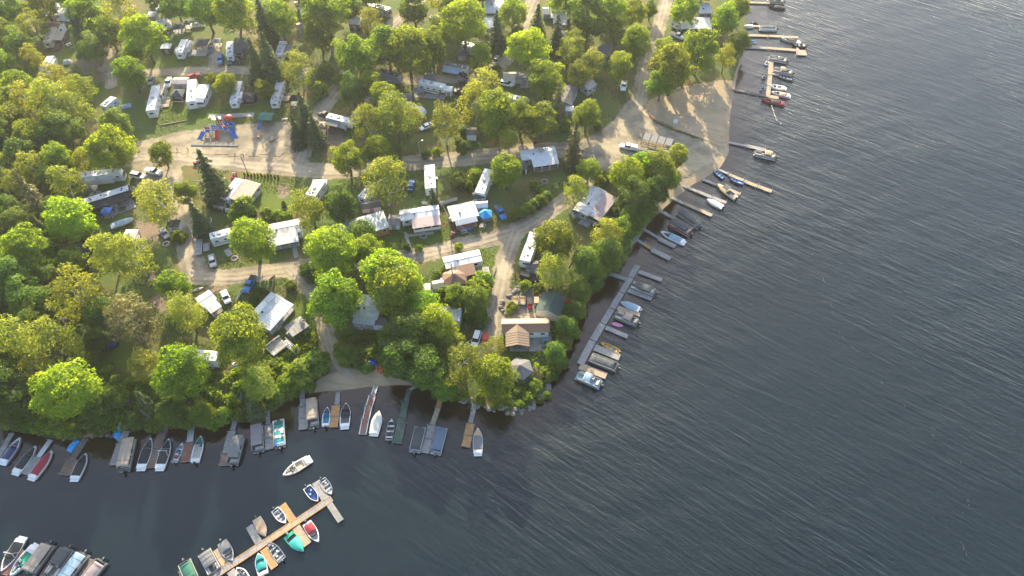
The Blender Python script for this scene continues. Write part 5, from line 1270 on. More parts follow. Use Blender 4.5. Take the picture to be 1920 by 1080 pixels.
def runabout(A, B_, beam, label, cover=None, bow=None, hullm=WHITE, floorm=None, motor=None, seat=SEATC, canvas=None, ref=None, tower=False, covers=(.13, .62), stripe=None, platform=True, name='motorboat', cat='motorboat'):
    x, y, z, rz, Ln = place2(A, B_, .7)
    t = thing(name, label, cat, (x, y, 0), rz, BG, ref)
    fb = .72; c0, c1 = .14, .90
    part('hull', None, lambda m: hull(m, Ln, beam, fb, c0, c1, .2, .32), hullm, t)
    if stripe is not None: part('hull_stripe', None, lambda m: m.loft([[((s - .5) * Ln, k * (hull_prof(s, beam) * .985 + .012), .38), ((s - .5) * Ln, k * (hull_prof(s, beam) + .012), .62)] for s in [i / 12 for i in range(13)] for k in (1,)], closed=False, caps=False).loft([[((s - .5) * Ln, -(hull_prof(s, beam) + .012), .62), ((s - .5) * Ln, -(hull_prof(s, beam) * .985 + .012), .38)] for s in [i / 12 for i in range(13)]], closed=False, caps=False), stripe, t)
    ip = inner_pts(Ln, beam, fb, c0, c1, .2)
    part('cockpit_floor', None, lambda m: m.loft([[(p[0], -p[1], .33), (p[0], p[1], .33)] for p in ip], closed=False, caps=False), floorm or FLOORC, t)
    def cov(m, a, b, pk):
        cp = inner_pts(Ln, beam, fb, a, b, .09)
        n = len(cp) - 1
        m.loft([[(p[0], -p[1] + 2 * p[1] * k / 6, p[2] + .05 + (pk * math.sin(math.pi * k / 6) * (math.sin(math.pi * min(1, (i + .3) / n * .95)) ** .5 if 0 < i < n else .12))) for k in range(7)] for i, p in enumerate(cp)], closed=False, caps=False)
    if cover is not None:
        a, b = covers
        part('cover', None, lambda m: cov(m, a, b, .28), cover, t, smooth=True)
    if bow is not None: part('bow_cover', None, lambda m: cov(m, .66, .93, .12), bow, t, smooth=True)
    if cover is None or covers[1] < .7:
        def ws(m):
            b = hull_prof(.64, beam) - .16
            m.loft([[(.15 * Ln, -b, fb + .05), (.12 * Ln, -b * .94, fb + .5)], [(.2 * Ln, -b * .5, fb + .05), (.16 * Ln, -b * .48, fb + .5)], [(.2 * Ln, b * .5, fb + .05), (.16 * Ln, b * .48, fb + .5)], [(.15 * Ln, b, fb + .05), (.12 * Ln, b * .94, fb + .5)]], closed=False, caps=False)
        part('windshield', None, ws, GLASS, t)
        part('bow_divider', None, lambda m: m.box((.16 * Ln, 0, fb - .12), (.1, hull_prof(.66, beam) * 1.7, .3)), hullm, t)
    if cover is None:
        for k in (-1, 1):
            part('seat', 'bs', lambda m: m.box((0, 0, .1), (.5, .5, .2)).box((-.22, 0, .38), (.12, .5, .42)), seat, t, (.03 * Ln, k * beam * .22, .42))
            part('bow_seat', None, lambda m: m.box((.27 * Ln, k * hull_prof(.77, beam) * .5, .52), (.16 * Ln, .34, .2), rz=-k * .2), seat, t)
        part('rear_bench', None, lambda m: m.box((-.31 * Ln, 0, .52), (.5, beam * .72, .3)).box((-.345 * Ln, 0, .75), (.14, beam * .72, .3)), seat, t)
        part('console', 'cons', lambda m: m.box((0, 0, .22), (.35, .55, .5), taper=.8), CARG, t, (.12 * Ln, -beam * .22, .4))
    if canvas is not None:
        part('bimini_top', None, lambda m: m.loft([[((.02 - .13) * Ln, -beam * .42 + beam * .84 * k / 6, fb + 1.25 + .14 * math.sin(math.pi * k / 6)) for k in range(7)], [((.02 + .13) * Ln, -beam * .42 + beam * .84 * k / 6, fb + 1.25 + .14 * math.sin(math.pi * k / 6)) for k in range(7)]], closed=False, caps=False), canvas, t)
        for k in (-1, 1): part('bimini_frame', None, lambda m: m.tube([((.02 - .13) * Ln, k * beam * .42, fb + 1.25), (.02 * Ln, k * beam * .44, fb), ((.02 + .13) * Ln, k * beam * .42, fb + 1.25)], .025), STEEL, t)
    if tower: part('wake_tower', None, lambda m: m.tube([(.06 * Ln, -beam * .42, fb), (.0, -beam * .36, fb + 1.35), (.0, beam * .36, fb + 1.35), (.06 * Ln, beam * .42, fb)], .05, 6).tube([(-.1 * Ln, -beam * .42, fb), (.0, -beam * .36, fb + 1.35)], .04).tube([(-.1 * Ln, beam * .42, fb), (.0, beam * .36, fb + 1.35)], .04), WHITE, t)
    if platform and not motor: part('swim_platform', None, lambda m: m.box((-.5 * Ln - .25, 0, .38), (.6, beam * .8, .08)), hullm, t)
    if motor is not None: outboard(t, -.5 * Ln, 0, .6, motor)
    else: part('engine_hatch', None, lambda m: m.box((-.43 * Ln, 0, fb + .1), (.1 * Ln, beam * .6, .12)), hullm, t)
    for k in (-1, 1): part('cleat', 'cl', lambda m: m.box((0, 0, 0), (.2, .05, .06)), STEEL, t, (.3 * Ln, k * (hull_prof(.8, beam) - .1), fb + .1))
    return t
def place2(A, B, dz):
    a, b = G(*A, dz), G(*B, dz); c = (a + b) / 2
    return c.x, c.y, 0, math.atan2(b.y - a.y, b.x - a.x), math.hypot(b.x - a.x, b.y - a.y)
def skiff(A, B_, beam, label, hullm=STEEL, inside=None, bench=STEEL, cover=None, motor=BLACK, stuff=(), ref=None, rim=None, name='fishing_boat', cat='fishing boat'):
    x, y, z, rz, Ln = place2(A, B_, .5)
    t = thing(name, label, cat, (x, y, 0), rz, BG, ref)
    fb = .55
    part('hull', None, lambda m: hull(m, Ln, beam, fb, .03, .96, .1, .1, .3, 2.4, -.12), hullm, t)
    ip = inner_pts(Ln, beam, fb, .03, .96, .1, sharp=2.4)
    part('floor', None, lambda m: m.loft([[(p[0], -p[1], .11), (p[0], p[1], .11)] for p in ip], closed=False, caps=False), inside or SEATG, t)
    if rim is not None:
        for k in (-1, 1): part('gunwale', None, lambda m: m.tube([((s - .5) * Ln, k * (hull_prof(s, beam, 2.4) - .03), fb + .06 + .3 * max(0, s - .4) ** 2) for s in [i / 10 for i in range(11)]], .06, 6), rim, t)
    if cover is None:
        for s in (.14, .4, .64): part('bench', None, lambda m: m.box(((s - .5) * Ln, 0, .38), (.34, 2 * (hull_prof(s, beam, 2.4) - .13), .07)), bench, t)
        part('bow_deck', None, lambda m: m.add([((.82 - .5) * Ln, -hull_prof(.82, beam, 2.4) + .12, fb + .02), ((.82 - .5) * Ln, hull_prof(.82, beam, 2.4) - .12, fb + .02), (.45 * Ln, 0, fb + .1)], [(0, 1, 2)]), bench, t)
        for i, m_ in enumerate(stuff): part(('gear_bag', 'seat', 'cooler', 'tackle_box')[i % 4], None, lambda m: m.box(((-.22 + .16 * i) * Ln, (-1) ** i * beam * .16, .34), (.5, .42, .42), taper=.85), m_, t)
    else:
        cp = inner_pts(Ln, beam, fb, .03, .95, .04, sharp=2.4)
        part('cover', None, lambda m: m.loft([[(p[0], -p[1] + 2 * p[1] * k / 6, p[2] + .04 + .22 * math.sin(math.pi * k / 6) * (1 if 0 < i < len(cp) - 1 else .1)) for k in range(7)] for i, p in enumerate(cp)], closed=False, caps=False), cover, t, smooth=True)
    if motor is not None: outboard(t, -.5 * Ln, 0, .5, motor, .75)
    return t
def pontoon(A, B_, beam, label, top=None, full=None, seat=SEATC, rail=STEEL, cover_len=(-.42, .36), ref=None, motor=BLACK, floorm=None, stripes=None, tophigh=1.9, rails=True):
    """A stern, B bow."""
    x, y, z, rz, Ln = place2(A, B_, .8)
    t = thing('pontoon_boat', label, 'pontoon boat', (x, y, 0), rz, BG, ref)
    for k in (-1, 1):
        part('pontoon', None, lambda m: m.loft([[(xx, k * beam * .33 + math.cos(a) * r, .12 + math.sin(a) * r + up) for a in [2 * math.pi * i / 10 for i in range(10)]] for xx, r, up in ((-.48 * Ln, .3, 0), (.36 * Ln, .3, 0), (.46 * Ln, .2, .07), (.51 * Ln, .04, .15))]), STEEL, t, smooth=True)
    part('deck', None, lambda m: m.box((0, 0, .5), (Ln * .97, beam, .12)), floorm or FLOORC, t)
    if rails:
        for k in (-1, 1):
            part('side_fence', None, lambda m: m.box((0, k * (beam / 2 - .05), .86), (Ln * .86, .05, .58)), rail, t)
            part('corner_fence', None, lambda m: m.box((.43 * Ln, k * beam * .31, .86), (.05, beam * .34, .58)), rail, t)
            part('rail_tube', None, lambda m: m.cyl((-.43 * Ln, k * (beam / 2 - .05), 1.18), (.43 * Ln, k * (beam / 2 - .05), 1.18), .035, n=6), WHITE, t)
        part('stern_fence', None, lambda m: m.box((-.43 * Ln, -beam * .1, .86), (.05, beam * .7, .58)), rail, t)
    if full is None:
        for k in (-1, 1):
            part('bow_lounge', None, lambda m: m.box((.29 * Ln, k * beam * .35, .76), (.24 * Ln, .55, .4)).box((.29 * Ln, k * beam * .45, 1.02), (.24 * Ln, .16, .3)), seat, t)
        part('stern_lounge', None, lambda m: m.box((-.34 * Ln, -beam * .1, .76), (.6, beam * .6, .4)).box((-.385 * Ln, -beam * .1, 1.02), (.16, beam * .6, .35)), seat, t)
        part('helm_console', 'helm', lambda m: m.box((0, 0, .4), (.5, .7, .75), taper=.85), WHITE, t, (-.02 * Ln, -beam * .28, .58))
        part('helm_seat', 'hseat', lambda m: m.box((0, 0, .3), (.5, .5, .25)).box((-.22, 0, .6), (.12, .5, .5)), seat, t, (-.14 * Ln, -beam * .27, .58))
        part('table', 'ptab', lambda m: m.cyl((0, 0, .5), (0, 0, .55), .35, n=10).cyl((0, 0, 0), (0, 0, .5), .05, n=6), CARBE, t, (.12 * Ln, beam * .1, .58))
    if stripes:
        for i, m_ in enumerate(stripes): part('striped_bench', None, lambda m: m.box(((-.36 + .115 * i) * Ln, 0, .84 + .02 * (i % 2)), (Ln * .1, beam * .82, .3)), m_, t)
    if top is not None:
        a, b = cover_len
        part('canopy', None, lambda m: m.loft([[(xx * Ln, -beam * .46 + beam * .92 * k / 8, tophigh + zz + .2 * math.sin(math.pi * k / 8)) for k in range(9)] + [(xx * Ln, beam * .46 - beam * .92 * k / 8, tophigh + zz - .07 + .2 * math.sin(math.pi * k / 8)) for k in range(9)] for xx, zz in ((a, -.14), (a + .04, 0), ((a + b) / 2 - .02, .04), ((a + b) / 2 + .02, .04), (b - .04, 0), (b, -.14))]), top, t)
        for s in (a + .03, b - .03):
            for k in (-1, 1): part('canopy_pole', ('cpo', tophigh), lambda m: m.cyl((0, 0, 0), (0, 0, tophigh - .62), .03, n=5), STEEL, t, (s * Ln, k * beam * .45, .58))
        for s in (a + .2 * (b - a), a + .5 * (b - a), a + .8 * (b - a)): part('canopy_bow', None, lambda m: m.tube([(s * Ln, -beam * .46 + beam * .92 * k / 8, tophigh + .075 + .2 * math.sin(math.pi * k / 8)) for k in range(9)], .03, 5), top, t)
    if full is not None:
        n = 8
        def fc(m):
            m.loft([[(xx * Ln, -beam * .485 + beam * .97 * k / 8, .95 + (hh * math.sin(math.pi * k / 8) ** .6 if 0 < k < 8 else 0)) for k in range(9)] for xx, hh in ((-.35, .1), (-.33, .4), (-.27, .48), (-.2, .38), (-.1, .5), (0, .55), (.12, .42), (.26, .48), (.41, .36), (.45, .05))], closed=False, caps=False)
        part('cover', None, fc, full, t, smooth=True)
        for s in (-.27, -.1, .12, .3): part('cover_seam', None, lambda m: m.tube([(s * Ln, -beam * .47 + beam * .94 * k / 8, .98 + .48 * math.sin(math.pi * k / 8) ** .6) for k in range(9)], .025, 5), full, t)
    if motor is not None: outboard(t, -.49 * Ln, 0, .5, motor)
    return t
# bay shore, west to east
runabout((5,867),(38,820),2.4,'navy runabout with grey bow cushions, leftmost on the bay shore',cover=NAVY,covers=(.12,.6),hullm=CARW,seat=SEATG,stripe=NAVY)
runabout((29,886),(67,836),2.4,'white boat with black covers left of the red-covered boat',cover=CANVK,bow=CANVK,covers=(.15,.64))
runabout((59,896),(97,845),2.4,'white boat with a long red cover',cover=MAROON,covers=(.1,.93),ref='red-covered boat')
runabout((139,898),(161,850),2.4,'white boat with black covers moored right of the wide brown dock',cover=CANVK,bow=CANVK,covers=(.12,.66))
pontoon((231,884),(245,822),2.9,'pontoon boat under a long tan-grey canopy beside the stairway dock',top=CANVB,cover_len=(-.4,.47),ref='tan-canopied bay pontoon')
runabout((264,878),(283,821),2.5,'white boat with black covers left of the long brown dock',cover=CANVK,bow=CANVK,covers=(.16,.64))
runabout((299,878),(317,822),2.5,'white boat with black covers and speaker tower right of the long brown dock',cover=CANVK,bow=CANVK,covers=(.14,.62),tower=True)
skiff((327,867),(343,829),1.6,'small aluminium boat with blue cushion and red fuel tank',stuff=(RED,CANVD,BLUE),ref='small cluttered aluminium boat')
runabout((365,866),(377,817),2.3,'white cuddy boat with a green canvas bow shade',motor=BLACK,floorm=SEATC,bow=GREENC,ref='green-shaded white boat')
pontoon((435,872),(450,818),2.7,'pontoon boat under a grey canopy left of centre bay',top=CANVG,cover_len=(-.3,.48))
pontoon((484,848),(482,798),2.7,'pontoon boat under a mauve canopy',top=CANVM,cover_len=(-.3,.48),ref='mauve-canopied pontoon')
pontoon((525,839),(522,785),2.6,'open pontoon boat with teal and white striped benches and red slide',stripes=(SKYB,TEAL,WHITE,TEAL,WHITE,TEAL,GREENC),ref='teal-benched pontoon',rail=WHITE)
pontoon((588,802),(584,749),2.7,'pontoon boat under a beige see-through cover in the cove',top=CANVB,cover_len=(-.28,.48))
runabout((610,798),(614,763),1.9,'small runabout with blue and teal interior',motor=BLACK,hullm=CARW,floorm=TEAL,seat=BLUE,bow=NAVY,name='motorboat')
runabout((646,800),(649,755),2.5,'white runabout with black cockpit and white stern',cover=CANVK,covers=(.42,.66),bow=CANVK)
runabout((701,813),(711,770),2.6,'white runabout fully wrapped in an off-white cover',cover=CANVW,covers=(.08,.95))
skiff((729,825),(735,784),1.9,'dark aluminium fishing boat beside the green dock',hullm=mat('tarnished_aluminium',(.26,.26,.24),.5,.4),inside=CANVD,stuff=(CANVD,BROWNW,CANVG),ref='dark fishing boat')
pontoon((777,848),(789,799),2.6,'pontoon boat under a flat charcoal-green cover',full=CANVD,floorm=SEATG)
pontoon((816,852),(830,800),2.6,'pontoon boat under a slate-blue cover in the cove mouth',full=CANVS,floorm=SEATG)
runabout((896,850),(896,802),2.3,'white bowrider with dark cover and tan bow, last by the stone point',cover=CANVG,covers=(.16,.7),bow=CANVT)
runabout((579,861),(530,891),2.5,'white motorboat under way alone in the open bay',seat=SEATC,floorm=CARBE,tower=True,stripe=YELLOW,ref='moving white motorboat')
# floating dock boats
skiff((575,913),(596,940),2.0,'blue-hulled open boat with white rim at the floating dock end',hullm=WHITE,inside=BLUE,bench=NAVY,stuff=(PALEB,PALEB),rim=WHITE)
skiff((603,899),(622,927),2.0,'aluminium fishing boat with cream seats at the floating dock tip',hullm=STEEL,inside=SEATG,stuff=(SEATC,BROWNW),rim=STEEL,ref='tip fishing boat')
skiff((515,955),(536,981),1.9,'white fishing boat with grey floor beside the orange finger dock',hullm=WHITE,inside=SEATG,stuff=(CANVG,SEATC,NAVY),rim=WHITE)
skiff((481,972),(498,1006),2.1,'fishing boat under a tan cover',cover=CANVT,hullm=STEEL)
runabout((575,980),(597,1016),2.2,'white runabout with a maroon stern cover',cover=MAROON,covers=(.08,.5),motor=BLACK,floorm=SEATG)
runabout((540,1002),(569,1034),2.5,'bright green speedboat with pale green deck',hullm=GREENP,cover=TEAL,covers=(.3,.93),bow=None,motor=WHITE,ref='bright green speedboat')
skiff((529,1050),(503,1017),2.0,'grey fishing boat full of seats and gear',hullm=STEEL,inside=CANVG,stuff=(SEATC,WHITE,CANVD,SEATC),rim=STEEL)
runabout((494,1077),(484,1037),2.3,'white boat with two teal-green covers',cover=TEAL,bow=TEAL,covers=(.22,.64),motor=BLACK)
pontoon((382,1033),(404,1074),2.7,'pontoon boat with a dark grey cover beside the beige finger dock',top=CANVG,cover_len=(-.38,.2),tophigh=1.5)
runabout((416,1016),(436,1052),2.3,'silver boat with a grey stern canopy at the beige finger dock',cover=CANVG,covers=(.05,.45),motor=BLACK,hullm=SILVER,floorm=SEATG)
pontoon((345,1052),(362,1090),2.6,'boat under a sagging dark green tarp at the lower frame edge',full=GREENC,rails=True)
runabout((462,1092),(444,1064),2.3,'white open boat cut by the lower frame edge',floorm=SEATG,motor=BLACK)
# lower corner cluster
runabout((40,1010),(2,1072),2.6,'white wakeboat with black canopy in the lower corner',cover=CANVK,covers=(.12,.6),tower=True,stripe=NAVY)
runabout((66,1024),(18,1080),2.5,'white runabout with lime green cushion in the lower corner',seat=WHITE,floorm=GREENP)
pontoon((95,1019),(54,1076),2.8,'pontoon boat under a tan canopy in the lower corner cluster',top=CANVB,cover_len=(-.42,.46),ref='tan-canopied corner pontoon')
pontoon((131,1027),(92,1082),2.8,'pontoon boat under a charcoal stern canopy in the lower corner cluster',top=CANVD,cover_len=(-.42,.12))
pontoon((160,1036),(118,1090),2.8,'pontoon boat under a blue-grey canopy in the lower corner cluster',top=PALEB,cover_len=(-.4,.46))
pontoon((193,1050),(155,1096),2.8,'pontoon boat with orange-grey cover, rightmost of the corner cluster',full=CANVM)
# marina
pontoon((1230,550),(1182,533),2.5,'marina pontoon boat with a dark canopy, northmost on the spine',top=CANVD,cover_len=(-.3,.32))
runabout((1199,580),(1164,566),2.1,'marina runabout wrapped in a pale blue cover',cover=PALEB,covers=(.1,.95),motor=WHITE)
pontoon((1197,606),(1153,588),2.4,'white open pontoon boat with small beige canopy in mid marina',top=CANVB,cover_len=(-.2,.12))
skiff((1161,660),(1126,643),1.5,'yellow wooden rowboat at the marina',hullm=YELLOW,inside=CARBE,bench=YELLOW,stuff=(BLUE,),rim=YELLOW,motor=BLACK,name='rowboat',cat='rowboat')
pontoon((1159,690),(1105,669),2.7,'marina pontoon boat under a black and beige full cover',full=CANVD)
pontoon((1127,722),(1081,702),2.6,'marina pontoon boat with a small blue canopy, southmost on the spine',top=PALEB,cover_len=(-.1,.2),floorm=PALEB)
# east shore
skiff((1357,334),(1338,319),1.5,'blue rowboat nearest the sand on the long pale dock',hullm=BLUE,inside=PALEB,bench=PALEB,stuff=(),motor=None,rim=PALEB,name='rowboat',cat='rowboat')
skiff((1395,344),(1369,335),1.5,'blue rowboat farther out on the long pale dock',hullm=BLUE,inside=SEATG,bench=PALEB,stuff=(WHITE,),motor=None,rim=PALEB,name='rowboat',cat='rowboat')
runabout((1380,371),(1344,344),2.6,'tan cabin cruiser with black canopy',cover=CANVT,covers=(.42,.9),canvas=CANVD,hullm=CARBE,motor=BLACK,ref='tan cabin cruiser')
runabout((1355,388),(1325,373),2.2,'plain white runabout at the end of its grey dock',cover=CANVW,covers=(.12,.92),motor=BLACK)
pontoon((1313,424),(1271,398),2.6,'upper of two dark-canopied pontoons near the shore trees',top=CANVD,cover_len=(-.4,.45))
pontoon((1296,438),(1256,416),2.6,'lower dark-canopied pontoon with a red side',top=CANVD,cover_len=(-.3,.45),rail=MAROON)
runabout((1282,454),(1239,434),2.5,'white cruiser with pale blue canopy by the shore boardwalk',cover=PALEB,covers=(.08,.62))
pontoon((1456,295),(1414,285),2.4,'beach pontoon boat with small tan canopy',top=CANVT,cover_len=(-.28,.05),ref='beach pontoon')
# north docks
pontoon((1477,114),(1441,107),2.4,'beige pontoon boat at the head of the northern spine dock',seat=SEATC,floorm=FLOORC,rail=CARBE)
pontoon((1487,137),(1449,130),2.5,'pontoon boat with small beige canopy on the northern spine dock',top=CANVB,cover_len=(-.1,.15))
skiff((1487,149),(1460,143),1.7,'dark fishing boat with black motor below the northern pontoons',hullm=CARG,inside=SEATG,stuff=(SEATC,CARG))
runabout((1472,165),(1442,160),2.3,'bright white bowrider on the northern spine dock',seat=WHITE,floorm=SEATG)
runabout((1480,179),(1446,172),2.3,'white and red runabout with tan cover on the northern spine dock',cover=CANVT,covers=(.2,.55),stripe=RED)
runabout((1470,194),(1429,186),2.3,'maroon runabout with black cockpit at the spine dock foot',hullm=MAROON,cover=CANVK,covers=(.2,.6))
runabout((1499,79),(1464,70),2.3,'white and black runabout at the long sunlit dock',cover=CANVK,covers=(.15,.6),stripe=CARK)
runabout((1512,85),(1486,84),2.1,'black fishing boat behind the square platform',hullm=CARK,motor=BLACK,floorm=CANVD)
pontoon((1457,53),(1423,52),2.4,'dark-floored pontoon boat with maroon reflection near the covered craft',full=CANVD,rail=WHITE)
runabout((1412,48),(1396,49),2.0,'small craft under a white cover at the short tan dock',cover=CANVW,covers=(.05,.95),platform=False)
runabout((1472,14),(1443,11),2.3,'black runabout below the boat lift at the frame top',hullm=CARK,cover=CANVK,covers=(.1,.7))
pontoon((1471,2),(1440,1),2.6,'blue-canopied pontoon on the boat lift at the frame top',top=CANVS,cover_len=(-.45,.45))
def jetski(A, B_, m, label):
    x, y, z, rz, _ = place2(A, B_, .5)
    t = thing('jet_ski', label, 'jet ski', (x, y, 0), rz, 'jet skis')
    part('hull', None, lambda b: hull(b, 3.0, 1.15, .45, .2, .5, .12, .3, .25, 2.0, -.1), m, t)
    part('seat', 'js', lambda b: b.box((-.35, 0, .7), (1.5, .36, .36), taper=.8), BLACK, t)
    part('handlebar', 'jh', lambda b: b.box((.45, 0, .85), (.3, .3, .4), taper=.7).cyl((.4, -.4, 1.05), (.4, .4, 1.05), .03, n=5), CARG, t)
jetski((1436,121),(1440,113),WHITE,'white jet ski at the head of the northern spine dock')
jetski((1431,147),(1437,139),CARG,'dark grey jet ski on the shore side of the northern spine')
jetski((1428,168),(1434,162),PALEB,'pale jet ski on the shore side near the spine foot')
jetski((1420,44),(1409,43),NAVY,'dark jet ski behind the white-covered craft')
jetski((209,815),(209,802),CARG,'dark jet ski beached left of the paddle boards')
def board(A, B_, w, m, label, name='paddle_board', cat='paddle board', zz=.25, m2=None):
    a, b = GT(*A, zz), GT(*B_, zz); c = (a + b) / 2; Ln = (b - a).length
    t = thing(name, label, cat, (c.x, c.y, max(hz(c.x, c.y), .0) + .03), math.atan2(b.y - a.y, b.x - a.x), 'kayaks and boards')
    part('hull', None, lambda mb: mb.loft([[((s - .5) * Ln, math.cos(q) * w / 2 * max(.03, math.sin(math.pi * min(max(s, .01), .99)) ** .55), .16 + math.sin(q) * .14) for q in [2 * math.pi * i / 8 for i in range(8)]] for s in [i / 10 for i in range(11)]]), m, t, smooth=True)
    part('seat', ('bds', m2.name if m2 else ''), lambda mb: mb.box((0, 0, .3), (.6, w * .5, .06)), m2 or CANVD, t)
    return t
board((223,808),(229,782),1.0,PALEB,'pale white-blue paddle board propped by the dock stairway',m2=WHITE)
board((226,811),(233,789),1.0,GREENP,'green and teal kayak beside the pale paddle board','kayak','kayak',m2=SKYB)
board((1400,78),(1416,79),.9,SKYB,'teal kayak on the water by the square-ended dock','kayak','kayak')
board((1402,82),(1418,83),.9,PALEB,'pale kayak just below the teal kayak','kayak','kayak')
board((1490,99),(1494,110),1.0,CARW,'white board with red tip by the square platform',m2=RED)
board((1145,611),(1167,618),1.4,PINK,'long pink inflatable float at the marina','inflatable_float','inflatable float',.2,PINK)
board((360,546),(382,539),1.1,CARBE,'beige canoe upside down behind the small white cottage','canoe','canoe')
board((706,684),(712,700),1.0,ORANGE,'orange kayak on the cove beach','kayak','kayak')
board((711,684),(717,699),.9,ORANGE,'second orange kayak on the cove beach, against the trees','kayak','kayak',m2=RED)
# ------------------------------------------------------------------ the lakefront house's front gable, patio and flag
house = [o for o in COL.objects if o.get('label', '').startswith('lakefront house')][0]
def front_gable(m):
    x0, w, yf, yv, ye, zr, ze = -2.2, 3.0, -6.4, -.25, -2.25, 3.85, 2.85
    for s in (-1, 1):
        q = [(x0, yf, zr), (x0, yv, zr), (x0 + s * w, ye, ze), (x0 + s * w, yf, ze)]
        m.add(q + [(a, b, c - .1) for a, b, c in q], [(0, 1, 2, 3), (7, 6, 5, 4), (0, 3, 7, 4), (2, 1, 5, 6), (3, 2, 6, 7)] if s < 0 else [(3, 2, 1, 0), (4, 5, 6, 7), (4, 7, 3, 0), (6, 5, 1, 2), (7, 6, 2, 3)])
        for i in range(1, 6):
            y = yf + .75 * i
            if y < ye - .2: m.box((x0 + s * w / 2, y, (zr + ze) / 2 + .03), (w * 1.04, .06, .06), ry=s * math.atan2(zr - ze, w))
part('porch_roof', None, front_gable, mat('light_brown_metal_roof', (0.22, 0.155, 0.105), 0.55, dirt=.06), house)
for px_ in (-4.9, .5): part('porch_post', 'lp', lambda m: m.box((0, 0, 1.3), (.25, .25, 2.7)), W_BRN, house, (px_, -6.2, 0))
part('truss_beam', None, lambda m: m.box((-2.2, -6.2, 2.72), (5.6, .2, .2)), W_BRN, house)

def patio_slabs(nm, px, py, nx, ny, sz, rz=0.0):
    p = GT(px, py)
    o = struct(nm, MB().box((0, 0, 0), (nx * sz, ny * sz, .1)).mesh(nm, mat('patio_bed', (0.2, 0.19, 0.17), .95)))
    o.location = (p.x, p.y, p.z + .03); o.rotation_euler[2] = rad(rz)
    for i in range(nx):
        for j in range(ny):
            part('paving_slab', ('ps', sz, (i * 3 + j) % 4), lambda m: m.box((0, 0, 0), (sz - .06, sz - .06, .07), taper=.97), CONC, o, ((i - nx / 2 + .5) * sz, (j - ny / 2 + .5) * sz, .065 + R.uniform(0, .012)))
    return o
patio_slabs('patio', 995, 641, 9, 5, 1.2)
patio_slabs('corner_patio', 894, 520, 7, 6, 1.1, 10)
patio_slabs('footpath', 765, 453, 1, 8, .95, 17)
patio_slabs('footpath', 786, 440, 9, 1, .95, 9)
patio_slabs('playground_mat', 434, 217, 14, 2, 1.1, 4)
fp = GT(1056, 586)
t = thing('flagpole', 'flagpole with a red and white flag beside the green-roofed garage', 'flagpole', (fp.x, fp.y, fp.z))
part('pole', None, lambda m: m.cyl((0, 0, 0), (0, 0, 6), .05, .03, 8), STEEL, t)
part('flag', None, lambda m: m.loft([[(0.05 + .25 * i, .1 * math.sin(i * 1.3), 4.6), (0.05 + .25 * i, .1 * math.sin(i * 1.3 + .4), 5.9)] for i in range(8)], closed=False, caps=False), RED, t)

# ------------------------------------------------------------------ shrubs, hedges, undergrowth
SHRUBS = []
def shrub(cx, cy, wpx, k=0, tall=1.0, gold=False):
    p = GT(cx, cy, .8); wm = wpx / PX(p)[2]; r = max(.5, wm / 1.9)
    p = GT(cx, cy, r * .7)
    o = thing('shrub', '', 'shrub', (p.x, p.y, p.z + r * .15 * 0), R.uniform(0, 6.28), 'shrubs and bushes', me=SHRUB[k % 4])
    o.scale = (r, r, r * tall * R.uniform(.85, 1.2))
    SHRUBS.append((o, cx, cy, wm, tall, k % 4))
for row in '''1078,560,30,1 1083,585,28,0 1068,602,32,1 1074,622,26,2 1060,640,34,1 1046,656,28,0 1052,678,28,1 1041,690,26,2 1034,706,26,1 1022,700,20,0 1003,722,24,2 990,746,18,0 970,733,14,2 976,757,15,0 952,752,16,2 930,758,20,0
900,748,22,2 872,742,20,0 850,745,16,2 1010,750,15,1 1026,742,16,0 560,700,56,0 590,688,50,1 540,722,42,0 575,716,40,1 606,672,26,0 650,664,42,0 668,674,36,1 640,656,30,2 704,660,30,0 722,652,30,1 586,515,38,1 574,506,24,0
862,338,34,2 892,332,30,0 867,276,30,1 1000,346,16,0 1009,353,15,1 1016,358,13,0 966,402,25,0 979,397,25,1 992,391,25,0 1004,384,24,1 1015,376,24,0 1026,367,22,1 860,463,16,2 786,466,15,0 764,464,14,1 840,556,40,1 872,560,42,0 896,545,46,0
905,528,38,2 890,582,40,0 902,602,30,1 945,640,20,0 838,505,22,2 820,515,18,0 460,388,42,1 440,403,26,0 500,402,24,2 520,404,22,0 538,406,20,2 336,445,26,0 615,134,34,1 600,170,30,0 640,150,30,1 738,300,26,1 1135,500,30,1 1150,478,34,0
1168,458,30,1 1112,530,34,1 1090,560,26,0 960,575,20,2 955,585,16,0 1010,540,22,2 985,536,22,0 700,352,22,0 800,290,20,1 820,285,18,0 690,690,24,1 735,690,34,0 760,700,30,1 800,715,30,0 665,640,22,1 520,560,18,0 545,535,20,2 505,690,30,1 480,690,26,0
60,790,36,1 110,800,40,0 165,790,40,1 205,770,40,0 250,790,34,1 300,790,36,0 340,785,36,1 420,780,34,0 455,775,30,1 20,790,30,0 130,770,30,1 520,740,36,0 545,735,30,2 270,735,30,0 305,750,30,1 220,720,36,0 200,700,30,1 480,740,26,1 140,805,34,0
30,760,34,1 80,800,34,0 190,800,30,1 285,800,26,0 355,792,24,1 400,795,26,0 1220,395,26,1 1205,412,26,0 1150,500,24,1 1195,425,24,2 930,130,20,1 985,200,22,0 870,250,22,1 1060,235,22,0 1120,235,20,1 1145,330,24,1 1125,340,22,0 1160,395,26,1'''.split():
    x, y, w, k = row.split(','); shrub(float(x), float(y), float(w), int(k))
for i in range(11):
    p = GT(459 + 6.3 * i, 329 + .35 * i)
    o = thing('cedar_shrub', 'slim young cedar in the row between gravel road and sunny garden', 'cedar', (p.x, p.y, p.z), R.uniform(0, 6), 'cedar row by the sunny garden', me=SHRUB[i % 4])
    o.scale = (.36, .36, 1.5)
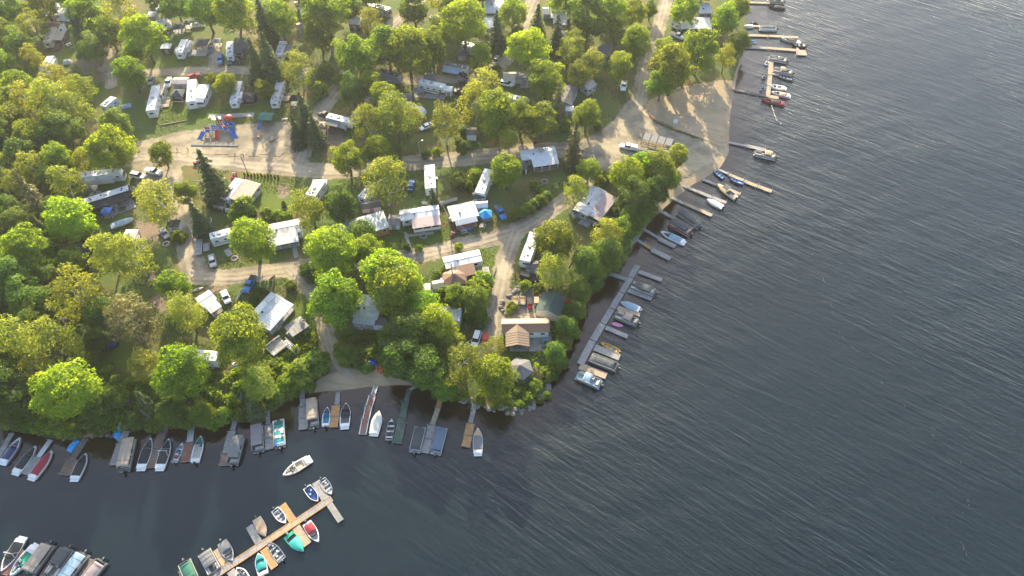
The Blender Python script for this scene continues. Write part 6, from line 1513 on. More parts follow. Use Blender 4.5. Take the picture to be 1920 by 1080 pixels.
p = GT(880, 350, 2); o = thing('cedar_shrub', 'tall columnar cedar between pergola deck and grey-deck trailer', 'cedar', (p.x, p.y, p.z - .6), me=SHRUB[2]); o.scale = (1.2, 1.2, 3.4)
p = GT(532, 385, .5); o = thing('cedar_shrub', 'lone clipped cedar on the sunny garden lawn', 'cedar', (p.x, p.y, p.z), me=SHRUB[1]); o.scale = (.8, .8, 2.0)
def scatter(name, n, ok, hmax, size, m, seed, bounds, cluster=.16):
    rng = np.random.default_rng(seed)
    x = rng.uniform(bounds[0], bounds[1], n * 6); y = rng.uniform(bounds[2], bounds[3], n * 6)
    sd = field(SD, x, y); z = height(x, y)
    zc = y * CP - (z - CAM_H) * SP
    px = 960 + FPX * x / zc; py = 540 - FPX * (y * SP + (z - CAM_H) * CP) / zc
    lump = np.sin(x * .9 + 1.3 * np.sin(y * .7)) * np.cos(y * .8 + np.sin(x * .5))
    keep = ok(px, py, sd) & (lump > -.35 + rng.normal(size=len(x)) * .3)
    x, y, z, lump = x[keep][:n], y[keep][:n], z[keep][:n], lump[keep][:n]
    k = len(x)
    c = np.stack([x, y, z + rng.uniform(.05, 1, k) ** .7 * hmax * (.35 + .65 * np.clip(lump + .4, 0, 1))], 1)
    nr = unit(rng.normal(size=(k, 3)) * .7 + np.array([0, 0, .8]))
    co, t = leaves_np(rng, c, nr, size, np.clip(.5 + .35 * lump + rng.normal(size=k) * .2, 0, 1))
    me = foliage_mesh(name, co, t, m)
    return struct(name, me, 'stuff')
scatter('undergrowth', 26000, lambda px, py, sd: (sd > .4) & (sd < 13) & (px > -40) & (px < 560), 1.7, .34, LEAF['d'], 1, (-150, -30, 60, 110))
scatter('undergrowth', 9000, lambda px, py, sd: (sd > .3) & (sd < 6.0) & (px > 940) & (px < 1240) & (py > 395), 1.5, .32, LEAF['d'], 2, (-5, 60, 70, 160))
scatter('undergrowth', 22000, lambda px, py, sd: (sd > 10) & (px < 175 + 20 * np.sin(py * .05)) & (py > 130), 1.6, .36, LEAF['k'], 3, (-190, -60, 70, 240))
scatter('tall_grass', 12000, lambda px, py, sd: (sd > 1) & (px > 560) & (px < 800) & (py > 625) & (py < 690) & ~((px > 596) & (px < 640)), .7, .25, LEAF['d'], 4, (-60, 0, 80, 110))
# grass growing on the lots, kept off roads and sand
rng = np.random.default_rng(8)
gxp, gyp = rng.uniform(-120, 40, 220000), rng.uniform(85, 235, 220000)
free = field(SD, gxp, gyp) > 3
for nm, (pts, hw) in ROADS.items(): free &= dist(pts, gxp, gyp, False) > hw + .4
for nm in AREAS: free &= ~inside(AREAS[nm], gxp, gyp)
lum = np.sin(gxp * .31 + 1.7 * np.sin(gyp * .23)) + np.cos(gyp * .37 + np.sin(gxp * .19) * 1.5) + rng.normal(size=len(gxp)) * .5
free &= lum > .15
gxp, gyp = gxp[free][:60000], gyp[free][:60000]
k = len(gxp)
co, tt = leaves_np(rng, np.stack([gxp, gyp, height(gxp, gyp) + .1], 1), unit(rng.normal(size=(k, 3)) * .5 + np.array([0, .0, .5])), .19, rng.random(k))
GRASSM = leaf_material('grass_blades', (0.13, 0.14, 0.035), (0.06, 0.08, 0.022), 0.35, (1.5, 1.5, .8))
struct('grass', foliage_mesh('grass', co, tt, GRASSM), 'stuff')
def hedge(A, B, w, h, label):
    a, b = GT(*A), GT(*B); c = (a + b) / 2; d = b - a
    rng = np.random.default_rng(int(A[0]))
    Ln = d.length; n = int(Ln * w * 160)
    t_ = rng.uniform(-.5, .5, n) * Ln; u = rng.uniform(-.5, .5, n) * w; v = rng.uniform(.2, 1, n) ** .5 * h * (1 + .12 * np.sin(t_ * 2.1))
    co, tt = leaves_np(rng, np.stack([t_, u, v], 1), unit(rng.normal(size=(n, 3)) + np.array([0, 0, .6])), .2, rng.random(n))
    o = thing('hedge', label, 'hedge', tuple(c), math.atan2(d.y, d.x), me=foliage_mesh('hedge', co, tt, LEAF['k']))
hedge((466, 588), (492, 546), 2.6, 1.8, 'dark clipped hedge beside the long steel-roofed cottage')
hedge((1122, 330), (1146, 338), 2.6, 2.0, 'dark hedge behind the double-roofed lakeside cottage')
hedge((556, 632), (582, 616), 1.4, 1.2, 'low green hedge in front of the raised grey sundeck')

# ------------------------------------------------------------------ boulders
def boulder_mesh(seed):
    rr = random.Random(seed); rings = []
    for i in range(5):
        ph = -math.pi / 2 + math.pi * (i + .5) / 5
        rings.append([(math.cos(a) * math.cos(ph) * rr.uniform(.75, 1.1), math.sin(a) * math.cos(ph) * rr.uniform(.75, 1.1), math.sin(ph) * rr.uniform(.6, .85)) for a in [2 * math.pi * j / 7 for j in range(7)]])
    return MB().loft(rings).mesh('boulder', ROCK)
BOULDERS = [boulder_mesh(i) for i in range(6)]
def boulders(name, label, path, step, size, jit):
    P = [GT(*q) for q in path]
    t = thing(name, label, 'stone wall', tuple(P[0]))
    for a, b in zip(P[:-1], P[1:]):
        n = max(1, int((b - a).length / step))
        for i in range(n):
            for row in range(2):
                q = a.lerp(b, (i + R.random()) / n) + Vector((R.uniform(-jit, jit), R.uniform(-jit, jit), 0)) - P[0]
                o = link('boulder', R.choice(BOULDERS), t, (q.x, q.y, hz(q.x + P[0].x, q.y + P[0].y) - P[0].z + .15), R.uniform(0, 6.28)); s = R.uniform(*size)
                o.scale = (s * R.uniform(.8, 1.3), s, s * R.uniform(.7, 1.1))
boulders('boulder_shore', 'rough grey boulders edging the lawn point at the waterline', [(838,744),(868,751),(905,760),(935,768),(968,773),(992,765),(1010,748),(1024,724),(1036,698)], 1.1, (.35, .75), .9)
boulders('boulder_wall', 'piled grey boulders walling the yard of carts and trailers', [(942,590),(946,568),(958,550),(975,540),(1000,538),(1024,545),(1032,555)], 1.0, (.38, .75), .9)
boulders('boulder_edge', 'short run of stones on the bank above the bay docks', [(120,822),(150,818),(185,818),(205,815)], 2.4, (.35, .6), .5)

# ------------------------------------------------------------------ poles and wires
def pole(px, py, h, label, arm=True, can=True, lean=0.0, lamp=False):
    p = GT(px, py)
    t = thing('utility_pole', label, 'utility pole', (p.x, p.y, p.z), rad(35), 'utility poles')
    part('shaft', None, lambda m: m.cyl((0, 0, -.5), (0, 0, h), .17, .11, 9), W_POLE, t)
    if arm:
        part('crossarm', 'xa', lambda m: m.box((0, 0, 0), (2.3, .12, .14)), W_POLE, t, (0, .14, h - .6))
        for x in (-1, 0, 1): part('insulator', 'ins', lambda m: m.cyl((0, 0, 0), (0, 0, .25), .07, .05, 6), CARG, t, (x, .14, h - .53))
    if can: part('transformer', 'can', lambda m: m.cyl((0, 0, 0), (0, 0, .95), .3, n=12), SILVER, t, (.42, 0, h - 2.1))
    if lamp:
        part('lamp_arm', 'la', lambda m: m.tube([(0, 0, 0), (.5, 0, .3), (1.2, 0, .3)], .04), STEEL, t, (0, 0, h - .4))
        part('lamp_head', 'lh', lambda m: m.box((0, 0, 0), (.5, .25, .14)), SILVER, t, (1.35, 0, h - .1))
    return Vector((p.x, p.y, p.z + h - .4))
p1 = pole(577, 182, 10.5, 'utility pole with transformer beside the tall spruce and brown deck')
p2 = pole(689, 82, 10, 'utility pole under wires behind the round olive tree at the top')
p3 = pole(792, 322, 12, 'tall bare pole with a lamp at the gravel road fork', arm=False, can=False, lamp=True)
p4 = pole(845, 447, 9.5, 'utility pole between pinkish-porch park home and pool cottage', arm=False)
p5 = pole(966, 524, 7, 'slim pole at the driveway edge beside the rock wall', arm=False, can=False)
p6 = pole(464, 324, 7, 'dark lamp post at the road edge below the playground', arm=False, can=False, lamp=True)
p7 = pole(850, 530, 8, 'thin mast rising behind the brown gazebo', arm=False, can=False)
def wire(a, b, sag, label):
    c = (a + b) / 2
    t = thing('overhead_wire', label, 'overhead wire', tuple(a))
    part('cable', None, lambda m: m.tube([tuple((a.lerp(b, i / 10) - a) - Vector((0, 0, sag * 4 * (i / 10) * (1 - i / 10)))) for i in range(11)], .045, 4), CABLE, t)
o_ = Vector((.7, -.6, 0))
wire(p1, p2, 1.2, 'upper overhead wire running from the spruce pole to the top pole')
wire(p1 + o_, p2 + o_, 1.4, 'lower overhead wire parallel to the spruce pole line')
e1 = G(470, 232, 9)
wire(p1, e1, 1.0, 'overhead wire from the spruce pole towards the green swing frame')
wire(p1 + o_, e1 + o_ * 3, 1.2, 'second overhead wire towards the green swing frame')
wire(G(200, 232, 9), G(640, 268, 9), .8, 'long thin wire crossing above the playground')
wire(p4, G(822, 368, 5), .4, 'service wire from the pool cottage pole to the pergola trailer')
wire(p4, p5, .8, 'service wire from the pool cottage pole across the corner lane')

# ------------------------------------------------------------------ playground
p = GT(412, 250)
t = thing('play_structure', 'red, white and blue playground structure with slides', 'playground', (p.x, p.y, p.z), rad(3), ref='red and blue playground')
for i, (x, y, z) in enumerate(((-3.6, -.2, 1.3), (-1.6, .4, 1.5), (.6, .8, 1.8), (2.6, .4, 1.5), (4.3, -.4, 1.2), (.4, 3.2, 1.4))):
    part('platform', 'pf', lambda m: m.box((0, 0, 0), (1.5, 1.5, .12)), BLUE, t, (x, y, z))
    for sx in (-1, 1):
        for sy in (-1, 1): part('post', 'pp', lambda m: m.cyl((0, 0, 0), (0, 0, 3.0), .08, n=7), WHITE if i % 2 else BLUE, t, (x + sx * .75, y + sy * .75, 0))
    part('guard_panel', 'gpn', lambda m: m.box((0, 0, 0), (1.5, .06, .8)), (RED, BLUE, ORANGE, BLUE, BLUE, RED)[i], t, (x, y + .8, z + .55))
def slide(m, ln, h, w=.75):
    m.loft([[(-w / 2, -ln * k, h * (1 - k) ** 1.25 + .18), (-w / 2 + .06, -ln * k, h * (1 - k) ** 1.25), (w / 2 - .06, -ln * k, h * (1 - k) ** 1.25), (w / 2, -ln * k, h * (1 - k) ** 1.25 + .18)] for k in [i / 8 for i in range(9)]], closed=False, caps=False)
part('slide', None, lambda m: slide(m, 3.6, 1.7, 1.3), RED, t, (-.2, -.3, 0))
part('slide', None, lambda m: slide(m, 3.0, 1.3, 1.7), BLUE, t, (-4.6, -.6, 0), -.5)
part('slide', None, lambda m: slide(m, 3.0, 1.2, 1.7), BLUE, t, (4.6, -.8, 0), .5)
part('tube_slide', None, lambda m: m.tube([(2.0, 2.0, 2.2), (2.6, 3.2, 1.8), (3.6, 3.6, 1.2), (4.4, 2.8, .7)], .5, 9), BLUE, t)
for x, y in ((-1.9, 4.0), (.2, 4.2)):
    for i in range(3): part('roof_fin', ('fin', i), lambda m: m.box((0, 0, 0), (.34, 1.7, .1), ry=.35), (RED, WHITE, BLUE)[i], t, (x + (i - 1) * .38, y, 3.1 - .05 * i), .45)
part('dome_roof', None, lambda m: m.loft([[(math.cos(a) * r, math.sin(a) * r, z) for a in [2 * math.pi * j / 10 for j in range(10)]] for r, z in ((1.5, 2.9), (1.2, 3.5), (.6, 3.85), (.05, 3.95))]), RED, t, (3.0, 4.2, 0))
part('climbing_frame', None, lambda m: [m.tube([(-3.5 + i * .7, 1.5, 0), (-3.5 + i * .7, 2.3, 1.9), (-3.5 + i * .7, 3.2, 0)], .06) for i in range(5)], WHITE, t)
part('crawl_tube', None, lambda m: m.cyl((1.0, 1.2, 1.9), (2.4, .8, 1.9), .5, n=10), ORANGE, t)
def timber(A, B, label, w=.35, h=.3, m=W_BRN, name='border_timber', cat='timber edging'):
    x, y, z, rz, Ln = place(A, B, .2)
    t = thing(name, label, cat, (x, y, z), rz)
    n = max(1, int(Ln / 3))
    for i in range(n): part('timber', ('tb', round(Ln / n, 1), w), lambda b: b.box((0, 0, h / 2), (Ln / n - .03, w, h)), m, t, (-Ln / 2 + Ln * (i + .5) / n, 0, 0))
timber((358,272),(446,273),'dark timber border along the near side of the playground',w=.6,m=CARG)
timber((300,235),(348,226),'thin timber rail on the grass left of the playground')
p = GT(503, 228)
t = thing('swing_frame', 'dark green canopied climber with a blue slide beside the playground', 'climbing frame', (p.x, p.y, p.z), rad(-6), ref='green climber')
part('canopy', None, lambda m: slab(m, -2.4, 2.4, (0, 3.0), (2.0, 2.2), .06, 0), GREENC, t)
part('canopy', None, lambda m: slab(m, -2.4, 2.4, (0, 3.0), (-2.0, 2.2), .06, 0), GREENC, t)
for sx in (-2.3, 2.3):
    for sy in (-1, 1): part('post', None, lambda m: m.cyl((sx, sy * 1.9, 0), (sx, sy * .1, 2.95), .07), GREENC, t)
part('slide', None, lambda m: slide(m, 3.4, 1.5, .8), BLUE, t, (-1.8, -1.4, 0))
part('platform', None, lambda m: m.box((-1.8, 0, 1.45), (1.4, 2.4, .1)), W_BRN, t)
for sx in (.2, 1.4):
    part('swing_seat', 'sws', lambda m: m.box((0, 0, .55), (.5, .2, .05)).cyl((-.25, 0, .55), (-.25, 0, 2.9), .02, n=4).cyl((.25, 0, .55), (.25, 0, 2.9), .02, n=4), BLACK, t, (sx, 0, 0))
def item_table(px, py, rz, label, m=W_TAN):
    p = GT(px, py); t = thing('picnic_table', label, 'picnic table', (p.x, p.y, p.z), rad(rz), 'picnic tables and seats')
    part('table_top', 'tt', lambda b: [b.box((0, (i - 2) * .17, .75), (1.9, .15, .05)) for i in range(5)], m, t)
    for s in (-1, 1):
        part('bench', 'tbn', lambda b: b.box((0, 0, .45), (1.9, .28, .05)), m, t, (0, s * .72, 0))
        part('leg', 'tlg', lambda b: b.box((0, 0, .37), (.09, 1.5, .09)).box((0, .3, .2), (.09, .09, .75)).box((0, -.3, .2), (.09, .09, .75)), m, t, (s * .7, 0, 0))
for px, py, rz, lab, m in ((535,226,10,'tan picnic table on gravel beside the tall spruce',W_TAN),(505,222,0,'white-topped table behind the green climber',WHITE),(487,257,80,'orange bench table on gravel below the green climber',W_ORG),(512,262,85,'pale picnic table beside the gravel road mouth',W_TAN),
 (231,393,15,'dark square table on the black motorhome patio',CANVD),(215,389,0,'white round-edged table on the black motorhome patio',WHITE),(300,205,20,'small clutter table beside the planted sundeck',W_TAN),(556,613,30,'dark table on the raised grey sundeck',CANVD),(516,648,60,'tan box table on the lower railed deck',W_ORG),
 (130,85,50,'white table on the sunlit corner lawn',WHITE),(139,92,20,'brown picnic table on the sunlit corner lawn',W_BRN),(1103,172,0,'tan picnic table by the small grey timber cabin',W_TAN),(1022,640,0,'blue-grey patio bench at the lakefront house',PALEB),(965,645,0,'grey dining table under the lakefront porch gable',SEATG),(870,435,20,'grey table beside the blue paddling pool',SEATG),(905,425,70,'grey picnic table below the blue tent',W_GREY),(430,395,10,'white table behind the round bush at the porch trailer',WHITE),(700,455,0,'dark table below the blue-grey cottage',CANVD)):
    item_table(px, py, rz, lab, m)
def item_chair(px, py, rz, label, m=WHITE, dz=0.0):
    p = GT(px, py); t = thing('garden_chair', label, 'chair', (p.x, p.y, p.z + dz), rad(rz), 'garden chairs')
    part('seat', 'gcs', lambda b: b.box((0, 0, .4), (.6, .6, .07)), m, t)
    part('backrest', 'gcb', lambda b: b.box((-.3, 0, .75), (.08, .6, .75), ry=-.25), m, t)
    for sx in (-1, 1):
        for sy in (-1, 1): part('leg', 'gcl', lambda b: b.box((0, 0, .19), (.06, .06, .38)), m, t, (sx * .25, sy * .25, 0))
for px, py, rz, lab, m, dz in ((327,60,200,'white chair on grass above the slide-out trailer, west of a pair',WHITE,0),(335,61,230,'white chair on grass above the slide-out trailer, east of a pair',WHITE,0),(316,63,40,'white chair alone by the fallen rail behind the small dark-front shed',WHITE,0),
 (374,90,90,'red chair under the charcoal gazebo, west one',RED,.2),(382,92,60,'red chair under the charcoal gazebo, east one',RED,.2),(747,796,250,'teal chair standing on the dark green dock',TEAL,.5),(1499,97,200,'red chair on the square dock platform',RED,.5),(566,604,150,'white chair at the sundeck corner',WHITE,1.3),(571,608,120,'grey chair at the sundeck corner',SEATG,1.3),
 (876,514,60,'black chair under the brown gazebo eave',CANVK,0),(872,517,80,'dark chair nearest the brown gazebo',CANVK,0),(896,520,120,'white lounge chair on the corner patio',WHITE,0),(677,615,30,'white chair on the cove cottage lawn',WHITE,0),(668,618,70,'blue chair on the cove cottage lawn',BLUE,0),(1112,178,0,'yellow chair at the timber porch cabin, west',YELLOW,0),(1100,176,0,'yellow chair at the timber porch cabin, east',YELLOW,0),(1007,680,200,'dark chair on the lawn right of the grey gazebo',CANVD,0),(1180,455,0,'pale chair on the metal swim platform',SEATG,.5)):
    item_chair(px, py, rz, lab, m, dz)
def fire_pit(px, py, label):
    p = GT(px, py); t = thing('fire_pit', label, 'fire pit', (p.x, p.y, p.z + .02), 0, 'fire pits')
    for i in range(12):
        a = 2 * math.pi * i / 12
        part('stone', 'fps', lambda b: b.box((0, 0, .12), (.42, .3, .3), taper=.85), CONC, t, (math.cos(a) * .85, math.sin(a) * .85, 0), a + math.pi / 2)
    part('ash_bed', 'ash', lambda b: b.cyl((0, 0, 0), (0, 0, .06), .7, n=12), CANVK, t)
fire_pit(1021, 341, 'stone fire ring on grass above the roadside hedge'); fire_pit(794, 443, 'stone fire ring on the lawn before the pinkish-porch park home'); fire_pit(885, 525, 'round stone fire ring on the corner patio'); fire_pit(440, 485, 'stone fire ring on grass below the big round tree'); fire_pit(312, 458, 'stone ring on grass below the silver car')
def posts(pts, label, group, h=1.1):
    for x, y in pts:
        p = GT(x, y); t = thing('bollard', label, 'bollard', (p.x, p.y, p.z), 0, group)
        part('post', ('bl', h), lambda b: b.cyl((0, 0, -.2), (0, 0, h), .12, .11, 8), W_BRN, t)
        part('cap', 'blc', lambda b: b.cyl((0, 0, 0), (0, 0, .06), .14, .1, 8), W_GREY, t, (0, 0, h))
posts([(262,284),(281,283),(333,282),(353,282),(370,283),(441,292),(457,293),(494,276),(507,268)], 'short wooden post between playground gravel and road', 'playground edge bollards')
# log barrier, shelter frame, fence, pool, tarps
t0 = GT(1215, 210)
t = thing('log_barrier', 'rusty brown log barrier curving between beach and gravel lot', 'barrier', tuple(t0), ref='log barrier')
LB = [(1215,210),(1219,218),(1226,226),(1236,231),(1248,236),(1260,241),(1272,246),(1286,251),(1300,256),(1318,263)]
for i, (a, b) in enumerate(zip(LB[:-1], LB[1:])):
    A, B = GT(*a) - t0, GT(*b) - t0
    part('log', None, lambda m: m.cyl(tuple(A + Vector((0, 0, .35))), tuple(B + Vector((0, 0, .35))), .24, .22, 8), (W_BRN, ORANGEW, BROWNW, W_RED)[i % 4], t)
    part('stub_post', None, lambda m: m.cyl(tuple(A + Vector((0, 0, -.2))), tuple(A + Vector((0, 0, .7))), .14, n=7), W_BRN, t)
x, y, z, rz, Ln = place((1203, 262), (1258, 276), 2.0)
t = thing('boat_shelter', 'flat pale mesh shelter frame standing on the gravel lot', 'shelter', (x, y, z), rz, ref='mesh shelter frame')
part('roof_mesh', None, lambda m: m.box((0, 1.9, 2.3), (Ln, 3.6, .06)), CANVG, t)
for i in range(5):
    for s in (-1, 1): part('post', 'bsp', lambda m: m.box((0, 0, 1.15), (.12, .12, 2.3)), CANVK, t, (-Ln / 2 + Ln * i / 4, 1.9 + s * 1.8, 0))
    part('rafter', 'bsr', lambda m: m.box((0, 0, 0), (.1, 3.8, .12)), CANVK, t, (-Ln / 2 + Ln * i / 4, 1.9, 2.4))
for k in (0.5, 1.2): part('wall_rail', None, lambda m: m.box((0, .1, k), (Ln, .08, .1)), CANVK, t)
p = GT(1266, 230); t = thing('storage_box', 'small white box standing on the beach sand', 'box', (p.x, p.y, p.z)); part('body', None, lambda m: m.box((0, 0, .45), (1.3, .9, .9)), WHITE, t); part('lid', None, lambda m: m.box((0, 0, .94), (1.36, .96, .08)), ROOFW, t)
def fence(pts, label, h=1.3, m=WHITE, rails=False):
    t0 = GT(*pts[0]); t = thing('fence', label, 'fence', tuple(t0))
    for a, b in zip(pts[:-1], pts[1:]):
        A, B = GT(*a) - t0, GT(*b) - t0; d = B - A; n = max(1, int(d.length / 2.2))
        for i in range(n):
            q = A.lerp(B, (i + .5) / n)
            part('fence_panel', None, lambda mb: mb.box((0, 0, h / 2 + .08), (d.length / n - .16, .05, h - .1)), m, t, tuple(q), math.atan2(d.y, d.x))
            q = A.lerp(B, i / n)
            part('fence_post', ('fp', h), lambda mb: mb.box((0, 0, h / 2), (.13, .13, h + .15)), m, t, tuple(q))
fence([(792,384),(822,386),(858,376)], 'white panel fence below the pergola trailer')
fence([(352,423),(360,436),(363,449)], 'curved white fence beside the west gravel drive', .9)
fence([(386,424),(398,421),(397,411)], 'white corner fence by the fifth-wheel left of the round tree', 1.0)
fence([(446,562),(455,545),(470,552)], 'low white rail near the dark blue pickup', .8)
fence([(499,545),(510,552),(516,520),(505,530)], 'tan wooden fence at the top of the long steel cottage', 1.1, W_TAN)
fence([(930,502),(921,530),(914,555),(912,568)], 'low pale kerb fence along the gravel driveway', .5, CONC)
p = GT(875, 424); t = thing('paddling_pool', 'blue inflatable paddling pool before the pool cottage', 'paddling pool', (p.x, p.y, p.z))
part('rim', None, lambda m: m.loft([[(math.cos(a) * rx, math.sin(a) * rx * .8, z) for a in [2 * math.pi * j / 16 for j in range(16)]] for rx, z in ((2.2, 0), (2.3, .3), (2.2, .5), (1.9, .5), (1.85, .25))], caps=False), BLUE, t)
part('water', None, lambda m: m.loft([[(math.cos(a) * 1.9, math.sin(a) * 1.52, .2) for a in [2 * math.pi * j / 16 for j in range(16)]], [(math.cos(a) * 1.9, math.sin(a) * 1.52, .32) for a in [2 * math.pi * j / 16 for j in range(16)]]]), SKYB, t)
p = GT(866, 418); t = thing('play_fort', 'orange wooden play fort with red slide at the pool cottage', 'play fort', (p.x, p.y, p.z))
part('tower', None, lambda m: [m.box((sx * .8, sy * .8, 1.2), (.12, .12, 2.4)) for sx in (-1, 1) for sy in (-1, 1)], W_ORG, t); part('platform', None, lambda m: m.box((0, 0, 1.1), (1.7, 1.7, .1)), W_ORG, t); part('slide', None, lambda m: slide(m, 2.4, 1.1), RED, t, (0, -.8, 0))
gazebo(910, 398, 'blue and grey dome tent beside the bright blue pickup', 'blue dome tent', r=2.1, sides=5, roof=SKYB, post=STEEL, h=1.5, rise=1.2, screen=CANVG, name='screen_tent', cat='tent')
def tarp(px, py, sx, sy, h, m, label, rz=0, name='tarp_cover', cat='tarp'):
    p = GT(px, py); t = thing(name, label, cat, (p.x, p.y, max(p.z, 0)), rad(rz))
    part('sheet', None, lambda b: b.loft([[(-sx / 2 + sx * i / 6, -sy / 2 + sy * j / 6, .03 + h * (max(0, math.sin(math.pi * i / 6) * math.sin(math.pi * j / 6)) ** .4) * (1 + .12 * math.sin(i * 2.3 + j * 1.7))) for j in range(7)] for i in range(7)], closed=False, caps=False), m, t)
    part('tie_rope', None, lambda b: b.tube([(-sx / 2, -sy / 2 + .2, .1), (0, 0, h + .16), (sx / 2, sy / 2 - .2, .1)], .03), CABLE, t)
tarp(698,682,2.6,2.2,1.0,BLUE,'bright blue tarp over gear on the cove beach')
tarp(140,836,3.4,1.8,.9,SKYB,'blue tarp over a small craft beside the brown bay dock',70)
tarp(221,816,1.9,2.4,.6,SKYB,'blue tarped pedal craft at the dock stairway foot',60)
tarp(237,199,3.2,2.4,.5,PALEB,'blue tarp on the ground beside the striped trailer',20)
tarp(82,142,2.6,2.4,1.1,SKYB,'small blue tarp tent below the white trailer by the sunlit lawn')
tarp(74,156,3.6,4.0,1.9,CANVW,'white tarp shelter half under trees at the west edge',20)
tarp(127,118,3.2,2.2,1.4,CANVW,'white tarp on gear at the south edge of the sunlit lawn',10)
tarp(725,694,1.2,2.0,.3,WHITE,'small white cover on the cove beach by the trees')
tarp(424,668,1.8,1.6,1.2,CANVG,'grey-green tarp cube beside the white trailer between olive trees'); tarp(441,686,1.6,1.6,1.0,CANVW,'pale covered box below the broad olive tree')
tarp(512,637,1.4,.8,.8,RED,'red cover on the rail of the lower deck')
tarp(811,548,.9,.9,.9,BLUE,'blue bin by the small white hut under leaves')
tarp(891,487,2.0,2.0,.9,CARG,'grey covered hot tub on the corner cottage deck')
runabout_land = [((212,424),(250,410),PALEB,'boat on a trailer under a pale blue cover west of the gravel yard'),((360,46),(384,44),PALEB,'pale blue boat on a trailer at the frame top'),((192,654),(222,644),NAVY,'navy boat on a trailer in the southwest clearing'),((168,640),(190,628),CANVG,'grey boat on a trailer behind the navy boat')]
for A, B, m, lab in runabout_land:
    o = runabout(A, B, 2.2, lab, cover=m, covers=(.1, .93), hullm=CARW if m is not NAVY else NAVY)
    p = GT((A[0] + B[0]) / 2, (A[1] + B[1]) / 2, .9); o.location = (p.x, p.y, p.z - .4); o['group'] = 'boats parked on land'
stairs((234,732),(238,756),1.2,'upper flight of wooden steps down the bay bank',W_GREY,.2,.2); stairs((238,757),(242,790),1.2,'long lower flight of wooden steps to the bay dock',W_GREY,.25,.2)
stairs((283,505),(288,527),1.1,'short timber steps in grass below the round olive trees',W_BRN); stairs((689,643),(685,660),2.4,'wide timber steps from cove cottage lawn to the beach',W_TAN,n=6)
stairs((552,462),(556,484),1.2,'narrow plank walk from the long white cottage to the lane',W_GREY); stairs((425,468),(433,480),1.6,'dark ramp walk below the white fifth-wheel',CONC)
stairs((451,741),(448,757),1.0,'railed gangway from the bank to the grey bay dock',W_GREY,.3,.1,rail=W_GREY)
p = GT(1073, 500); t = thing('fallen_trunk', 'rusty red dead trunk leaning among the shore trees', 'dead tree', (p.x, p.y, p.z)); part('trunk', None, lambda m: m.tube([(-1, -1, .5), (0, 0, 2.5), (1.5, 2.2, 6.5), (2.0, 3.0, 8.0)], .22, 7), mat('rusty_bark', (.3, .1, .05), .9), t); part('branch', None, lambda m: m.tube([(1.5, 2.2, 6.5), (2.6, 2.0, 7.6)], .1, 5), mat('rusty_bark', (.3, .1, .05), .9), t)
a = G(1447, 199, .1); t = thing('swim_rope', 'pale buoy rope trailing in the water below the northern spine dock', 'buoy rope', tuple(a))
RP = [G(1447,199,.08) - a, G(1450,208,.08) - a, G(1453,218,.08) - a, G(1456,226,.08) - a, G(1464,232,.08) - a]
part('rope', None, lambda m: m.tube([tuple(q) for q in RP], .09, 5), CARBE, t)
for i, q in enumerate(RP): part('buoy', 'by', lambda m: m.cyl((0, 0, -.1), (0, 0, .25), .22, .15, 8), WHITE, t, tuple(q))
# a broken line of foam left by a passing boat
FOAM = mat('foam', (0.17, 0.17, 0.155), 0.9, dirt=0)
fm = MB(); WK = [(1525,455),(1545,560),(1590,640),(1640,700),(1700,765),(1755,815),(1792,862),(1802,905),(1812,960),(1810,1010),(1822,1085)]
for a, b in zip(WK[:-1], WK[1:]):
    A, B = G(*a, .03), G(*b, .03); n = int((B - A).length / .55)
    for i in range(n):
        if math.sin(i * .37 + a[0]) + R.uniform(-.9, .9) < .95: continue
        q = A.lerp(B, i / n); d = (B - A).normalized(); nn = Vector((-d.y, d.x, 0)); q = q + nn * (.9 * math.sin(i * .21 + a[1]) + R.uniform(-.12, .12))
        l, w = R.uniform(.2, .6), R.uniform(.012, .03)
        fm.add([q - d * l, q + nn * w, q + d * l, q - nn * w], [(0, 3, 2, 1)])
struct('foam', fm.mesh('foam', FOAM), 'stuff')
def umbrella(px, py, m, label):
    p = GT(px, py); t = thing('sun_umbrella', label, 'umbrella', (p.x, p.y, p.z + .3))
    part('canopy', None, lambda b: b.loft([[(math.cos(a) * r, math.sin(a) * r, z) for a in [2 * math.pi * j / 8 for j in range(8)]] for r, z in ((1.6, 2.1), (.9, 2.45), (.05, 2.7))]), m, t); part('pole', None, lambda b: b.cyl((0, 0, 0), (0, 0, 2.2), .04), STEEL, t)
umbrella(1109, 410, SKYB, 'blue sun umbrella on the pale deck of the double-roofed cottage')

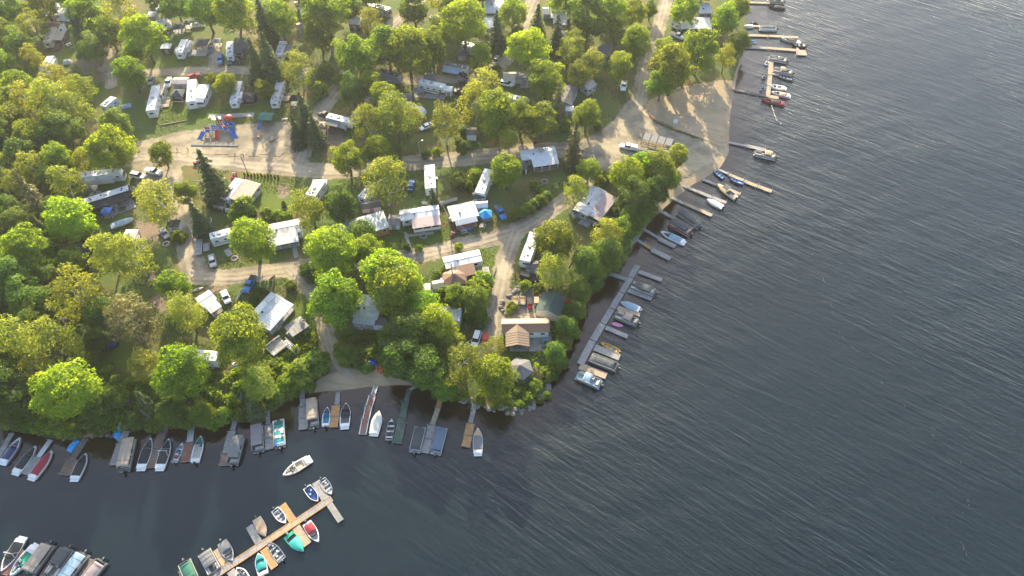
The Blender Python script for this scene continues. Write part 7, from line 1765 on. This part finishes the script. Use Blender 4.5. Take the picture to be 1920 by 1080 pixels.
# ------------------------------------------------------------------ labels of trees and shrubs, told by what stands next to them
def relabel(rows, describe):
    used = set(); todo = []
    for r in rows:
        o = r[0]; pc = PX(Vector(o.location) + Vector((0, 0, 3)))
        near = sorted(REFS, key=lambda q: math.hypot(q[0][0] - pc[0], (q[0][1] - pc[1]) * 1.25))[:9]
        todo.append((math.hypot(near[0][0][0] - pc[0], near[0][0][1] - pc[1]), r, pc, near))
    for _, r, pc, near in sorted(todo, key=lambda q: q[0]):
        done = False
        for far in (0, 1, 2):
            for q, ref in near:
                dx, dy = pc[0] - q[0], pc[1] - q[1]
                if abs(dx) > abs(dy) * 2.2: rel = 'right of' if dx > 0 else 'left of'
                elif abs(dy) > abs(dx) * 2.2: rel = 'in front of' if dy > 0 else 'behind'
                else: rel = ('below' if dy > 0 else 'above') + (' and right of' if dx > 0 else ' and left of')
                lab = describe(r) + ' ' + ('', 'a step farther ', 'well ')[far] + rel + ' the ' + ref
                if lab not in used and len(lab.replace('-', ' - ').split()) <= 19 and len(lab.split()) <= 16:
                    used.add(lab); r[0]['label'] = lab; done = True; break
            if done: break
        if not done: r[0]['label'] = describe(r) + ' in the thick western wood'
def tdesc(r):
    w, h, k = r[3], r[4], r[5]
    if k in 'cp': return ('tall ' if h > 17 else 'mid-height ' if h > 11 else 'small ') + LOOK[k]
    return ('small ' if w < 8 else 'mid-sized ' if w < 11.5 else 'broad ') + LOOK[k]
def sdesc(r): return ('little ' if r[3] < 3.2 else 'middling ' if r[3] < 5 else 'big ') + ('bright green shrub', 'dark green bush', 'bright green shrub', 'dark green bush')[r[5]]
relabel(TREES, tdesc); relabel(SHRUBS, sdesc)
# ------------------------------------------------------------------ air
mb = MB(); mb.box((-40, 200, 73.5), (1000, 760, 157))
hm = bpy.data.materials.new('summer_haze'); hm.use_nodes = True
hn = hm.node_tree; hn.nodes.clear()
ho = N(hn, 'ShaderNodeOutputMaterial'); hv = N(hn, 'ShaderNodeVolumePrincipled')
hv.inputs['Color'].default_value = (0.93, 0.95, 1.0, 1); hv.inputs['Density'].default_value = 0.0001; hv.inputs['Anisotropy'].default_value = 0.35
L(hn, hv.outputs[0], ho.inputs['Volume'])
struct('haze', mb.mesh('haze', hm), 'stuff')
